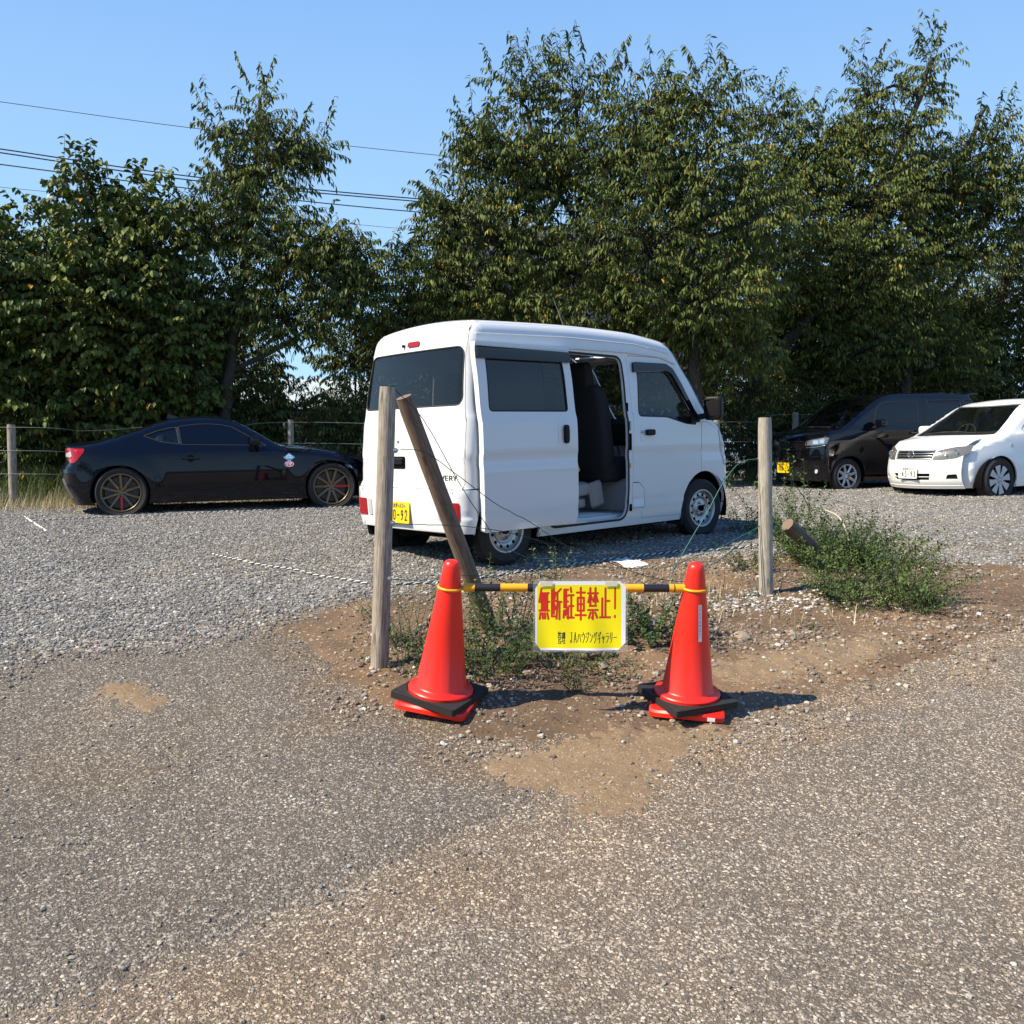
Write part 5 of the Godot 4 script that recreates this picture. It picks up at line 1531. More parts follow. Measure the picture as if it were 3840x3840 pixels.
func build_estate() -> void:
	var b := estate_body()
	var car := car_root("parked_estate_car", "white estate car with chrome-barred grille and silver wheel covers", "car", Vector3(7.657, 0.875, -14.473), 3.569, -0.03)
	var fdoor := pv([-0.10, 1.00, -0.13, 0.25, 0.86, 0.23, 0.93, 0.50, 0.95, 0.93, 0.84, 1.02, 0.56, 1.24, 0.34, 1.36, 0.15, 1.385, -0.05, 1.39])
	var fwin := rounded(pv([-0.05, 0.965, 0.76, 0.965, 0.80, 1.0, 0.52, 1.22, 0.31, 1.335, 0.14, 1.355, -0.02, 1.36]), 0.02, 2)
	var rdoor := pv([-0.112, 1.00, -0.142, 0.25, -0.80, 0.25, -1.02, 0.55, -1.08, 0.98, -0.95, 1.37, -0.5, 1.392, -0.064, 1.39])
	var rwin := rounded(pv([-0.16, 0.97, -1.0, 0.985, -0.90, 1.34, -0.5, 1.362, -0.12, 1.36]), 0.02, 2)
	var qwin := rounded(pv([-1.16, 1.0, -1.75, 1.02, -1.62, 1.30, -1.05, 1.345]), 0.04, 3)
	var lampS := rounded(pv([1.60, 0.815, 1.70, 0.690, 1.84, 0.640, 2.2, 0.58, 2.2, 0.76, 1.84, 0.785]), 0.01, 2)
	var lampN := rounded(pv([-0.72, 0.70, -0.72, 0.80, -0.55, 0.79, -0.40, 0.752, -0.36, 0.735, -0.325, 0.600, -0.45, 0.598, -0.60, 0.620]), 0.02, 3)
	var zs := Prof.new([-2.2, 0.60, -1.9, 0.55, 0.0, 0.50, 0.5, 0.525, 1.0, 0.64, 1.25, 0.69, 1.5, 0.67, 1.8, 0.60, 2.1, 0.50])
	var grille := rounded(pv([-0.345, 0.748, 0.345, 0.748, 0.32, 0.61, -0.32, 0.61]), 0.02, 3)
	var slot := rounded(pv([-0.32, 0.415, 0.32, 0.415, 0.30, 0.318, -0.30, 0.318]), 0.012, 2)
	var fogs := [rounded(pv([-0.50, 0.335, -0.625, 0.335, -0.615, 0.405, -0.52, 0.398]), 0.012, 2)]
	fogs.append(flip(fogs[0]))
	var made := shell(car, b, {"paint": M.white, "glass": M.side_glass, "zs": zs, "zr": 0.66, "yr": 1.38, "zn": 0.66, "yn": 0.742, "low": 0.20,
		"arch": [[1.30, 0.31, 0.335], [-1.30, 0.31, 0.335]], "doors": [{"poly": fdoor, "win": fwin, "handle": Vector2(0.02, 0.86)}, {"poly": rdoor, "win": rwin, "handle": Vector2(-0.92, 0.88)}], "wins": [qwin], "cuts": [grown(lampS, 0.003)],
		"nose_holes": [grille, slot, fogs[0], fogs[1]],
		"tops": [["roof", -9.0, 0.44, M.white, 0.0, 0.0, 0.10], ["windscreen", 0.45, 1.20, M.screen_glass, 0.02, 0.10, 0.20], ["bonnet", 1.22, 9.0, M.white, 0.0, 0.20]]})
	var lamp_mat := glass(lin(0.55, 0.53, 0.42), 0.14)
	var bowl := mat(lin(0.16, 0.16, 0.16), 0.25, 0.9)
	for s in [1, -1]:
		var pl := "R" if s > 0 else "L"
		# headlight: a dark bowl with bright reflectors behind a slightly yellowed lens
		var ln := flip(lampN) if s > 0 else lampN
		var lens := sheets(car, "headlight", b, "N", [ln], lamp_mat, [], 0.03, 0.008, 0.0)
		sheets(lens, "headlight_rim", b, pl, Geometry2D.intersect_polygons(lampS, rect(1.55, 0.6, 1.80, 0.82)), lamp_mat, [], 0.03, 0.008, 0.02)
		sheets(car, "lamp_housing", b, pl, Geometry2D.intersect_polygons(grown(lampS, 0.02), rect(1.5, 0.5, 1.9, 0.9)), M.white, [], 0.04, -0.010, 0.0)
		sheets(lens, "lamp_bowl", b, "N", [grown(ln, -0.006)], bowl, [], 0.03, 0.002, 0.01)
		for q in [[0.47, 0.665, 0.038], [0.575, 0.70, 0.045], [0.42, 0.70, 0.022]]:
			var at := b.on("N", Vector2(q[0] * s, q[1]))
			var mb := MB.new()
			mb.lathe(PackedVector2Array([Vector2(q[2], 0.0), Vector2(q[2] * 1.02, 0.006), Vector2(q[2] * 0.8, 0.004), Vector2(q[2] * 0.55, -0.01), Vector2(q[2] * 0.3, 0.004), Vector2(0, 0.007)]), Transform3D(Basis(Vector3.BACK, -PI / 2), at + Vector3(-0.002, 0, 0)), 24)
			part(lens, "reflector", mb.mesh(), M.chrome)
		var mb2 := MB.new()
		panel(mb2, b, "N", flip(fogs[0]) if s > 0 else fogs[0], [], 0.03, -0.016, 0.0)
		part(made.nose, "fog_grille", mb2.mesh(), M.black_plastic)
		mb2 = MB.new()
		panel(mb2, b, pl, circle(Vector2(1.066, 0.782), 0.03, 16), [], 0.05, 0.005, 0.006)
		part(car, "side_indicator", mb2.mesh(), M.wheel_cover)
		var dn: Node3D = made.doors[0 if s > 0 else 2]
		door_mirror(dn, b.on(pl, Vector2(0.72, 0.97)) + Vector3(0, 0.06, 0.16 * s), s, M.white)
	var mb := MB.new()
	panel(mb, b, "N", grille, [], 0.05, -0.03, 0.0)
	var gr := part(made.nose, "grille", mb.mesh(), M.black_plastic)
	for k in 4:
		mb = MB.new()
		var y := 0.735 - 0.036 * k
		strip(mb, b, "N", pv([-0.335 + 0.007 * k, y, 0, y, 0.335 - 0.007 * k, y]), 0.012 if k > 0 else 0.02, 0.004)
		part(gr, "grille_bar", mb.mesh(), M.chrome if k == 0 else M.alloy)
	mb = MB.new()
	var ring := PackedVector3Array()
	var ec := b.on("N", Vector2(0, 0.683)) + Vector3(0.014, 0, 0)
	for k in 33: ring.append(ec + Vector3(0, sin(TAU * k / 32) * 0.040, cos(TAU * k / 32) * 0.055))
	mb.tube(ring, PackedFloat32Array([0.008]), 6, false)
	mb.tube(PackedVector3Array([ec + Vector3(0, 0.012, -0.045), ec + Vector3(0, 0.016, 0.0), ec + Vector3(0, 0.0, 0.048)]), PackedFloat32Array([0.007]), 6)
	mb.tube(PackedVector3Array([ec + Vector3(0, 0.016, 0.0), ec + Vector3(0, -0.02, 0.02)]), PackedFloat32Array([0.006]), 6)
	part(gr, "emblem", mb.mesh(), M.chrome)
	mb = MB.new()
	panel(mb, b, "N", slot, [], 0.05, -0.03, 0.0)
	var sl := part(made.nose, "lower_intake", mb.mesh(), M.black_plastic)
	mb = MB.new()
	strip(mb, b, "N", pv([-0.31, 0.366, 0, 0.366, 0.31, 0.366]), 0.012, 0.002)
	part(sl, "intake_bar", mb.mesh(), M.white)
	number_plate(made.nose, Vector3(2.148, 0.425, 0.0), Basis(Vector3(0, 0, -1), Vector3(0, 1, 0), Vector3(1, 0, 0)), plate_print(false, "習志野502", "そ", "43-93"))
	for s in [-1, 1]:
		mb = MB.new()
		mb.tube(PackedVector3Array([b.on("T", Vector2(1.30, 0.45 * s)) + Vector3(0, 0.012, 0), b.on("T", Vector2(1.28, 0.1 * s)) + Vector3(0, 0.018, 0), b.on("T", Vector2(1.30, -0.15 * s)) + Vector3(0, 0.012, 0)]), PackedFloat32Array([0.010]), 5)
		part(car, "wiper", mb.mesh(), M.rubber)
	mb = MB.new()
	panel(mb, b, "N", pv([-0.66, 0.245, 0.66, 0.245, 0.66, 0.20, -0.66, 0.20]), [], 0.06, 0.006, 0.01)
	part(made.nose, "bumper_lip", mb.mesh(), M.white)
	cabin(car, -1.6, 1.0, -0.15, 0.30, 1.20, 0.68, 0.95, 0.98)
	mb = MB.new()
	pillow(mb, Vector3(0.58, 1.30, 0), Vector3(0.03, 0.07, 0.22))
	part(car, "rear_view_mirror", mb.mesh(), M.black_plastic)
	underside(car, -1.9, 1.72, 0.24, 0.70, [1.30, -1.30])
	for a in [[-1.30, 1], [-1.30, -1], [1.30, 1], [1.30, -1]]:
		wheel(car, "cover", Vector3(a[0], 0.308, 0.752 * a[1]), a[1] > 0, 0.312, 0.215, 0.185, 0.2)

func build_kei() -> void:
	var b := kei_body()
	var car := car_root("parked_minicar", "tall black minicar with yellow plate and dark grille", "car", Vector3(6.22, 0.885, -16.195), 3.478, -0.012)
	var fdoor := pv([-0.415, 0.95, -0.43, 0.24, 0.74, 0.23, 0.80, 0.45, 0.82, 0.92, 0.80, 1.06, 0.70, 1.22, 0.50, 1.43, 0.30, 1.515, -0.1, 1.545, -0.43, 1.548])
	var fwin := rounded(pv([-0.31, 1.125, 0.60, 1.125, 0.52, 1.37, 0.42, 1.445, 0.25, 1.475, -0.32, 1.49]), 0.03, 3)
	var rdoor := pv([-0.427, 0.95, -0.442, 0.24, -0.95, 0.24, -1.10, 0.45, -1.28, 0.95, -1.28, 1.545, -0.442, 1.548])
	var rwin := rounded(pv([-0.56, 1.30, -0.66, 1.19, -0.76, 1.165, -1.245, 1.215, -1.225, 1.515, -0.53, 1.497]), 0.03, 3)
	var qwin := rounded(pv([-1.33, 1.22, -1.52, 1.28, -1.49, 1.51, -1.31, 1.52]), 0.03, 3)
	var zs := Prof.new([-1.75, 0.53, 0.0, 0.53, 0.4, 0.545, 0.8, 0.60, 1.2, 0.655, 1.5, 0.65, 1.7, 0.60])
	var lampN := rounded(pv([-0.36, 0.845, -0.705, 0.90, -0.69, 0.79, -0.36, 0.768]), 0.02, 3)
	var made := shell(car, b, {"paint": M.kei_black, "glass": M.dark_glass, "zs": zs, "zr": 0.60, "yr": 1.58, "zn": 0.62, "yn": 0.925, "low": 0.20,
		"arch": [[1.13, 0.28, 0.315], [-1.25, 0.28, 0.315]], "doors": [{"poly": fdoor, "win": fwin, "glass": M.dark_glass, "handle": Vector2(-0.20, 0.965), "handle_mat": M.dark_chrome}, {"poly": rdoor, "win": rwin, "handle": Vector2(-0.66, 0.965), "handle_mat": M.dark_chrome}], "wins": [qwin],
		"tops": [["roof", -9.0, 0.38, M.kei_black, 0.0, 0.0, 0.10], ["windscreen", 0.39, 1.06, M.screen_glass, 0.02, 0.10, 0.28], ["bonnet", 1.08, 9.0, M.kei_black, 0.0, 0.28]]})
	for s in [1, -1]:
		var pl := "R" if s > 0 else "L"
		var ln := flip(lampN) if s > 0 else lampN
		var lens := sheets(car, "headlight", b, "N", [ln], M.lamp_glass, [], 0.03, 0.012, 0.0)
		sheets(lens, "lamp_bowl", b, "N", [ln], M.dark_chrome, [], 0.03, 0.003, 0.02)
		for q in [[0.42, 0.815, 0.05, 0.05], [0.535, 0.825, 0.09, 0.06], [0.63, 0.838, 0.07, 0.06]]:
			var mb := MB.new()
			panel(mb, b, "N", rounded(rect(q[0] * s - q[2] * 0.5, q[1] - q[3] * 0.5, q[0] * s + q[2] * 0.5, q[1] + q[3] * 0.5), 0.012, 3), [], 0.03, 0.008, 0.004)
			part(lens, "reflector", mb.mesh(), M.chrome)
		var mb2 := MB.new()
		strip(mb2, b, "N", pv([0.37 * s, 0.742, 0.55 * s, 0.752, 0.68 * s, 0.775]), 0.016, 0.006)
		part(car, "light_bar", mb2.mesh(), M.chrome)
		mb2 = MB.new()
		panel(mb2, b, "N", rounded(pv([0.50 * s, 0.46, 0.60 * s, 0.46, 0.61 * s, 0.31, 0.50 * s, 0.31]), 0.01, 2), [], 0.03, 0.004, 0.006)
		var fr := part(made.nose, "fog_light_surround", mb2.mesh(), M.black_plastic)
		mb2 = MB.new()
		mb2.lathe(PackedVector2Array([Vector2(0.034, 0), Vector2(0.034, 0.012), Vector2(0.026, 0.014), Vector2(0, 0.010)]), Transform3D(Basis(Vector3.BACK, -PI / 2), b.on("N", Vector2(0.55 * s, 0.355)) + Vector3(0.004, 0, 0)), 18)
		part(fr, "fog_light", mb2.mesh(), M.clear_lens)
		mb2 = MB.new()
		strip(mb2, b, "N", pv([0.46 * s, 0.585, 0.60 * s, 0.60]), 0.03, 0.012)
		part(made.nose, "bumper_crease", mb2.mesh(), M.kei_black)
		var dn: Node3D = made.doors[0 if s > 0 else 2]
		door_mirror(dn, b.on(pl, Vector2(0.60, 1.06)) + Vector3(0, 0.06, 0.15 * s), s, M.kei_black)
		mb2 = MB.new()
		strip(mb2, b, pl, pv([0.80, 0.90, 0.93, 0.893]), 0.02, 0.006)
		part(car, "side_badge", mb2.mesh(), M.dark_chrome)
	var mb := MB.new()
	panel(mb, b, "N", rounded(pv([-0.355, 0.852, 0.355, 0.852, 0.34, 0.695, -0.34, 0.695]), 0.02, 2), [], 0.05, 0.003, 0.0)
	var gr := part(made.nose, "grille", mb.mesh(), M.gloss_black)
	for k in 4:
		mb = MB.new()
		var y := 0.842 - 0.045 * k
		strip(mb, b, "N", pv([-0.35, y, 0, y, 0.35, y]), 0.014, 0.012)
		part(gr, "grille_bar", mb.mesh(), M.dark_chrome)
	mb = MB.new()
	panel(mb, b, "N", rounded(pv([-0.30, 0.665, 0.30, 0.665, 0.27, 0.56, -0.27, 0.56]), 0.02, 2), [], 0.05, 0.003, 0.0)
	for k in 3: strip(mb, b, "N", pv([-0.285, 0.645 - 0.03 * k, 0, 0.645 - 0.03 * k, 0.285, 0.645 - 0.03 * k]), 0.010, 0.010)
	part(made.nose, "upper_intake", mb.mesh(), M.gloss_black)
	mb = MB.new()
	panel(mb, b, "N", rounded(pv([-0.30, 0.425, 0.36, 0.425, 0.33, 0.29, -0.27, 0.29]), 0.02, 2), [], 0.05, 0.003, 0.0)
	for k in 4: strip(mb, b, "N", pv([-0.28, 0.405 - 0.03 * k, 0, 0.405 - 0.03 * k, 0.33, 0.405 - 0.03 * k]), 0.010, 0.010)
	part(made.nose, "lower_intake", mb.mesh(), M.dark_chrome)
	# slanting S emblem
	mb = MB.new()
	var e := b.on("N", Vector2(0, 0.77)) + Vector3(0.022, 0, 0)
	var sp := pv([-0.055, 0.012, 0.0, 0.075, 0.055, 0.028, 0.012, -0.012, 0.055, -0.012, 0.0, -0.075, -0.055, -0.028, -0.012, 0.012])
	mb.plate(sp, 0.012, Transform3D(Basis(Vector3(0, 0, -1), Vector3(0, 1, 0), Vector3(1, 0, 0)), e))
	part(gr, "emblem", mb.mesh(), M.chrome)
	number_plate(made.nose, Vector3(1.745, 0.412, 0.13), Basis(Vector3(0, 0, -1), Vector3(0, 1, 0), Vector3(1, 0, 0)), plate_print(true, "習志野582", "し", "80-55"))
	mb = MB.new()
	mb.box(Vector3(-1.60, 1.625, 0), Vector3(0.28, 0.03, 1.02), Basis(Vector3.BACK, -0.06), 0.012)
	part(car, "spoiler", mb.mesh(), M.kei_black)
	for s in [-1, 1]:
		mb = MB.new()
		mb.tube(PackedVector3Array([b.on("T", Vector2(1.26, 0.5 * s)) + Vector3(0, 0.015, 0), b.on("T", Vector2(1.30, 0.1 * s)) + Vector3(0, 0.02, 0), b.on("T", Vector2(1.29, -0.2 * s)) + Vector3(0, 0.015, 0)]), PackedFloat32Array([0.010]), 5)
		part(car, "wiper", mb.mesh(), M.rubber)
	cabin(car, -1.4, 1.0, 0.0, 0.30, 1.30, 0.62, 0.95, 1.05)
	underside(car, -1.5, 1.42, 0.24, 0.64, [1.13, -1.25])
	for a in [[-1.25, 1], [-1.25, -1], [1.13, 1], [1.13, -1]]:
		wheel(car, "alloy", Vector3(a[0], 0.280, 0.645 * a[1]), a[1] > 0, 0.282, 0.185, 0.155, 0.3)

# ---------- trees ----------
func leaf_mesh(width: float, droop: float) -> ArrayMesh:
	var mb := MB.new()
	var n := 5
	var w := [0.10, 0.74, 1.0, 0.72, 0.0]
	for k in n:
		var t := float(k) / (n - 1)
		var z := t; var y := -droop * t * t
		var nn := Vector3(0, 1, 2.0 * droop * t).normalized()
		var h: float = width * 0.5 * w[k]
		for s in [-1.0, 0.0, 1.0]:
			mb.add(Vector3(s * h, y + absf(s) * h * 0.45, z), (nn + Vector3(-s * 0.42, 0, 0)).normalized())
	for k in n - 1:
		for s in 2:
			var a := k * 3 + s
			if k < n - 2: mb.quad(a, a + 1, a + 4, a + 3)
			else: mb.tri(a, a + 1, a + 4 if s == 0 else a + 3)
	return mb.mesh()

var leaf_a: ArrayMesh
var leaf_b: ArrayMesh
var leaf_mat: StandardMaterial3D
var bark: StandardMaterial3D
var branch_mat: StandardMaterial3D

func leaf_tone(g: RandomNumberGenerator, dark: float) -> Color:
	var r := g.randf()
	if r < 0.008: return Color(0.42, 0.22, 0.03)
	if r < 0.03: return Color(0.17, 0.16, 0.03)
	var c := Color(0.138, 0.158, 0.038).lerp(Color(0.056, 0.088, 0.022), g.randf())
	return c * g.randf_range(0.65, 1.25) * dark

# one leafy shoot: a thin arching twig with leaves hanging off both sides
func shoot(leaves: Scatter, wood: MB, g: RandomNumberGenerator, p: Vector3, d: Vector3, length: float, n: int, size: float, arch: float, dark: float, hang: float) -> void:
	var pts := PackedVector3Array([p]); var t := d
	var seg := 3
	for k in seg:
		p += t * length / seg
		t = (t + Vector3(g.randfn() * 0.10, -arch, g.randfn() * 0.10)).normalized()
		pts.append(p)
	wood.tube(pts, PackedFloat32Array([0.007, 0.005, 0.004, 0.002]), 3, false)
	var side := 1.0
	for k in n:
		var f := (k + 0.7) / n * seg
		var i := mini(int(f), seg - 1)
		var q := pts[i].lerp(pts[i + 1], f - i)
		var tw := (pts[i + 1] - pts[i]).normalized()
		var lat := tw.cross(Vector3.UP)
		if lat.length() < 0.2: lat = Vector3(cos(k * 2.4), 0, sin(k * 2.4))
		lat = lat.normalized() * side
		side = -side
		var dir := (tw * g.randf_range(0.2, 0.7) + lat * g.randf_range(0.4, 0.9) + Vector3(0, -hang * g.randf_range(0.6, 1.3), 0) + Vector3(g.randfn(), g.randfn(), g.randfn()) * 0.18).normalized()
		var up := (Vector3.UP * 0.8 + lat * 0.5 + Vector3(g.randfn(), g.randfn(), g.randfn()) * 0.35)
		var x := up.cross(dir)
		if x.length() < 0.05: x = Vector3.RIGHT
		x = x.normalized()
		var y := dir.cross(x)
		var s := size * g.randf_range(0.7, 1.2)
		leaves.put(Transform3D(Basis(x * s, y * s, dir * s), q), leaf_tone(g, dark))

# limbs: arrays of points with radii; lobes: [centre, radii, share of shoots, upright shoots]
func tree(n: String, label: String, limbs: Array, lobes: Array, sd: int, o := {}) -> Node3D:
	var g := RandomNumberGenerator.new(); g.seed = sd
	var size: float = o.get("leaf", 0.104)
	var dark: float = o.get("dark", 1.0)
	var base: Vector3 = limbs[0][0][0]
	var root := thing(n, label, o.get("category", "tree"), base, o.get("group", "trees beyond the car park fence"))
	var trunk := MB.new()
	var nodes := PackedVector3Array()
	for l in limbs:
		var p := PackedVector3Array()
		for q in l[0]: p.append(q - base)
		var sm := smooth_path(p, 5)
		var rad := PackedFloat32Array()
		for k in sm.size():
			rad.append(lerpf(l[1], l[2], float(k) / (sm.size() - 1)) * (1.0 + 0.10 * fine.get_noise_2d(k * 0.7, sd)))
			if k > 2: nodes.append(sm[k])
			if k > 0 and k < sm.size() - 1: sm[k] += Vector3(g.randfn(), g.randfn() * 0.3, g.randfn()) * minf(0.03, l[1] * 0.3)
		trunk.tube(sm, rad, 9)
	part(root, "trunk", trunk.mesh(), bark)
	var wood := MB.new(); var leaves := Scatter.new()
	for L in lobes:
		var c: Vector3 = L[0] - base; var r: Vector3 = L[1]
		# limb from the nearest point of the skeleton
		var best := nodes[0]
		for q in nodes:
			if q.distance_to(c) < best.distance_to(c) and q.y < c.y + 0.3: best = q
		var hub := c - Vector3(0, r.y * 0.35, 0)
		if best.distance_to(c) > 0.3:
			var mid := best.lerp(hub, 0.5) + Vector3(g.randfn() * 0.12, 0.15, g.randfn() * 0.12)
			wood.tube(smooth_path(PackedVector3Array([best, mid, hub, c + Vector3(g.randfn() * 0.1, r.y * 0.3, g.randfn() * 0.1)]), 4), PackedFloat32Array([0.04, 0.038, 0.036, 0.034, 0.03, 0.028, 0.026, 0.024, 0.02, 0.018, 0.016, 0.014, 0.01]), 6, false)
		var count := int((1.15 if L[3] > 3 else 1.75) * L[2] * (r.x * r.y + 0.6 * r.x * r.z))
		for k in count:
			var d := Vector3(g.randfn(), g.randfn(), g.randfn()).normalized()
			var f := pow(g.randf(), 0.42)
			# hollow out the underside a little and roughen the outline
			var rough := 1.0 + 0.32 * noise.get_noise_3d(d.x * 2.2 + sd, d.y * 2.2, d.z * 2.2 + c.x)
			var p := c + d * r * f * rough
			var out := (d * Vector3(1, 0.6, 1) + Vector3(0, 0.45, 0) + Vector3(g.randfn(), g.randfn() * 0.6, g.randfn()) * 0.35).normalized()
			var len: float = g.randf_range(0.28, 0.58) * o.get("shoot", 1.0)
			shoot(leaves, wood, g, p - out * len * 0.4, out, len, g.randi_range(10, 15), size, 0.32, dark, 0.85)
			if k % 7 == 0:
				var st: Vector3 = p - out * len * 0.4
				wood.tube(smooth_path(PackedVector3Array([hub.lerp(c, g.randf()), st.lerp(hub, 0.45) + Vector3(0, 0.06, 0), st]), 3), PackedFloat32Array([0.014, 0.012, 0.010, 0.009, 0.008, 0.007, 0.006]), 4, false)
		for k in L[3]:
			var a := g.randf() * TAU; var rr := sqrt(g.randf()) * 0.85
			var p := c + Vector3(cos(a) * rr * r.x, sqrt(1.0 - rr * rr) * r.y * 0.85, sin(a) * rr * r.z)
			var d := Vector3(g.randfn() * 0.22 + cos(a) * rr * 0.35, 1.0, g.randfn() * 0.22).normalized()
			shoot(leaves, wood, g, p, d, g.randf_range(0.35, 0.75), g.randi_range(14, 20), size * 1.22, 0.08, dark, 0.75)
	part(root, "branches", wood.mesh(), branch_mat).set_meta("kind", "stuff")
	var cr := scatter_node(root, "crown", leaves, leaf_b if o.get("broad", false) else leaf_a, leaf_mat)
	return root

func lobes_at(depth: float, a: Array, dens := 150.0) -> Array:
	var out := []
	var k := depth / 1779.0
	for q in a:
		var dz: float = q[5] if q.size() > 5 else 0.0
		out.append([along(q[0], q[1], depth + dz), Vector3(q[2] * k, q[3] * k, (q[2] + q[3]) * 0.5 * k), dens * (q[6] if q.size() > 6 else 1.0), q[4]])
	return out

func limb(depth: float, r0: float, r1: float, a: Array) -> Array:
	var p := []
	for k in range(0, a.size(), 2): p.append(along(a[k], a[k + 1], depth))
	return [p, r0, r1]

func build_trees() -> void:
	leaf_a = leaf_mesh(0.31, 0.34); leaf_b = leaf_mesh(0.62, 0.22)
	leaf_mat = mat(Color.WHITE, 0.5); leaf_mat.vertex_color_use_as_albedo = true
	leaf_mat.backlight_enabled = true; leaf_mat.backlight = Color(0.34, 0.4, 0.10)
	leaf_mat.metallic_specular = 0.22
	bark = mat(Color.WHITE, 0.9)
	bark.albedo_texture = noise_tex(0.03, lin(0.022, 0.019, 0.016), lin(0.075, 0.065, 0.055), 4)
	bark.uv1_triplanar = true; bark.uv1_scale = Vector3(3, 0.8, 3)
	branch_mat = mat(lin(0.045, 0.036, 0.028), 0.85)
	tree("broadleaf_tree", "dense broad-leaved tree standing behind the coupe's tail", [limb(15.2, 0.10, 0.05, [235, 850, 245, 720, 225, 560, 200, 420]), limb(15.4, 0.08, 0.04, [130, 850, 120, 700, 80, 560])],
		lobes_at(15.2, [[55, 520, 120, 120, 3], [165, 430, 85, 110, 4], [275, 470, 105, 120, 3], [90, 640, 160, 130, 0], [280, 620, 140, 130, 0], [-60, 560, 130, 180, 0, -0.4], [180, 540, 150, 120, 0, -0.5], [120, 760, 170, 90, 0], [300, 740, 130, 100, 0, 0.3], [170, 350, 30, 40, 2], [255, 400, 45, 60, 2]], 115.0), 31, {"broad": true, "leaf": 0.108})
	tree("cherry_tree", "tall slim cherry tree with a pointed top behind the coupe's roof", [limb(15.7, 0.11, 0.03, [418, 850, 432, 690, 447, 560, 470, 420, 490, 190]), limb(15.7, 0.05, 0.02, [432, 700, 520, 660, 610, 600]), limb(15.7, 0.05, 0.02, [445, 570, 500, 520, 560, 440])],
		lobes_at(15.7, [[490, 215, 48, 65, 4], [520, 290, 90, 62, 2], [435, 330, 62, 55, 2], [590, 290, 50, 40, 2, 0.2], [405, 245, 26, 36, 2], [480, 395, 110, 70, 1], [390, 430, 70, 75, 1], [560, 480, 120, 80, 1], [440, 540, 100, 80, 0], [640, 480, 85, 55, 2], [660, 560, 80, 60, 0], [540, 590, 110, 65, 0], [380, 620, 90, 90, 0, 0.6], [700, 520, 55, 45, 1]], 125.0), 32)
	tree("cherry_tree", "broad cherry tree whose lower branches overhang the van's roof", [limb(16.5, 0.12, 0.04, [915, 850, 930, 640, 960, 460, 1000, 250]), limb(16.5, 0.07, 0.03, [928, 660, 870, 540, 840, 420]), limb(16.5, 0.07, 0.03, [955, 480, 1050, 380, 1090, 240])],
		lobes_at(16.3, [[985, 165, 75, 70, 6], [1090, 175, 80, 70, 6], [900, 265, 55, 50, 2], [960, 300, 120, 90, 3], [860, 400, 85, 75, 2], [940, 440, 120, 90, 0], [830, 500, 75, 50, 2], [880, 540, 120, 65, 0], [1060, 330, 120, 110, 2], [1080, 500, 130, 90, 0], [790, 560, 60, 40, 1], [960, 580, 130, 55, 0], [760, 475, 35, 26, 2], [770, 620, 60, 50, 0], [715, 610, 50, 36, 0]], 118.0), 33)
	tree("cherry_tree", "cherry tree with upright leafy shoots above the van's cab", [limb(16.0, 0.13, 0.04, [1315, 850, 1310, 660, 1290, 480, 1240, 250]), limb(16.0, 0.08, 0.03, [1310, 650, 1380, 500, 1400, 300])],
		lobes_at(15.9, [[1220, 195, 95, 70, 7], [1330, 190, 90, 65, 6], [1180, 300, 110, 100, 2], [1300, 310, 140, 110, 2], [1220, 440, 150, 110, 0, -0.4], [1380, 400, 130, 120, 1], [1170, 570, 130, 70, 0], [1320, 560, 150, 90, 0, -0.4], [1250, 640, 120, 60, 0, 0.5], [1390, 660, 90, 55, 0]], 118.0), 34)
	tree("cherry_tree", "leaning cherry tree with a thick slanting trunk between van and minicar", [limb(18.2, 0.13, 0.045, [1375, 800, 1440, 700, 1530, 600, 1610, 480, 1680, 320, 1760, 110]), limb(18.2, 0.07, 0.03, [1440, 700, 1420, 560, 1440, 380]), limb(18.4, 0.05, 0.02, [1390, 780, 1490, 660, 1590, 600])],
		lobes_at(18.2, [[1455, 215, 75, 55, 4], [1545, 265, 80, 55, 3], [1640, 165, 48, 60, 5], [1755, 130, 42, 62, 5], [1700, 230, 85, 62, 4], [1620, 260, 60, 50, 3], [1500, 330, 110, 80, 1], [1620, 370, 140, 100, 1], [1480, 460, 140, 110, 0, -0.4], [1620, 520, 140, 90, 0], [1520, 590, 130, 75, 0, 0.3], [1640, 640, 110, 60, 0], [1540, 680, 70, 45, 0, 0.5]], 118.0), 35)
	tree("cherry_tree", "cherry tree with spreading boughs above the white estate car", [limb(19.0, 0.13, 0.04, [1690, 850, 1710, 680, 1740, 520, 1800, 340, 1860, 200]), limb(19.0, 0.07, 0.03, [1715, 640, 1800, 540, 1870, 440])],
		lobes_at(18.9, [[1872, 255, 44, 46, 4], [1800, 320, 85, 70, 3], [1905, 335, 52, 55, 2], [1740, 360, 110, 90, 1], [1860, 390, 110, 70, 2], [1985, 420, 60, 80, 1], [1720, 480, 120, 90, 0], [1700, 590, 110, 70, 0], [1830, 470, 90, 45, 0], [1760, 660, 110, 60, 0]], 112.0), 36)
	tree("cherry_tree", "darker tree in the far corner behind the estate car", [limb(20.8, 0.13, 0.05, [1880, 850, 1870, 700, 1890, 560, 1930, 420])],
		lobes_at(20.8, [[1880, 590, 85, 75, 2], [1950, 520, 90, 110, 2], [1930, 680, 130, 90, 0], [1800, 650, 100, 80, 0], [2050, 450, 110, 150, 2], [2040, 640, 110, 130, 0]], 112.0), 37, {"dark": 0.9})
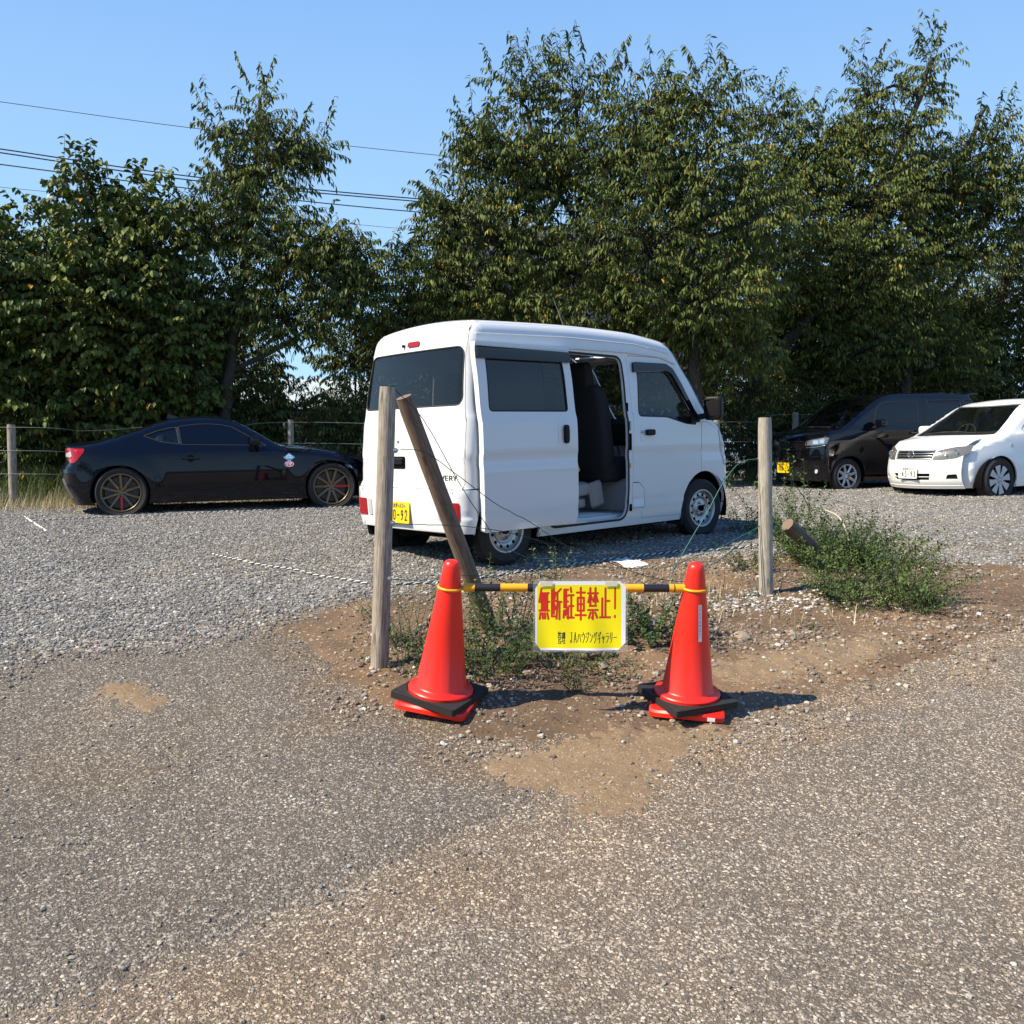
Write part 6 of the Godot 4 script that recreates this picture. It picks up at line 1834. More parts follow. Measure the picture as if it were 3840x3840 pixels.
	# undergrowth along the fence
	var low := [[1520, 700, 95, 60, 18.8, "yellowish green shrub behind the minicar's windscreen", 1.35, 0.06], [1640, 690, 110, 70, 19.3, "shrub growing behind the minicar's roof", 1.1, 0.06], [1780, 700, 110, 75, 19.7, "leafy shrub between the minicar's tailgate and the trees", 1.2, 0.06], [1410, 720, 75, 75, 17.8, "shady shrub behind the van's mirror", 0.9, 0.07], [760, 660, 90, 90, 17.2, "dark shrub close behind the van's tailgate", 0.85, 0.09], [540, 770, 90, 60, 17.0, "dark shrub behind the coupe's windscreen", 0.85, 0.09], [1000, 700, 180, 120, 17.6, "wide shrub hidden behind the van's body", 0.85, 0.09], [1220, 720, 140, 100, 17.4, "shrub seen through the van's open side", 1.0, 0.09], [420, 770, 120, 70, 16.4, "low dark shrub behind the coupe's roof", 0.85, 0.09], [30, 800, 110, 70, 14.9, "low bush by the weathered post near the coupe's tail", 1.0, 0.09],
		[150, 800, 120, 70, 15.8, "low bush under the broad-leaved tree", 0.9, 0.10], [290, 800, 120, 80, 16.2, "low bush between the broad-leaved tree and the slim cherry", 0.9, 0.10], [680, 790, 110, 70, 16.6, "low bush behind the coupe's bonnet", 0.85, 0.09], [1470, 800, 100, 70, 18.6, "low bush behind the minicar's bonnet", 0.9, 0.09], [1590, 610, 150, 110, 21.0, "tall shrub behind the leaning cherry's trunk", 0.85, 0.11], [1420, 600, 130, 110, 20.0, "tall shrub behind the cherry over the van's cab", 0.85, 0.11], [1750, 600, 130, 90, 21.4, "tall shrub behind the cherry over the estate car", 0.85, 0.11], [1900, 770, 150, 80, 20.4, "low bush in the far corner behind the estate car", 0.9, 0.10], [900, 620, 160, 100, 19.0, "tall shrub behind the cherry that overhangs the van", 0.85, 0.11], [430, 680, 110, 90, 18.6, "tall shrub behind the slim cherry's trunk", 0.85, 0.11], [668, 668, 85, 62, 20.0, "dark shrub beside the pale roof behind the van", 0.8, 0.11], [150, 680, 200, 140, 18.0, "tall shrub behind the broad-leaved tree", 0.85, 0.11]]
	var k := 0
	for q in low:
		var c := along(q[0], q[1], q[4])
		var r: Vector3 = Vector3(q[2], q[3], q[2] * 0.7) * q[4] / 1779.0
		var gy := height(c.x, c.z)
		tree("shrub", q[5], [[[Vector3(c.x, gy, c.z), Vector3(c.x + 0.05, (gy + c.y) * 0.5, c.z), Vector3(c.x, c.y, c.z)], 0.04, 0.015], [[Vector3(c.x + 0.1, gy, c.z), Vector3(c.x + r.x * 0.5, c.y, c.z)], 0.03, 0.012]],
			[[c, r, 150.0, 2], [Vector3(c.x - r.x * 0.3, lerpf(gy, c.y, 0.5), c.z + 0.2), r * Vector3(0.95, 0.9, 0.8), 120.0, 0]], 50 + k, {"dark": q[6], "leaf": q[7], "category": "shrub", "group": "shrubs along the fence", "shoot": 0.8})
		k += 1
	# what the van's rear window mirrors: a tree and a house across the road, behind the camera
	tree("roadside_tree", "tree across the road, mirrored in the van's rear window", [[[Vector3(-11, 0.0, 4), Vector3(-11, 2.0, 4.1), Vector3(-10.8, 4.5, 4)], 0.16, 0.06]],
		[[Vector3(-11, 3.6, 4), Vector3(1.6, 1.3, 1.6), 40.0, 3], [Vector3(-9.8, 2.9, 4.4), Vector3(1.2, 1.0, 1.2), 40.0, 1], [Vector3(-12.2, 4.6, 4.2), Vector3(1.4, 1.4, 1.4), 40.0, 3]], 71, {"group": "trees across the road"})

# ---------- buildings behind the trees, and overhead cables ----------
func house(n: String, label: String, at: Vector3, turn: float, size: Vector3, wall: Material, roof: Material, ridge: float, wins: Array) -> void:
	var o := thing(n, label, "house", at)
	o.rotation.y = turn
	var mb := MB.new()
	mb.box(Vector3(0, size.y * 0.5, 0), size, Basis(), 0.01)
	part(o, "wall", mb.mesh(), wall)
	mb = MB.new()
	var ov := 0.5
	var prof := pv([-size.z * 0.5 - ov, size.y - 0.05, 0, size.y + ridge, size.z * 0.5 + ov, size.y - 0.05, size.z * 0.5 + ov, size.y - 0.22, 0, size.y + ridge - 0.2, -size.z * 0.5 - ov, size.y - 0.22])
	mb.plate(prof, size.x + 2 * ov, Transform3D(Basis(Vector3(0, 0, 1), Vector3(0, 1, 0), Vector3(-1, 0, 0)), Vector3.ZERO))
	part(o, "roof", mb.mesh(), roof)
	for s in [-1, 1]:
		mb = MB.new()
		mb.plate(pv([-size.z * 0.5, size.y, 0, size.y + ridge - 0.2, size.z * 0.5, size.y]), 0.1, Transform3D(Basis(Vector3(0, 0, 1), Vector3(0, 1, 0), Vector3(-1, 0, 0)), Vector3((size.x * 0.5 - 0.05) * s, 0, 0)))
		part(o, "gable", mb.mesh(), wall)
	for w in wins:
		var f := MB.new()
		var c := Vector3(w[0], w[1], size.z * 0.5 + 0.02)
		f.box(c + Vector3(0, w[3] * 0.5, 0), Vector3(w[2] + 0.1, 0.06, 0.08), Basis(), 0.005)
		f.box(c - Vector3(0, w[3] * 0.5, 0), Vector3(w[2] + 0.1, 0.06, 0.10), Basis(), 0.005)
		for s in [-1, 0, 1]: f.box(c + Vector3(w[2] * 0.5 * s, 0, 0), Vector3(0.05, w[3], 0.06), Basis(), 0.005)
		var wn := part(o, "window", f.mesh(), M.plate_white)
		f = MB.new()
		f.box(c, Vector3(w[2], w[3], 0.02))
		part(wn, "pane", f.mesh(), M.dark_glass)

func build_far() -> void:
	var siding := mat(lin(0.44, 0.37, 0.36), 0.85)
	var grey_roof := mat(lin(0.40, 0.46, 0.45), 0.6)
	var slate := mat(lin(0.05, 0.05, 0.055), 0.7)
	var white_wall := mat(lin(0.62, 0.62, 0.60), 0.85)
	var a := along(985, 560, 29.0)
	house("house", "house with pinkish grey walls behind the cherry trees", Vector3(a.x + 1.5, height(a.x, a.z), a.z), 0.25, Vector3(7, 5.6, 6), siding, slate, 1.9, [[-2, 4.2, 1.6, 1.1], [1, 4.2, 1.6, 1.1], [-1.2, 1.6, 2.4, 1.6]])
	a = along(610, 720, 24.0)
	house("house", "low house with a pale sheet-metal roof behind the coupe", Vector3(a.x, height(a.x, a.z), a.z - 2.5), -0.05, Vector3(6, 2.0, 5), mat(lin(0.16, 0.15, 0.14), 0.8), grey_roof, 0.75, [[-1.6, 1.3, 1.4, 0.9], [0.9, 1.3, 1.4, 0.9]])
	a = along(1690, 690, 30.0)
	house("house", "white walled house glimpsed through the shrubs above the minicar", Vector3(a.x, height(a.x, a.z), a.z - 2), 0.1, Vector3(5, 2.6, 5), white_wall, slate, 1.0, [[-1.2, 1.6, 1.2, 0.9], [1.0, 1.6, 1.2, 0.9]])
	house("house", "dark gabled house across the road, mirrored in the van's windows", Vector3(-7.2, 0.0, 11.0), 2.4, Vector3(6, 3.4, 6), mat(lin(0.10, 0.095, 0.09), 0.8), slate, 1.7, [[-1.6, 2.2, 1.4, 1.1], [1.2, 2.2, 1.4, 1.1]])
	# cables: from the left edge of the sky down to the right, sagging
	var lines := [[[-200, 165, 0, 192, 400, 246, 930, 303, 1500, 350, 2300, 390], 0.010, "thin single cable high above the cherry tree's tip"], [[-200, 254, 0, 281, 370, 334, 800, 376, 1400, 420, 2300, 455], 0.020, "uppermost of three thick black cables, close above its twin"], [[-200, 260, 0, 288, 370, 341, 800, 381, 1400, 427, 2300, 462], 0.020, "middle of three thick black cables, close below its twin"], [[-200, 283, 0, 310, 370, 357, 800, 401, 1400, 446, 2300, 482], 0.018, "lowest of three thick black cables, apart from the other two"], [[-200, 340, 0, 353, 400, 395, 800, 435, 1400, 480, 2300, 520], 0.007, "thin service wire below the thick black cables"]]
	for l in lines:
		var p := PackedVector3Array()
		for k in range(0, l[0].size(), 2): p.append(along(l[0][k], l[0][k + 1], 27.0 + k * 0.8))
		p.insert(0, p[0] + (p[0] - p[1]) * 4.0)
		p.append(p[p.size() - 1] + (p[p.size() - 1] - p[p.size() - 2]) * 2.0)
		var mb := MB.new()
		mb.tube(smooth_path(p, 10), PackedFloat32Array([l[1]]), 6)
		solo("overhead_cable", mb.mesh(), M.cable, l[2], "cable", "overhead cables")
	var bb := MB.new()
	pillow(bb, along(97, 373, 27.5), Vector3(0.22, 0.16, 0.16))
	solo("cable_marker", bb.mesh(), M.rope_white, "small pale marker ball hung on the thin service wire", "marker")

# ---------- cones, bar and notice ----------
func cone(label: String, at: Vector3, tilt: Basis, red_turn: float, black_turn: float, tagged: bool) -> Node3D:
	var o := thing("traffic_cone", label, "traffic cone", at, "traffic cones holding the striped bar")
	o.basis = tilt
	var mb := MB.new()
	# foot: a square with rounded corners and a bevelled rim
	var sq := rounded(rect(-0.172, -0.172, 0.172, 0.172), 0.035, 5)
	var rb := Basis(Vector3.UP, red_turn)
	for q in [[1.0, 0.0, 1.0, 0.020], [1.0, 0.020, 0.955, 0.030]]:
		var s := mb.v.size()
		for p in sq:
			for e in [[q[0], q[1]], [q[2], q[3]]]:
				mb.add(rb * Vector3(p.x * e[0], e[1], p.y * e[0]), (rb * Vector3(p.x, 0.0 if q[1] == 0.0 else 0.2, p.y)).normalized())
		for k in sq.size():
			var a := s + 2 * k; var b := s + 2 * ((k + 1) % sq.size())
			mb.quad(a, b, b + 1, a + 1)
	var top := PackedVector3Array()
	for p in sq: top.append(rb * Vector3(p.x * 0.955, 0.030, p.y * 0.955))
	mb.flat(top, Vector3.UP)
	part(o, "foot", mb.mesh(), M.cone_red)
	mb = MB.new()
	mb.lathe(pv([0.155, 0.028, 0.155, 0.072, 0.155, 0.072, 0.150, 0.080, 0.126, 0.084, 0.119, 0.092, 0.082, 0.36, 0.049, 0.600, 0.0475, 0.612, 0.043, 0.640, 0.039, 0.675, 0.034, 0.690, 0.024, 0.698, 0.0, 0.700]), Transform3D(), 64)
	var body := part(o, "cone_body", mb.mesh(), M.cone_red)
	mb = MB.new()
	var outer := rounded(rect(-0.172, -0.172, 0.172, 0.172), 0.012, 3)
	var kb := Basis(Vector3.UP, black_turn)
	var s0 := mb.v.size()
	var ring := circle(Vector2.ZERO, 0.1585, 64)
	# top with a round hole: pieces between the ring and the outline
	var polys := Geometry2D.clip_polygons(outer, ring)
	for half in [rect(-1, -1, 1, 0), rect(-1, 0, 1, 1)]:
		for piece in Geometry2D.intersect_polygons(outer, half):
			for q in Geometry2D.clip_polygons(piece, ring):
				var tr := Geometry2D.triangulate_polygon(q)
				for lv in [[0.062, 1.0], [0.031, -1.0]]:
					var b0 := mb.v.size()
					for p in q: mb.add(kb * Vector3(p.x, lv[0], p.y), Vector3(0, lv[1], 0))
					for k in range(0, tr.size(), 3): mb.tri(b0 + tr[k], b0 + tr[k + 1], b0 + tr[k + 2])
	for lp in [[outer, 1.0], [ring, -1.0]]:
		var m: int = lp[0].size()
		for k in m:
			var a: Vector2 = lp[0][k]; var b: Vector2 = lp[0][(k + 1) % m]
			var e := (b - a).normalized()
			var nn := kb * Vector3(e.y, 0, -e.x)
			if nn.dot(kb * Vector3(a.x, 0, a.y)) * lp[1] < 0: nn = -nn
			mb.flat(PackedVector3Array([kb * Vector3(a.x, 0.031, a.y), kb * Vector3(b.x, 0.031, b.y), kb * Vector3(b.x, 0.062, b.y), kb * Vector3(a.x, 0.062, a.y)]), nn)
	mb.lathe(pv([0.167, 0.062, 0.166, 0.0640, 0.163, 0.0640, 0.162, 0.062]), Transform3D(), 64)
	mb.lathe(pv([0.020, 0.062, 0.019, 0.0635, 0.016, 0.0635, 0.015, 0.062]), Transform3D(kb, kb * Vector3(-0.145, 0, 0.145)), 20)
	part(o, "rubber_weight", mb.mesh(), M.rubber)
	if tagged:
		mb = MB.new()
		for k in 9:
			var y := lerpf(0.515, 0.345, k / 8.0)
			var r := lerpf(0.082, 0.049, (y - 0.36) / 0.24) + 0.0009
			for s in [-1, 1]:
				var a: float = -0.32 + s * 0.0085 / r
				var d := Vector3(sin(-a) , 0, cos(-a))
				mb.add(Vector3(d.x * r, y, d.z * r), d, Vector2(0.5 + 0.5 * s, k / 8.0))
		for k in 8: mb.quad(2 * k, 2 * k + 1, 2 * k + 3, 2 * k + 2)
		var pr := Print.new(48, 480, lin(0.78, 0.78, 0.78))
		write(pr, "JAハウジングギャラリー", 8, 10, 32, 30, 5.5, 2.2, lin(0.02, 0.03, 0.15), true)
		var m := mat(Color.WHITE, 0.4); m.albedo_texture = pr.tex()
		part(body, "name_label", mb.mesh(), m)
		mb = MB.new()
		mb.box(rb * Vector3(0.11, 0.012, 0.1735), Vector3(0.034, 0.017, 0.002), rb)
		part(o, "number_label", mb.mesh(), M.plate_white)
	return o

func build_cones() -> void:
	var pl := on_ground(-0.345, -4.43); var prr := on_ground(0.828, -4.42)
	var tl := Basis(Vector3.RIGHT, 0.145) * Basis(Vector3.BACK, -0.10)
	var tr := Basis(Vector3.RIGHT, 0.145) * Basis(Vector3.BACK, -0.03)
	cone("red traffic cone without a name label, leaning slightly, beside the weathered post", pl + Vector3(0, 0.010, 0), tl, -0.26, -0.47, false)
	cone("red traffic cone with a narrow white name label down its side", prr + Vector3(0, 0.008, 0), tr, -0.17, 0.42, true)
	var a := pl + tl * Vector3(0, 0.578, 0); var b := prr + tr * Vector3(0, 0.585, 0)
	var dir := (b - a).normalized()
	var o := thing("striped_bar", "black and yellow striped bar linking the two cones", "barrier bar", a)
	var cuts := [1737.0, 1778.5, 1875.0, 1976.0, 2097.0, 2192.0, 2300.0, 2409.0, 2504.0, 2522.0, 2527.0, 2566.0]
	var L := a.distance_to(b)
	var x0 := 1686.0; var x1 := 2600.0
	var pt := func(px: float) -> Vector3: return dir * L * (px - x0) / (x1 - x0)
	for k in cuts.size() - 1:
		var yel := k % 2 == 0
		var mb := MB.new()
		var r := 0.0185 if k < 9 else (0.0195 if yel else 0.017)
		mb.tube(PackedVector3Array([pt.call(cuts[k]), pt.call(cuts[k + 1])]), PackedFloat32Array([r + (0.0006 if yel else 0.0)]), 20)
		part(o, "band", mb.mesh(), M.bar_yellow if yel else M.bar_black)
	for e in [[a, tl, 0.0535], [b, tr, 0.053]]:
		var mb := MB.new()
		var ring := PackedVector3Array()
		for k in 41: ring.append(e[0] - a + e[1] * Vector3(cos(TAU * k / 40) * e[2], 0, sin(TAU * k / 40) * e[2]))
		mb.tube(ring, PackedFloat32Array([0.0065]), 8, false)
		part(o, "ring", mb.mesh(), M.bar_yellow)
	for e in [[pt.call(1737.0), a + tl * Vector3(0.053, 0, 0) - a], [pt.call(2566.0), b - tr * Vector3(0.053, 0, 0) - a]]:
		var mb := MB.new()
		mb.tube(PackedVector3Array([e[0], e[1]]), PackedFloat32Array([0.012, 0.008]), 10)
		part(o, "ring_neck", mb.mesh(), M.bar_yellow)
	# notice
	var W := 0.412; var H := 0.316
	var c := along(1095, 1161.5, 4.300)
	var sg := thing("notice_sign", "laminated yellow notice with red Japanese lettering hung on the striped bar", "sign", c)
	var pr := Print.new(840, 644, lin(0.80, 0.80, 0.80))
	var yel := lin(0.86, 0.72, 0.0)
	pr.im.fill_rect(Rect2i(16, 34, 784, 590), yel)
	var red := lin(0.60, 0.018, 0.012)
	var gx := 34.0
	for ch in "無断駐車禁止":
		write(pr, ch, gx, 58, 98, 300, 0, 10.5, lin(0.30, 0.10, 0.01)); write(pr, ch, gx, 58, 98, 300, 0, 8.0, red)
		gx += 113
	write(pr, "！", gx - 20, 58, 98, 300, 0, 9, red)
	write(pr, "管理", 210, 470, 33, 116, 2, 3.4, lin(0.015, 0.03, 0.015))
	write(pr, "JAハウジングギャラリー", 318, 474, 33, 104, 4.2, 3.4, lin(0.015, 0.03, 0.015))
	var m := mat(Color.WHITE, 0.28); m.albedo_texture = pr.tex()
	var face := func(oct: PackedVector2Array, z: float) -> MB:
		var mb := MB.new()
		for i in 28:
			for j in 20:
				var cell := rect(-0.23 + i * 0.46 / 28, -0.18 + j * 0.36 / 20, -0.23 + (i + 1) * 0.46 / 28, -0.18 + (j + 1) * 0.36 / 20)
				for q in Geometry2D.intersect_polygons(cell, oct):
					var tri := Geometry2D.triangulate_polygon(q)
					for s in [1.0, -1.0]:
						var b0 := mb.v.size()
						for p in q:
							var f := 0.5 - p.y / H
							var w := 0.004 * sin(p.x * 21.0 + 0.8) * f + 0.0025 * sin(p.x * 43.0 + p.y * 9.0) * f + 0.03 * f * f * 0.3
							var dx := (0.004 * 21.0 * cos(p.x * 21.0 + 0.8) + 0.0025 * 43.0 * cos(p.x * 43.0 + p.y * 9.0)) * f
							mb.add(Vector3(p.x, p.y, z + w + s * 0.0004), Vector3(-dx, 0.06 * f, 1).normalized() * s, Vector2(p.x / W + 0.5, 0.5 - p.y / H))
						for k in range(0, tri.size(), 3): mb.tri(b0 + tri[k], b0 + tri[k + 1], b0 + tri[k + 2])
		return mb
	var oct := pv([-W / 2 + 0.026, -H / 2, W / 2 - 0.034, -H / 2, W / 2, -H / 2 + 0.034, W / 2 , H / 2 - 0.026, W / 2 - 0.026, H / 2, -W / 2 + 0.022, H / 2, -W / 2, H / 2 - 0.034, -W / 2, -H / 2 + 0.036])
	part(sg, "printed_sheet", face.call(oct, 0.0).mesh(), m)
	var film := glass(lin(0.6, 0.6, 0.6), 0.10)
	for half in [rect(-1, -1, 1, 0), rect(-1, 0, 1, 1)]:
		for q in Geometry2D.intersect_polygons(rounded(rect(-W / 2 - 0.010, -H / 2 - 0.008, W / 2 + 0.010, H / 2 + 0.008), 0.006), half):
			for e in Geometry2D.clip_polygons(q, oct): part(sg, "laminate_edge", face.call(e, 0.0).mesh(), film)
	for x in [-0.155, 0.14]:
		var mb := MB.new()
		mb.box(Vector3(x, H / 2 - 0.012, 0.0045), Vector3(0.055, 0.022, 0.001), Basis(Vector3.BACK, 0.04))
		part(sg, "tape", mb.mesh(), mat(lin(0.62, 0.58, 0.42), 0.3))

# ---------- posts, wires, ropes ----------
func wood_mat(seed_: int, dark: Color, pale: Color) -> StandardMaterial3D:
	var g := RandomNumberGenerator.new(); g.seed = seed_
	var nz := FastNoiseLite.new(); nz.seed = seed_; nz.frequency = 1.0; nz.fractal_octaves = 3
	var w := 256; var h := 512
	var im := Image.create(w, h, false, Image.FORMAT_RGB8)
	var knots := []
	for k in 5: knots.append(Vector2(g.randf() * w, g.randf() * h))
	for y in h:
		for x in w:
			var xx := float(x); var ring := 0.0
			for q in knots:
				var d := Vector2(x - q.x, (y - q.y) * 0.5).length()
				if d < 26.0:
					xx += (26.0 - d) * signf(x - q.x) * 0.5
					if d < 7.0: ring = 1.0
			var t := 0.5 + 0.55 * nz.get_noise_2d(xx * 0.16, y * 0.010) + 0.35 * nz.get_noise_2d(xx * 0.55 + 50, y * 0.03) + 0.15 * nz.get_noise_2d(x * 0.02, y * 0.02 + 90)
			if nz.get_noise_2d(xx * 0.35 + 200, y * 0.006) > 0.46: t -= 0.5
			t -= ring * 0.35
			im.set_pixel(x, y, dark.lerp(pale, clampf(t, 0, 1)).linear_to_srgb())
	var m := mat(Color.WHITE, 0.85)
	m.albedo_texture = ImageTexture.create_from_image(im)
	m.heightmap_enabled = true; m.heightmap_texture = m.albedo_texture; m.heightmap_scale = 0.25
	return m

func log_mesh(a: Vector3, b: Vector3, r0: float, r1: float, sd: int, split := 0.0) -> ArrayMesh:
	var mb := MB.new()
	var d := b - a; var L := d.length()
	var y := d / L
	var x := y.cross(Vector3(0, 0, 1) if absf(y.z) < 0.9 else Vector3.RIGHT).normalized(); var z := x.cross(y)
	var sides := 56; var rows := 20
	for k in rows + 1:
		var t := float(k) / rows
		for j in sides + 1:
			var an := TAU * j / sides
			var dd := x * cos(an) + z * sin(an)
			var r := lerpf(r0, r1, t) * (1.0 + 0.03 * noise.get_noise_3d(cos(an) * 1.2, t * L * 1.5, sin(an) * 1.2 + sd) )
			if k == rows: r -= 0.003
			var off := wrapf(an - 4.4 - 0.25 * noise.get_noise_1d(t * 2.0 + sd), -PI, PI)
			if split > 0.0 and absf(off) < 0.07: r -= split * (1.0 - absf(off) / 0.07)
			mb.add(a + y * t * L + dd * r, dd, Vector2(j / float(sides), t * L * 0.8))
	for k in rows:
		for j in sides:
			var i := k * (sides + 1) + j
			mb.quad(i, i + 1, i + sides + 2, i + sides + 1)
	var w := sides + 1
	for k in rows + 1:
		for j in sides + 1:
			var i := k * w + j
			var l := k * w + (j + sides - 1) % sides; var rr := k * w + (j + 1) % sides
			mb.n[i] = (mb.v[rr] - mb.v[l]).cross(y).normalized()
			if mb.n[i].dot(mb.v[i] - (a + y * (mb.v[i] - a).dot(y))) < 0: mb.n[i] = -mb.n[i]
	for e in [0, rows]:
		var q := PackedVector3Array()
		for j in sides: q.append(mb.v[e * w + j] + y * (0.003 if e == rows else 0.0))
		mb.flat(q, y if e == rows else -y)
	return mb.mesh()

func wire(n: String, label: String, cat: String, pts: PackedVector3Array, r: float, m: Material, group := "") -> MeshInstance3D:
	var mb := MB.new()
	var p := smooth_path(pts, 8)
	for k in p.size(): p[k] += Vector3(0, 0.004 * fine.get_noise_2d(k * 0.9, pts[0].x * 7), 0.0)
	mb.tube(p, PackedFloat32Array([r]), 6)
	return solo(n, mb.mesh(), m, label, cat, group)

func at_span(a: Array) -> PackedVector3Array:
	var p := PackedVector3Array()
	for k in range(0, a.size(), 2): p.append(along(a[k], a[k + 1], 4.93 + (a[k] - 740.0) / 705.0 * 1.42))
	return p

func twisted_rope(label: String, px: Array, r: float, lift := 0.0) -> void:
	var base := PackedVector3Array()
	for k in range(0, px.size(), 2): base.append(seen(px[k], px[k + 1]))
	var p := smooth_path(base, 14)
	for k in p.size(): p[k].y = ground_y(p[k].x, p[k].z) + r * 1.2 + lift
	var o := thing("boundary_rope", label, "rope", p[0], "ropes marking the parking bays")
	var len := 0.0
	var fine_p := PackedVector3Array()
	var i := 0
	var q := p[0]
	while i < p.size() - 1:
		var d := p[i + 1] - q
		if d.length() < 0.02:
			i += 1
			continue
		q += d.normalized() * 0.012
		fine_p.append(q)
	for s in 2:
		var mb := MB.new()
		var c := PackedVector3Array()
		for k in fine_p.size():
			var t := (fine_p[mini(k + 1, fine_p.size() - 1)] - fine_p[maxi(k - 1, 0)]).normalized()
			var sd := t.cross(Vector3.UP).normalized(); var up := sd.cross(t)
			var an := k * 0.012 / 0.07 * TAU + s * PI
			c.append(fine_p[k] - p[0] + (sd * cos(an) + up * sin(an)) * r * 0.5)
		mb.tube(c, PackedFloat32Array([r * 0.62]), 5)
		part(o, "strand", mb.mesh(), M.rope_white if s == 0 else M.rope_black)

func bolt(parent: Node, at: Vector3) -> void:
	var mb := MB.new()
	mb.lathe(pv([0.014, 0, 0.014, 0.003, 0.014, 0.003, 0.009, 0.003, 0.009, 0.012, 0.0, 0.014]), Transform3D(Basis(Vector3.RIGHT, PI / 2) * Basis(Vector3.BACK, -0.7), at), 10)
	part(parent, "bolt", mb.mesh(), M.steel)

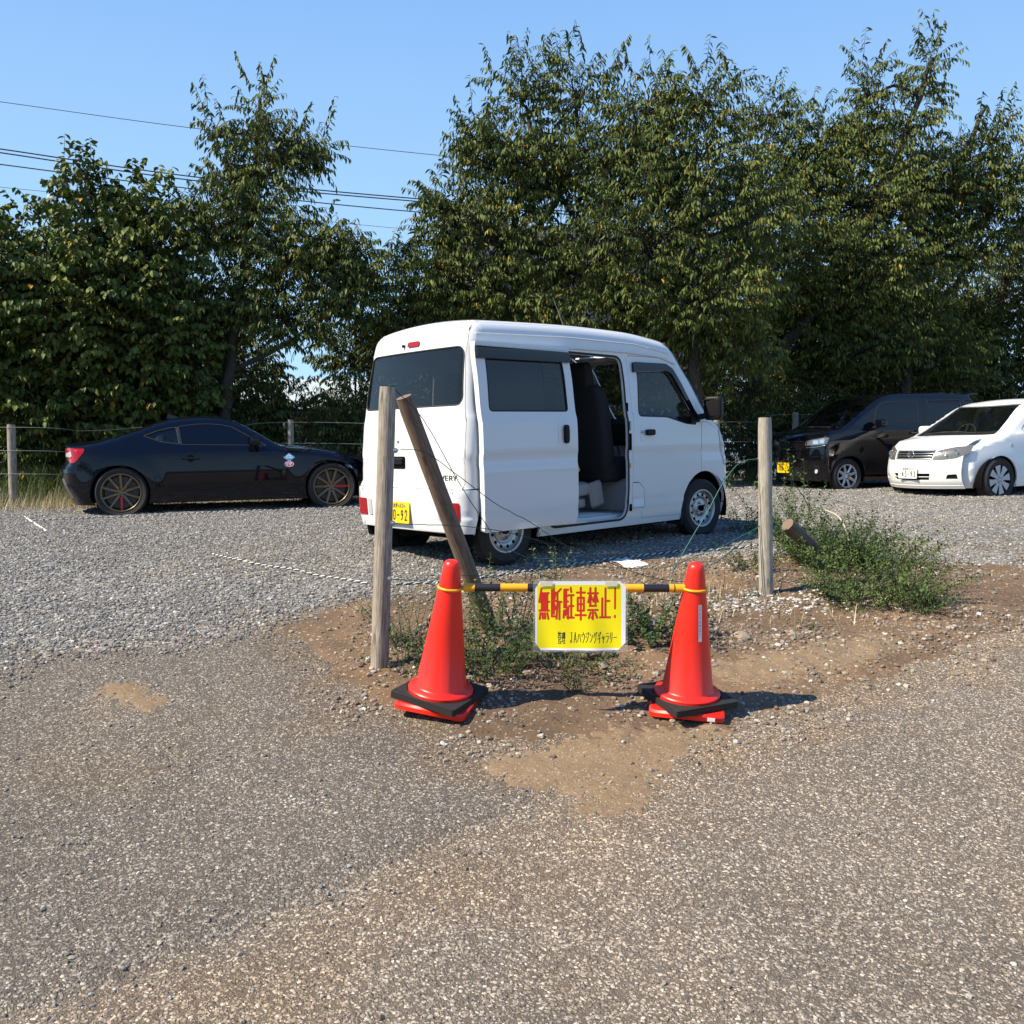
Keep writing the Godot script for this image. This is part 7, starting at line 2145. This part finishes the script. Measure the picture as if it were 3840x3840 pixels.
func build_fence() -> void:
	M.wood = wood_mat(3, Color(0.11, 0.088, 0.066), Color(0.44, 0.385, 0.31))
	M.wood_brown = wood_mat(5, Color(0.060, 0.040, 0.026), Color(0.25, 0.18, 0.125))
	M.wood_pale = wood_mat(8, Color(0.15, 0.13, 0.10), Color(0.50, 0.45, 0.375))
	var a := seen(714, 1258); var b := along(731.5, 730, -a.z)
	var o := thing("fence_post", "weathered grey timber post with a split face behind the unlabelled cone", "post", a, "timber posts at the lot corner")
	part(o, "timber", log_mesh(Vector3(0, -0.15, 0), b - a, 0.0475, 0.0435, 3, 0.012), M.wood)
	for q in [[746, 850], [741, 987], [735, 1092]]: bolt(o, along(q[0], q[1], -a.z - 0.035) - a)
	var mb := MB.new()
	mb.tube(smooth_path(PackedVector3Array([along(733, 731, 4.9) - a, along(736, 726, 4.92) - a, along(744, 728, 4.93) - a, along(750, 738, 4.95) - a]), 4), PackedFloat32Array([0.0025]), 5)
	part(o, "wire_loop", mb.mesh(), M.green_wire)
	var c := seen(925, 1188)
	o = thing("timber_brace", "brown slanting timber brace leaning on the split grey post", "brace", c)
	part(o, "timber", log_mesh((c - along(762, 752, 5.06)).normalized() * 0.12, along(762, 750, 5.06) - c, 0.05, 0.046, 5, 0.008), M.wood_brown)
	c = seen(1446, 1122)
	o = thing("fence_post", "pale knotty timber post standing among white shells", "post", c, "timber posts at the lot corner")
	part(o, "timber", log_mesh(Vector3(0, -0.12, 0), along(1443, 788, -c.z) - c, 0.0475, 0.0445, 9, 0.004), M.wood_pale)
	c = seen(1566, 1066)
	o = thing("leaning_log", "short brown log leaning out of the weeds", "log", c)
	part(o, "timber", log_mesh((c - along(1486, 990, 7.0)).normalized() * 0.2, along(1486, 990, 7.0) - c, 0.056, 0.054, 12, 0.005), M.wood_brown)
	# posts along the back of the car park
	var back := [[21, 801, 948, 13.4, 0.060, "grey post behind the coupe's rear bumper"], [548, 792, 880, 14.9, 0.050, "grey post rising behind the coupe's bonnet"], [1501, 778, 880, 17.4, 0.058, "grey post behind the minicar's windscreen"], [1352, 792, 900, 15.6, 0.055, "post half hidden behind the van's nose"], [300, 800, 880, 14.6, 0.050, "post hidden behind the coupe's cabin"]]
	var tops := []
	for q in back:
		var t := along(q[0], q[1], q[3])
		var f := Vector3(t.x, height(t.x, t.z) - 0.1, t.z)
		o = thing("fence_post", q[5], "post", f, "posts of the wire fence at the back")
		part(o, "timber", log_mesh(Vector3.ZERO, t - f, q[4], q[4] * 0.95, int(q[0]), 0.006), M.wood)
		tops.append(t)
	var order := [0, 4, 1, 3, 2]
	for lvl in 3:
		var p := PackedVector3Array([tops[0] + Vector3(-5, -0.1 - 0.33 * lvl, -0.2)])
		for k in order.size():
			p.append(tops[order[k]] + Vector3(0, -0.04 - 0.33 * lvl, 0.06))
			if k < order.size() - 1: p.append((tops[order[k]] + tops[order[k + 1]]) * 0.5 + Vector3(0, -0.10 - 0.33 * lvl, 0.06))
		p.append(tops[2] + Vector3(6, -0.1 - 0.33 * lvl, -0.5))
		wire("fence_wire", ["top wire of the fence at the back of the car park", "middle wire of the fence at the back of the car park", "bottom wire of the fence at the back of the car park"][lvl], "wire", p, 0.0028, M.grey_wire, "wires of the back fence")
	# slack green wires between the two near posts
	var gw := [[[742, 733, 783, 772, 815, 818, 860, 900, 905, 972, 955, 1040, 1000, 1075, 1050, 1094], "dark wire running from the split post's top down past the van's plate", 0.0022, 1],
		[[746, 849, 800, 853, 868, 900, 935, 950, 1000, 985, 1062, 1026, 1125, 1052, 1230, 1090, 1300, 1098], "dark wire sagging from the split post's upper bolt to the labelled cone", 0.0022, 1],
		[[741, 987, 800, 990, 875, 993, 950, 1003, 1015, 1020, 1060, 1042], "wire stretched straight from the split post's middle bolt", 0.0022, 1],
		[[736, 1092, 790, 1095, 830, 1090, 880, 1086, 920, 1086, 960, 1102, 1012, 1130], "wire from the split post's lowest bolt to the notice", 0.0022, 1],
		[[950, 1030, 985, 1048, 1015, 1054, 1050, 1054, 1083, 1060, 1120, 1068, 1185, 1072, 1260, 1070, 1310, 1050, 1360, 1032, 1420, 1000, 1440, 988], "thin pale wire lying slack past the white paper", 0.0020, 0],
		[[1434, 866, 1410, 868, 1388, 880, 1362, 915, 1335, 965, 1308, 1010, 1282, 1055, 1262, 1095], "green wire arching from the pale post down to the labelled cone", 0.0030, 0],
		[[1440, 985, 1415, 1010, 1380, 1040, 1345, 1065, 1318, 1085], "green wire slanting from the pale post towards the ground", 0.0030, 0],
		[[1444, 865, 1464, 872, 1490, 900, 1520, 945, 1535, 985], "dark wire drooping from the pale post into the weeds", 0.0026, 1],
		[[1452, 1094, 1490, 1098, 1530, 1085, 1560, 1060], "dark wire trailing from the pale post's foot to the log", 0.0024, 1],
		[[1430, 1100, 1405, 1135, 1380, 1160, 1330, 1175], "green wire end lying below the pale post", 0.0024, 0]]
	for q in gw: wire("slack_wire", q[1], "wire", at_span(q[0]), q[2], M.dark_wire if q[3] else M.green_wire, "slack wires between the lot corner posts")
	twisted_rope("striped rope end running from the split post out across the gravel", [400, 1047, 450, 1058, 560, 1078, 700, 1106], 0.008)
	twisted_rope("striped rope lying along the earth in front of the van", [742, 1106, 870, 1097, 960, 1085, 1060, 1070, 1200, 1052, 1330, 1040, 1440, 1030], 0.008)
	twisted_rope("striped rope lying on the gravel beside the coupe", [60, 983, 200, 977, 400, 968, 560, 961, 676, 957], 0.008)
	twisted_rope("striped rope crossing the gravel behind the van's wheels", [690, 1022, 800, 1012, 880, 1008], 0.008)
	twisted_rope("striped rope under the white estate car's nose", [1640, 928, 1700, 925, 1800, 922, 1900, 918], 0.008)

# ---------- weeds, straw, rubble ----------
var weed_leaf: ArrayMesh
var weed_mat: StandardMaterial3D
var stem_mat: StandardMaterial3D

func sprig(leaves: Scatter, wood: MB, g: RandomNumberGenerator, p: Vector3, d: Vector3, length: float, size: float, gap: float, tone: Color, arch: float) -> void:
	var pts := PackedVector3Array([p]); var t := d
	var seg := 6
	for k in seg:
		p += t * length / seg
		t = (t + Vector3(g.randfn() * 0.09, -arch, g.randfn() * 0.09)).normalized()
		pts.append(p)
	wood.tube(pts, PackedFloat32Array([0.0028, 0.0026, 0.0022, 0.0018, 0.0015, 0.0012, 0.0007]), 3, false)
	var n := int(length / gap)
	for k in n:
		var f := (k + g.randf()) / n
		if f < 0.06: continue
		f *= seg
		var i := mini(int(f), seg - 1)
		var q := pts[i].lerp(pts[i + 1], f - i)
		var tw := (pts[i + 1] - pts[i]).normalized()
		var a := k * 2.4 + g.randf() * 0.8
		var e := tw.cross(Vector3.UP if absf(tw.y) < 0.95 else Vector3.RIGHT).normalized()
		var lat := e * cos(a) + tw.cross(e) * sin(a)
		var dir := (lat + tw * 0.5 + Vector3(0, g.randf_range(-0.3, 0.25), 0)).normalized()
		var x := (Vector3.UP + Vector3(g.randfn(), 0, g.randfn()) * 0.4).cross(dir).normalized()
		var s := size * g.randf_range(0.6, 1.2)
		leaves.put(Transform3D(Basis(x * s, dir.cross(x) * s, dir * s), q), tone * g.randf_range(0.6, 1.35))

func weed(label: String, px: Array, spread: float, stems: int, length: float, size: float, tone: Color, sd: int, lean := 0.7, flat_ := 1.0, cat := "weed", gap := 0.013) -> Node3D:
	var g := RandomNumberGenerator.new(); g.seed = sd
	var c := seen(px[0], px[1])
	var o := thing("weed", label, cat, c, "weeds on the bare earth")
	var leaves := Scatter.new(); var wood := MB.new()
	for k in stems:
		var a := g.randf() * TAU; var r := sqrt(g.randf()) * spread
		var x := cos(a) * r; var z := sin(a) * r * 0.7 * flat_
		var p := Vector3(x, ground_y(c.x + x, c.z + z) - c.y - 0.01, z)
		var d := Vector3(cos(a) * lean * r / spread + g.randfn() * 0.25, 1.0, sin(a) * lean * r / spread + g.randfn() * 0.25).normalized()
		sprig(leaves, wood, g, p, d, length * g.randf_range(0.5, 1.15), size, gap, tone, 0.10 * lean)
	part(o, "stems", wood.mesh(), stem_mat).set_meta("kind", "stuff")
	scatter_node(o, "leaves", leaves, weed_leaf, weed_mat)
	return o

func straw(label: String, spots: Array, count: int, h0: float, h1: float, tone: Color, tone2: Color, sd: int, lean := 0.7) -> void:
	var g := RandomNumberGenerator.new(); g.seed = sd
	var blade := MB.new()
	for k in 4:
		var t := k / 3.0
		for s in [-1, 1]: blade.add(Vector3(s * 0.5 * (1.0 - t * 0.9), t, 0.18 * t * t), Vector3(0, 0.2, -1).normalized())
	for k in 3: blade.quad(2 * k, 2 * k + 1, 2 * k + 3, 2 * k + 2)
	var sc := Scatter.new()
	for k in count:
		var q: Array = spots[g.randi() % spots.size()]
		var x: float = q[0] + g.randfn() * q[2]; var z: float = q[1] + g.randfn() * q[3]
		var h := g.randf_range(h0, h1)
		var b := Basis(Vector3.UP, g.randf() * TAU) * Basis(Vector3.RIGHT, absf(g.randfn()) * lean)
		sc.put(Transform3D(b.scaled_local(Vector3(g.randf_range(0.004, 0.009), h, h)), on_ground(x, z, -0.01)), tone.lerp(tone2, g.randf()) * g.randf_range(0.6, 1.2))
	var o := Node3D.new(); o.name = numbered("grass"); add_child(o)
	tag(o, label, "grass", "", "stuff")
	scatter_node(o, "blades", sc, blade.mesh(), weed_mat)

func rock(label: String, at: Vector3, r: float, sd: int, tone: Color, n := "rubble_lump") -> void:
	var g := RandomNumberGenerator.new(); g.seed = sd
	var s := SphereMesh.new(); s.radius = 1.0; s.height = 2.0; s.radial_segments = 28; s.rings = 16
	var a := s.get_mesh_arrays()
	var v: PackedVector3Array = a[Mesh.ARRAY_VERTEX]
	var planes := []
	for k in 9: planes.append([Vector3(g.randfn(), g.randfn(), g.randfn()).normalized(), g.randf_range(0.5, 0.85)])
	var st := SurfaceTool.new(); st.begin(Mesh.PRIMITIVE_TRIANGLES)
	for k in v.size():
		var p := v[k]
		for q in planes:
			var d: float = p.dot(q[0])
			if d > q[1]: p -= q[0] * (d - q[1]) * 0.9
		p *= 1.0 + 0.10 * fine.get_noise_3d(v[k].x * 3 + sd, v[k].y * 3, v[k].z * 3)
		v[k] = p * Vector3(r, r * 0.62, r * 0.8)
	for k in a[Mesh.ARRAY_INDEX]: st.add_vertex(v[k])
	st.index(); st.generate_normals()
	var m := mat(Color.WHITE, 0.92)
	m.albedo_texture = rock_tex; m.albedo_color = Color(tone.r, tone.g, tone.b); m.uv1_triplanar = true; m.uv1_scale = Vector3.ONE * 7.0
	var o := solo(n, st.commit(), m, label, "stone", "rubble among the weeds")
	o.position = at; o.rotation.y = g.randf() * TAU

var rock_tex: Texture2D
var rock_bump: Texture2D

func build_foreground() -> void:
	weed_leaf = leaf_mesh(0.46, 0.15)
	weed_mat = mat(Color.WHITE, 0.55); weed_mat.vertex_color_use_as_albedo = true
	weed_mat.backlight_enabled = true; weed_mat.backlight = Color(0.45, 0.5, 0.15); weed_mat.metallic_specular = 0.35
	stem_mat = mat(lin(0.09, 0.10, 0.04), 0.8)
	var rk := aggregate(256, Color(0.30, 0.28, 0.26), 0.25, [Color(0.45, 0.43, 0.40), Color(0.22, 0.21, 0.20), Color(0.36, 0.33, 0.30)], 900, 2.0, 12.0, 44, 1.0)
	rock_tex = rk[0]; rock_bump = rk[1]
	var green := Color(0.075, 0.115, 0.028); var deep := Color(0.045, 0.085, 0.022); var pale := Color(0.11, 0.14, 0.05)
	weed("bushy weed spreading between the split post's brace and the unlabelled cone", [905, 1262], 0.24, 95, 0.40, 0.024, deep, 101)
	weed("tall weed clump growing at the brace's foot", [960, 1200], 0.14, 26, 0.45, 0.024, green, 102, 0.5)
	weed("wispy weed behind the unlabelled cone beside the split post", [795, 1218], 0.20, 44, 0.42, 0.018, pale, 103)
	weed("low weed in front of the split post's foot", [765, 1262], 0.13, 26, 0.16, 0.018, green, 104, 1.0)
	weed("leafy weed behind the notice's corner by the labelled cone", [1228, 1205], 0.22, 60, 0.30, 0.036, deep, 105)
	weed("single upright weed behind the striped bar", [1055, 1112], 0.03, 6, 0.36, 0.026, pale, 106, 0.2)
	weed("weed creeping over the rubble below the notice", [1075, 1262], 0.15, 34, 0.22, 0.020, green, 107, 1.0)
	weed("small weed at the edge of the striped bar's shadow", [1095, 1300], 0.07, 16, 0.14, 0.018, deep, 108, 1.0)
	weed("flat weed on the rubble beyond the notice's lower corner", [1140, 1262], 0.16, 26, 0.14, 0.018, green, 109, 1.4)
	weed("dense weed heap around the leaning log", [1565, 1058], 0.32, 150, 0.40, 0.030, deep, 110)
	weed("long weed stems spilling forward below the leaning log", [1660, 1128], 0.34, 170, 0.40, 0.026, green, 111, 1.0)
	weed("weed mound running back from the leaning log", [1620, 1070], 0.42, 170, 0.42, 0.026, green, 112, 0.9)
	weed("tall arching weed behind the leaning log", [1505, 1022], 0.12, 26, 0.75, 0.034, green, 113, 0.6)
	weed("weed tuft beside the pale post's foot", [1422, 1075], 0.13, 30, 0.26, 0.024, deep, 114)
	weed("weed tuft between the van's wheel and the pale post", [1415, 1005], 0.20, 34, 0.30, 0.030, green, 115)
	weed("creeping weed at the front of the weed heap", [1610, 1148], 0.14, 34, 0.14, 0.020, green, 116, 1.3)
	weed("small seedling on the earth below the pale post", [1510, 1185], 0.06, 12, 0.07, 0.018, deep, 117, 1.3)
	weed("weed tail at the end of the weed heap", [1730, 1150], 0.16, 46, 0.22, 0.020, deep, 118, 1.2)
	var dry := Color(0.36, 0.27, 0.15); var dry2 := Color(0.50, 0.42, 0.28); var gr := Color(0.085, 0.12, 0.03); var gr2 := Color(0.16, 0.19, 0.06)
	straw("dry straw lying behind the coupe's rear bumper", [[-7.2, -13.1, 0.5, 0.35], [-6.2, -13.2, 0.5, 0.3], [-5.4, -13.4, 0.5, 0.25], [-4.0, -13.9, 1.2, 0.25], [-2.4, -14.4, 1.0, 0.25]], 4200, 0.10, 0.32, dry, dry2, 61, 1.0)
	straw("long green grass along the fence behind the coupe", [[-7.4, -14.2, 0.6, 0.4], [-6.4, -14.3, 0.6, 0.4], [-3.0, -14.7, 0.8, 0.3], [-1.9, -15.0, 0.8, 0.4], [-4.6, -14.6, 1.0, 0.3]], 3600, 0.3, 0.75, gr, gr2, 62, 0.45)
	straw("dry straw strewn around the pale post", [[1.35, -6.6, 0.35, 0.25], [1.2, -6.1, 0.3, 0.2], [1.8, -5.7, 0.35, 0.12], [0.4, -5.6, 0.4, 0.3], [0.9, -5.9, 0.3, 0.2]], 900, 0.03, 0.15, dry, dry2, 63, 1.5)
	straw("thin grass along the shrubs behind the minicar", [[4.2, -17.3, 1.0, 0.3], [6.5, -18.2, 1.5, 0.4], [2.4, -16.5, 0.8, 0.3]], 1800, 0.15, 0.5, gr, gr2, 64, 0.5)
	var g := RandomNumberGenerator.new(); g.seed = 90
	var lumps := [[1010, 1225, 0.055], [1045, 1240, 0.07], [1085, 1232, 0.06], [1115, 1245, 0.075], [1030, 1258, 0.05], [1000, 1200, 0.06], [1150, 1238, 0.045], [1180, 1215, 0.05], [970, 1208, 0.055], [1135, 1228, 0.04], [1205, 1180, 0.06]]
	for q in lumps:
		var p := seen(q[0], q[1])
		rock("rough grey lump of broken asphalt in the heap below the notice", p + Vector3(0, q[2] * 0.25, 0), q[2], int(q[0]), Color(0.62, 0.58, 0.54))
	rock("flat tan stone by the brace's foot", seen(972, 1222) + Vector3(0, 0.02, 0), 0.07, 5, Color(1.0, 0.9, 0.74), "flat_stone")
	rock("pale round stone beside the rubble heap", seen(1135, 1262) + Vector3(0, 0.015, 0), 0.034, 6, Color(1.0, 0.98, 0.9), "flat_stone")
	rock("long flat grey stone between labelled cone and pale post", seen(1400, 1205) + Vector3(0, 0.006, 0), 0.075, 7, Color(0.95, 0.88, 0.78), "flat_stone")
	for q in [[705, 1270, 0.022], [696, 1275, 0.018], [718, 1277, 0.016], [735, 1258, 0.024]]:
		rock("small white stone at the split post's foot", seen(q[0], q[1]) + Vector3(0, q[2] * 0.3, 0), q[2], int(q[0] * 3), Color(1, 1, 0.97), "white_stone")
	# paper
	var mb := MB.new()
	var pc := [seen(1148, 1062), seen(1186, 1057), seen(1224, 1067), seen(1188, 1075)]
	var n := 8
	for j in n + 1:
		for i in n + 1:
			var u := i / float(n); var v := j / float(n)
			var p: Vector3 = pc[0].lerp(pc[1], u).lerp(pc[3].lerp(pc[2], u), v)
			p.y = ground_y(p.x, p.z) + 0.010 + 0.010 * absf(noise.get_noise_2d(u * 3 + 4, v * 3))
			mb.add(p, Vector3.UP)
	for j in n:
		for i in n:
			var k := j * (n + 1) + i
			mb.quad(k, k + 1, k + n + 2, k + n + 1)
	solo("sheet_of_paper", mb.mesh(), M.paper, "crumpled white sheet of paper lying in front of the van", "paper")
	mb = MB.new()
	mb.tube(smooth_path(PackedVector3Array([along(1556, 962, 7.3), along(1582, 975, 7.25), along(1596, 1000, 7.2), along(1606, 1040, 7.2)]), 6), PackedFloat32Array([0.007]), 6)
	solo("dry_stalk", mb.mesh(), mat(lin(0.52, 0.47, 0.36), 0.8), "pale bent stalk arching over the weed heap", "stalk")
	mb = MB.new()
	mb.tube(PackedVector3Array([seen(46, 975), seen(88, 1002)]), PackedFloat32Array([0.012]), 6)
	solo("pale_lath", mb.mesh(), M.rope_white, "pale lath lying on the gravel near the grey post", "lath")
